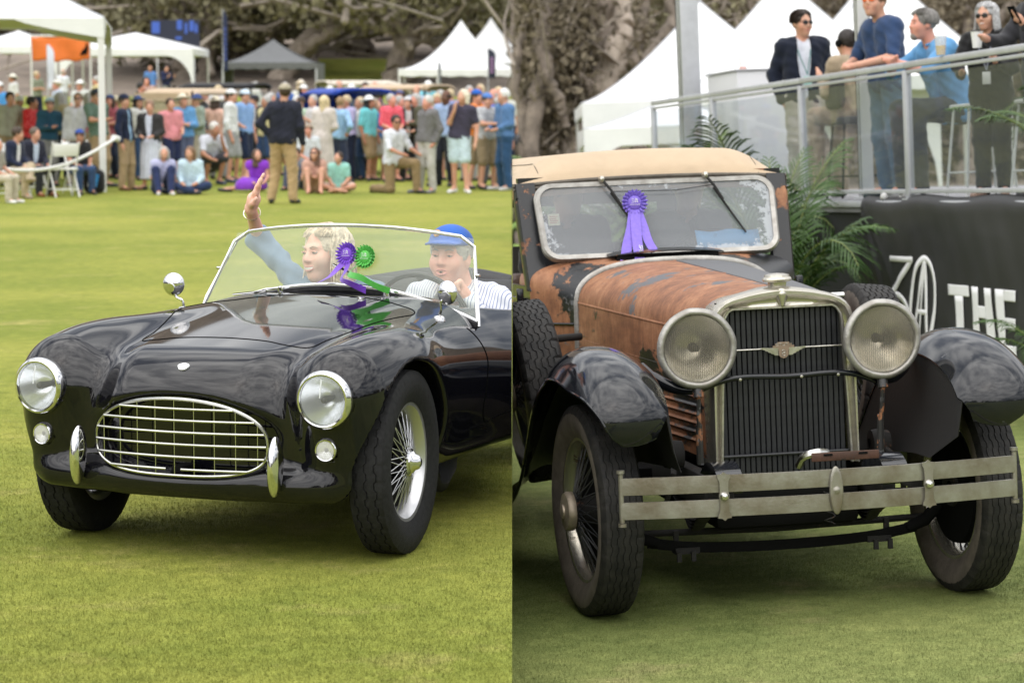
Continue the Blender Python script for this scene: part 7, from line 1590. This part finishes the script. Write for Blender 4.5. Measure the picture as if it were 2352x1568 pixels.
ltree('bushy dark oak above the white canopy on the left', 135, 420, [([(430, G_), (425, 140), (440, 70), (420, 0)], .6, .3), ([(470, G_), (480, 140), (500, 60), (520, -10)], .5, .25)], [(360, 0, 0, 8, 6, 3.2), (470, 20, 3, 7, 6, 3.0), (300, 30, 6, 6, 5, 2.0), (420, 90, 8, 6, 4, 1.8), (520, 60, 8, 4, 4, 2.2)], 15000, .25, F_OAK, M_BARKD, 5)
ltree('oak with hanging moss at the right end of the left background', 145, 1120, [([(1150, G_), (1140, 150), (1120, 80), (1100, 20), (1060, -30)], .6, .35), ([(1125, 95), (1150, 60), (1180, 30)], .35, .2)], [(1100, -10, 0, 8, 6, 2.8), (1160, 30, 3, 4, 5, 2.4), (1060, 40, 6, 5, 4, 1.6)], 10000, .25, F_OAK2, M_BARKD, 6)
# right background oaks
def rtree(label, d, base_px, limbs, blobs, nl, size, fm, bm, seed):
    o = np.array(rp(base_px, 400, d)); o[2] = 0; f = lambda x, y, dd: np.array(rp(x, y, dd))
    L_ = [([tuple(f(x, y, d + .2 * i) - o) for i, (x, y) in enumerate(p)], r0, r1) for p, r0, r1 in limbs]
    B_ = [(tuple(f(x, y, d + dz) - o), (rx, ry, rz_)) for (x, y, dz, rx, ry, rz_) in blobs]; return oak(label, WR @ T(*o), L_, B_, nl, size, fm, bm, seed, 'oaks behind the deck')
rtree('grey leaning oak trunk just left of the white tents', 72, 1360, [([(1318, 470), (1330, 370), (1352, 300), (1385, 230), (1400, 170), (1398, 130), (1385, 70), (1390, 0), (1405, -40)], .55, .38), ([(1400, 135), (1425, 90), (1432, 30), (1425, -30)], .3, .2), ([(1375, 250), (1355, 200), (1330, 170)], .2, .1)], [(1290, 110, 1.5, 2.6, 2.4, 2.6), (1230, 60, 3, 2.4, 2.4, 2.4), (1330, 30, 3, 2.4, 2.2, 1.8), (1250, 190, 2, 2.0, 2.0, 1.6)], 16000, .115, F_OAK2, M_BARK, 11)
rtree('dark twisted oak behind the white tent roof', 78, 1480, [([(1480, 470), (1470, 300), (1485, 220), (1465, 140), (1470, 60), (1480, -20)], .3, .2), ([(1468, 150), (1440, 110), (1420, 60)], .2, .1), ([(1470, 200), (1500, 120), (1540, 60), (1545, 0)], .28, .16)], [(1450, 20, 2, 2.6, 2.2, 1.6), (1540, 40, 4, 2.6, 2.2, 2.2), (1400, 230, 5, 2.6, 2.2, 1.4), (1500, 130, 6, 2.2, 2.2, 1.6)], 11000, .115, F_OAK, M_BARKD, 12)
rtree('mossy oak at the left end of the right background', 70, 1215, [([(1200, 470), (1215, 330), (1225, 240), (1250, 160), (1240, 90), (1260, 20), (1270, -40)], .3, .2), ([(1250, 170), (1285, 230), (1300, 290)], .16, .1), ([(1190, 470), (1195, 300), (1185, 180), (1200, 60)], .2, .12)], [(1210, 130, 2, 2.2, 2.4, 2.6), (1200, 20, 2, 2.4, 2.4, 2.0), (1240, 290, 3, 2.2, 2.0, 1.4), (1190, 230, 2, 1.6, 2.0, 1.6)], 16000, .115, F_OAK2, M_BARKD, 13)
rtree('olive oak filling the gap between the white tent peaks', 84, 1720, [([(1720, 470), (1715, 250), (1725, 120), (1745, 60), (1730, 0)], .35, .2), ([(1725, 110), (1700, 60), (1690, 10)], .2, .1)], [(1720, 70, 1, 3, 2.6, 2.2), (1700, 10, 3, 2.6, 2.4, 1.8), (1760, 20, 3, 2.6, 2.2, 2.0), (1920, 60, 3, 3, 2.4, 2.6), (1950, 10, 4, 3, 2.4, 2.0)], 15000, .12, F_OAK2, M_BARK, 14)
rtree('dense dark oak behind the guests at the right of the deck', 80, 2230, [([(2230, 470), (2225, 250), (2240, 120), (2210, 20)], .4, .2), ([(2238, 130), (2280, 60), (2330, 10)], .25, .12)], [(2200, 40, 1, 3.4, 2.6, 2.6), (2290, 90, 2, 3.4, 2.6, 3.0), (2360, 40, 3, 3, 2.4, 2.6), (2250, 230, 3, 4, 2.6, 2.4), (2140, 110, 4, 3, 2.4, 2.6), (2330, 260, 3, 3, 2.4, 2.4), (2150, 280, 3, 3.4, 2.4, 2.0), (2230, 380, 2, 4, 2.4, 1.6), (2080, 380, 3, 3, 2.4, 1.4), (2340, 390, 2, 3, 2.4, 1.4)], 36000, .12, F_OAK2, M_BARKD, 15)

# ------------------------------------------------------------------ rising ground and the wood behind
def wood(name, label, f, px0, px1, d, y0, y1, n, size, m, seed, dz=10):
    rng = np.random.default_rng(seed); px = rng.uniform(px0, px1, n); py = rng.uniform(y0, y1, n); dd = d + rng.uniform(0, dz, n)
    K = 60; cx = rng.uniform(px0, px1, K); cy = rng.uniform(y0, y1, K)
    blobs = [(tuple(f(x, y, d + rng.uniform(0, dz))), (rng.uniform(.035, .06) * d, 3.0, rng.uniform(.02, .035) * d)) for x, y in zip(cx, cy)]
    V, F = leaves(n, blobs, size, rng); V, F = one_side(V, Matrix.Identity(4), -1 if px0 < 1176 and px1 < 1180 else 1); o = link(name, mkmesh(name, V, F, False), m); return setp(o, label, 'wood', None, 'stuff')
wood('wood', 'dim olive wood closing the view behind the left crowd', lp, -150, 1150, 165, -60, 215, 26000, .42, F_OAK2, 31, 22)
wood('wood', 'dim brown wood closing the view behind the deck', lambda x, y, d: np.array(WR @ rp(x, y, d)), 1180, 2500, 96, -70, 420, 30000, .24, F_OAK2, 32, 14)
def slope(name, label, side, frame, y0, prof, m):
    V = []; F = []; xs = np.linspace(0, 1, 9)
    for (y, z) in prof:
        for x in xs: p = frame @ Vector((side * x * 160, y, z)); V.append((p.x if side * p.x > 0 else 0, p.y, p.z))
    nx = len(xs)
    for j in range(len(prof) - 1):
        for i in range(nx - 1): F.append((j * nx + i, j * nx + i + 1, (j + 1) * nx + i + 1, (j + 1) * nx + i)[::1 if side > 0 else -1])
    return setp(link(name, mkmesh(name, V, F, True), m), label, None, None, 'structure')
slope('hillside', 'green bank rising behind the crowd', -1, WL, 0, [(54, -.01), (60, .1), (80, .5), (100, .9), (125, 1.4)], GL)
M_LITTER = mat('leaf_litter', (.19, .155, .125), .95, var=.3, vscale=.6)
slope('hillside', 'dim wooded bank behind the tents', -1, WL, 0, [(125, 1.4), (150, 3.65), (190, 7.5), (230, 30), (235, 60)], M_LITTER)
V = []; F = []
for j, (d_, z_) in enumerate([(124, 1.42), (135, 2.36), (148, 3.53)]):
    for i in range(9): px = 735 + 185 * i / 8 + (4 if j % 2 else -4) * (i % 3); V.append(((px - 1176) / F_PX * d_, d_, z_))
for j in range(2):
    for i in range(8): F.append((j * 9 + i, j * 9 + i + 1, j * 9 + i + 10, j * 9 + i + 9))
setp(link('grass_rise', mkmesh('grass_rise', V, F, True), GL), 'bright green rise between the oak trunks', None, None, 'structure')
slope('hillside', 'dim bank behind the deck and tents', 1, WR, 0, [(62, -.01), (75, .6), (95, 2.5), (112, 9), (116, 26)], M_LITTER)

# the same wood goes on round the lawn behind the viewer (seen in the chrome and paint)
rng = np.random.default_rng(77); blobs = []
for i in range(90):
    a = rad(rng.uniform(150, 390)); r_ = rng.uniform(75, 95); blobs.append(((r_ * math.cos(a), r_ * math.sin(a), rng.uniform(2, 9)), (rng.uniform(4, 7), rng.uniform(4, 7), rng.uniform(2.5, 4.5))))
V, F = leaves(26000, blobs, .8, rng); setp(link('wood', mkmesh('wood', V, F, False), F_OAK), 'wood closing the lawn behind the viewer', 'wood', None, 'stuff')
# ================================================================== tents, signs and cars behind the crowd
def ltent(label, px, d, hw, ez, pz, rz=0, base=None, **kw):
    z = hz(d) if base is None else base; x = (px - 1176) / F_PX * d
    return tent(label, T(x, d, z) @ Matrix.Rotation(rad(rz), 4, 'Z'), hw, ez, pz, **kw)
ltent('big white marquee at the left with a corner post on the lawn', -222, 45.2, 3.65, 2.86, 5.1, 8, pole=.055, valance=.33, finial=False, pw=1.1, swag=True)
ltent('low white tent at the far left behind the orange banner', 52, 112, 2.0, 2.45, 3.15, 0, arch=(0,), pw=1.1, finial=False)
ltent('wide white tent right of the corner post', 318, 108, 2.75, 2.35, 3.05, 0, arch=(0,), pw=.9, finial=False)
ltent('dark grey canopy tent in the middle distance', 632, 112, 2.05, 1.75, 2.8, 0, m=M_TENTG, pw=1.5, finial=False, wall=(1, 3))
ltent('white high peaked tent on the right behind the crowd', 1060, 104, 2.45, 1.55, 3.55, 0, pw=1.9, finial=False)
ltent('second white high peaked tent at the right edge of the crowd', 1128, 116, 2.4, 1.7, 3.75, 0, pw=1.9, finial=False)
# orange banner on poles
def lx(px, d): return (px - 1176) / F_PX * d
def lz(py, d): return float(lp(0, py, d)[2])
d = 82; ob = thing('banner', 'orange cloth banner stretched between two poles', 'banner', T(lx(146, d), d, hz(d)))
G = np.array([[(u * .93, .04 * math.sin(u * 5 + v * 3), lerp(lz(138, d), lz(86, d), v) - hz(d) - .04 * math.cos(u * 1.6) * (1 - v) + .03 * math.sin(u * 9) * (1 - v)) for v in np.linspace(0, 1, 8)] for u in np.linspace(-1, 1, 25)]); V, F = sheet(G, .006)
link('cloth', mkmesh('cloth', V, F), mat('orange_cloth', (.72, .17, .03), .75, var=.1, vscale=2), ob)
for s in (-1, 1): b = MB(); b.tube([(s * .95, .02, 0), (s * .95, .02, lz(82, d) - hz(d))], .03, 8); b.build('pole', mat('white_leg_paint', (.7, .7, .7), .4), ob)
b = MB(); b.tube([(-.97, .02, lz(83, d) - hz(d)), (.97, .02, lz(83, d) - hz(d))], .03, 8); b.build('cross_bar', mat('white_leg_paint', (.7, .7, .7), .4), ob)
b = MB(); b.prism([(.62, .0), (.86, .05), (.90, .28), (.84, .42), (.80, .25), (.70, .16)], .02, T(0, -.07, lz(128, d) - hz(d)) @ Matrix.Rotation(math.pi / 2, 4, 'X')); b.build('emblem', M_DARK, ob)
def feather(label, px, d, ytop, ybot, wpx, col, edge=None, marks=None):
    t = thing('feather_flag', label, 'flag', T(lx(px, d), d, hz(d))); s = F_PX / d; w2 = wpx / s; z0, z1 = lz(ybot, d) - hz(d), lz(ytop, d) - hz(d)
    G = []
    for v in np.linspace(0, 1, 20):
        wv = w2 * (1 - max(0, (v - .78) / .22)**2 * .8); G.append([(-w2 / 2 + wv * u, .03 * math.sin(v * 7 + u), lerp(z0, z1, v)) for u in np.linspace(0, 1, 5)])
    V, F = sheet(np.array(G), .006); link('cloth', mkmesh('cloth', V, F), mat('flag_%02x%02x%02x' % tuple(int(255 * c) for c in col), col, .8), t)
    b = MB(); b.tube([(-w2 / 2, .02, 0), (-w2 / 2, .02, z1)], .02, 6); b.build('pole', M_GALU, t)
    if marks:
        for k in range(7): b = MB(); b.box((0, -.045, lerp(z0, z1, .2 + .08 * k)), (w2 * .5, .004, (z1 - z0) * .045)); b.build('printed_mark', mat('flag_mark_%02x%02x%02x' % tuple(int(255 * c) for c in marks), marks, .7), t)
feather('white feather flag in front of the orange banner', 123, 78, 103, 205, 16, (.62, .64, .76))
feather('tall navy feather flag left of the grey tent', 522, 92, 22, 165, 11, (.012, .02, .06), marks=(.05, .08, .3))
feather('short black feather flag in front of the white peaked tents', 1130, 98, 112, 180, 17, (.02, .025, .045), marks=(.35, .2, .4))
feather('narrow grey flag in front of the white peaked tent', 1011, 99, 142, 190, 6, (.12, .13, .15))
# blue sign board under the oaks
d = 126; sg = thing('sign_board', 'dark sign board with bright blue marks under the oaks', 'sign', T(lx(408, d), d, 1.5)); s_ = F_PX / d
b = MB(); b.box((0, 0, lz(78, d) - 1.5), (112 / s_, .08, 62 / s_)); b.build('board', mat('navy_board', (.012, .016, .045), .5), sg)
for (x, y, w2, h2) in ((-44, 64, 18, 26), (10, 58, 12, 22), (25, 66, 6, 24), (38, 60, 10, 24), (48, 66, 6, 20), (8, 88, 14, 6)):
    b = MB(); b.box((x / s_, -.05, lz(y, d) - 1.5), (w2 / s_, .02, h2 / s_)); b.build('blue_mark', mat('blue_sign_print', (.05, .12, .55), .5), sg)
for q in (-1, 1): b = MB(); b.box((q * .9, .06, (lz(78, d) - 1.5) / 2), (.08, .08, lz(78, d) - 1.5)); b.build('post', M_GALU, sg)
d = 100; wbd = thing('display_board', 'white display board leaning in front of the grey tent', 'board', T(lx(598, d), d, hz(d)) @ Matrix.Rotation(rad(-18), 4, 'Y'))
b = MB(); b.box((0, 0, .65), (.55, .04, .95), bev=.01); b.build('panel', mat('white_laminate', (.62, .62, .65), .5), wbd)
for q in (-1, 1): b = MB(); b.tube([(q * .22, .02, .3), (q * .22, .16, 0)], .015, 6); b.build('leg', M_GALU, wbd)
# show cars parked behind the spectators
def show_car(label, px, d, rz, col, roof=None, H=1.0, open_hood=False):
    t = thing('show_car', label, 'car', T(lx(px, d), d, hz(d)) @ Matrix.Rotation(rad(rz), 4, 'Z') @ Matrix.Scale(H, 4), 'show cars behind the crowd')
    m = mat('car_paint_%02x%02x%02x' % tuple(int(255 * c) for c in col), col, .15, 0, coat=.6)
    fn = lambda p: smin(smax(smax(np.abs(p[0]) - .62, np.abs(p[1] - .6) - 1.25, .2), np.abs(p[2] - .80) - .30, .15), smax(smax(np.abs(p[0]) - .36 - .1 * np.clip(p[1] + 1, 0, 1), np.abs(p[1] + 1.1) - .85, .15), np.abs(p[2] - .85) - .28, .2), .08)
    sdf_obj('body', lambda p: smax(fn(p), -smax(smax(np.abs(p[0]) - .50, np.abs(p[1] - .75) - .75, .1), .70 - p[2], .1), .04), (-.75, -2.1, .4), (.75, 2.0, 1.25), .05, m, t, 2)
    for sx in (-1, 1):
        for y in (-1.45, 1.35):
            P = curve3([(sx * .70, y - .62, .38), (sx * .70, y - .48, .68), (sx * .70, y - .1, .86), (sx * .70, y + .3, .74), (sx * .70, y + .62, .42)], 14); G = np.array([[(p[0] + sx * u, p[1], p[2] - .08 * (u / .14)**2) for u in np.linspace(-.15, .15, 7)] for p in P]); V, F = sheet(G if sx > 0 else G[:, ::-1], .02); link('fender', mkmesh('fender', V, F), m, t)
            w_ = sub('wheel', t, T(sx * .70, y, .37)); b = MB(); b.lathe([(.24, -.07), (.35, -.08), (.37, -.04), (.37, .04), (.35, .08), (.24, .07)], 24, aim((1, 0, 0))); b.build('tyre', M_RUBBER, w_); b = MB(); b.lathe([(.0001, .05), (.06, .05), (.22, .02), (.25, .06)], 20, aim((sx, 0, 0))); b.build('rim', M_SILVER, w_)
        b = MB(); b.lathe([(.0001, .02), (.10, .01), (.11, -.02), (.05, -.16)], 18, T(sx * .34, -1.98, .92) @ aim((0, -1, 0))); b.build('headlight', M_CHROME, t)
    b = MB(); b.box((0, -1.97, .82), (.5, .06, .52), bev=.03); b.build('grille', M_CHROME, t)
    b = MB(); b.box((0, -.22, 1.32), (1.05, .02, .36)); b.build('windscreen', MATS['windscreen_glass'], t)
    if roof:
        G = np.array([[(u * .68, y, 1.72 - .10 * u**4 - (.25 * max(0, (y - 1.4) / .5)**2)) for u in np.linspace(-1, 1, 9)] for y in np.linspace(-.35, 1.9, 10)]); V, F = sheet(G[:, ::-1], .05); link('canvas_top', mkmesh('canvas_top', V, F), mat('tan_canvas', (.55, .44, .31), .9) if roof is True else fabric(roof), t)
        for sx in (-1, 1):
            for y in (-.28, 1.7): b = MB(); b.tube([(sx * .6, y, 1.05), (sx * .62, y, 1.66)], .025, 6); b.build('top_post', M_DARK, t)
        b = MB(); b.box((0, 1.85, 1.35), (1.2, .04, .55)); b.build('rear_curtain', mat('tan_canvas', (.55, .44, .31), .9) if roof is True else fabric(roof), t)
        b = MB(); b.box((0, 1.885, 1.40), (.4, .01, .2)); b.build('rear_window', MATS['windscreen_glass'], t)
    return t
show_car('black show car with tan canvas top left of the steward', 470, 53, 160, (.012, .012, .015), True)
show_car('bright blue show car behind the blonde woman in cream', 826, 52, 25, (.02, .13, .55), (.02, .06, .35))
show_car('red show car behind the tent post', 312, 56, 80, (.45, .01, .01))
show_car('black show car with cream top right of the steward', 770, 66, -70, (.012, .012, .014), (.55, .5, .42))
show_car('tan topped show car near the white peaked tents', 985, 60, 60, (.05, .05, .06), True)
show_car('dark saloon with black top left of the steward head', 575, 62, 75, (.015, .015, .02), (.015, .015, .018))
# folding chairs, rope, bag
def chair(label, px, feet, rz):
    d = dep(feet); t = thing('folding_chair', label, 'chair', T(lx(px, d), d, 0) @ Matrix.Rotation(rad(rz), 4, 'Z'), 'white folding chairs'); m = mat('white_resin', (.74, .74, .73), .45)
    b = MB(); b.box((0, 0, .44), (.40, .38, .03), bev=.01); b.build('seat', m, t); b = MB(); b.box((0, .20, .74), (.40, .03, .20), Matrix.Rotation(rad(-10), 3, 'X'), bev=.01); b.build('backrest', m, t)
    for s in (-1, 1):
        b = MB(); b.tube([(s * .21, .23, .86), (s * .21, -.24, 0)], .014, 8); b.build('leg', m, t); b = MB(); b.tube([(s * .19, -.10, .46), (s * .19, .28, 0)], .014, 8); b.build('leg', m, t)
    b = MB(); b.tube([(-.21, -.17, .12), (.21, -.17, .12)], .01, 6); b.build('stretcher', m, t); b = MB(); b.tube([(-.19, .22, .12), (.19, .22, .12)], .01, 6); b.build('stretcher', m, t)
chair('empty white folding chair in the seated row', 146, 452, 205); chair('white folding chair under the man in black polo', 184, 444, 28); chair('white folding chair under the crossed khaki legs', 26, 452, 58); chair('white folding chair under the man with brown shoes', 70, 447, 45)
chair('white folding chair at the left edge of the picture', -18, 462, 70)
d = 41.2; rpz = thing('rope', 'sagging white rope tied to the marquee corner post', 'rope', T(0, 0, 0)); b = MB(); b.tube(curve3([tuple(lp(268, 318, d)), tuple(lp(215, 350, d - .6)), tuple(lp(150, 378, d - 1.2)), tuple(lp(80, 391, d - 1.8)), tuple(lp(20, 389, d - 2.2)), tuple(lp(-60, 370, d - 2.6))], 40), .028, 8); b.build('strand', mat('white_rope', (.7, .7, .68), .8, bump=.8, bscale=30), rpz)
b = MB(); b.tube([tuple(lp(262, 316, d)), tuple(lp(275, 320, d + .1))], .05, 8); b.build('knot', mat('white_rope', (.7, .7, .68), .8), rpz)
d = dep(445); bg_ = thing('rucksack', 'black rucksack with blue and white patch on the grass', 'bag', T(lx(218, d), d, 0)); fn = lambda p: smax(smax(np.abs(p[0]) - .17, np.abs(p[1]) - .12, .08), np.abs(p[2] - .20) - .20, .12)
sdf_obj('sack', fn, (-.22, -.18, -.02), (.22, .18, .44), .03, fabric((.018, .018, .02)), bg_, 1); b = MB(); b.box((-.04, -.125, .22), (.07, .01, .20), Matrix.Rotation(rad(12), 3, 'Y')); b.build('white_patch', fabric((.6, .6, .62)), bg_); b = MB(); b.box((.05, -.125, .22), (.06, .01, .20), Matrix.Rotation(rad(12), 3, 'Y')); b.build('blue_patch', fabric((.05, .3, .7)), bg_); b = MB(); b.tube(curve3([(-.06, .0, .39), (0, 0, .47), (.06, 0, .39)], 8), .012, 6); b.build('handle', M_DARK, bg_)
# ------------------------------------------------------------------ the two plots meet in one vertical plane
bpy.context.view_layer.update()
def trim(root, side):
    st = [root]
    while st:
        o = st.pop(); st += list(o.children)
        if o.type != 'MESH' or not len(o.data.vertices): continue
        xs = [(o.matrix_world @ Vector(c)).x * side for c in o.bound_box]
        if min(xs) >= 0.0015: continue
        if max(xs) <= 0.0015:
            for c in list(o.children): c.parent = o.parent
            bpy.data.objects.remove(o); continue
        if o.data.users > 1: o.data = o.data.copy()
        Mi = o.matrix_world.inverted(); bm = bmesh.new(); bm.from_mesh(o.data)
        co = Mi @ Vector((0.0015 * side, 0, 0)); no = (o.matrix_world.to_3x3().transposed() @ Vector((side, 0, 0))).normalized()
        r = bmesh.ops.bisect_plane(bm, geom=list(bm.verts) + list(bm.edges) + list(bm.faces), plane_co=co, plane_no=no, clear_inner=True)
        ed = [e for e in r['geom_cut'] if isinstance(e, bmesh.types.BMEdge)]
        if ed and len(o.data.vertices) < 6000:
            try: bmesh.ops.holes_fill(bm, edges=ed, sides=0)
            except Exception: pass
        bm.to_mesh(o.data); bm.free()
for o in TRIM_LEFT: trim(o, -1)
for o in TRIM_RIGHT: trim(o, 1)
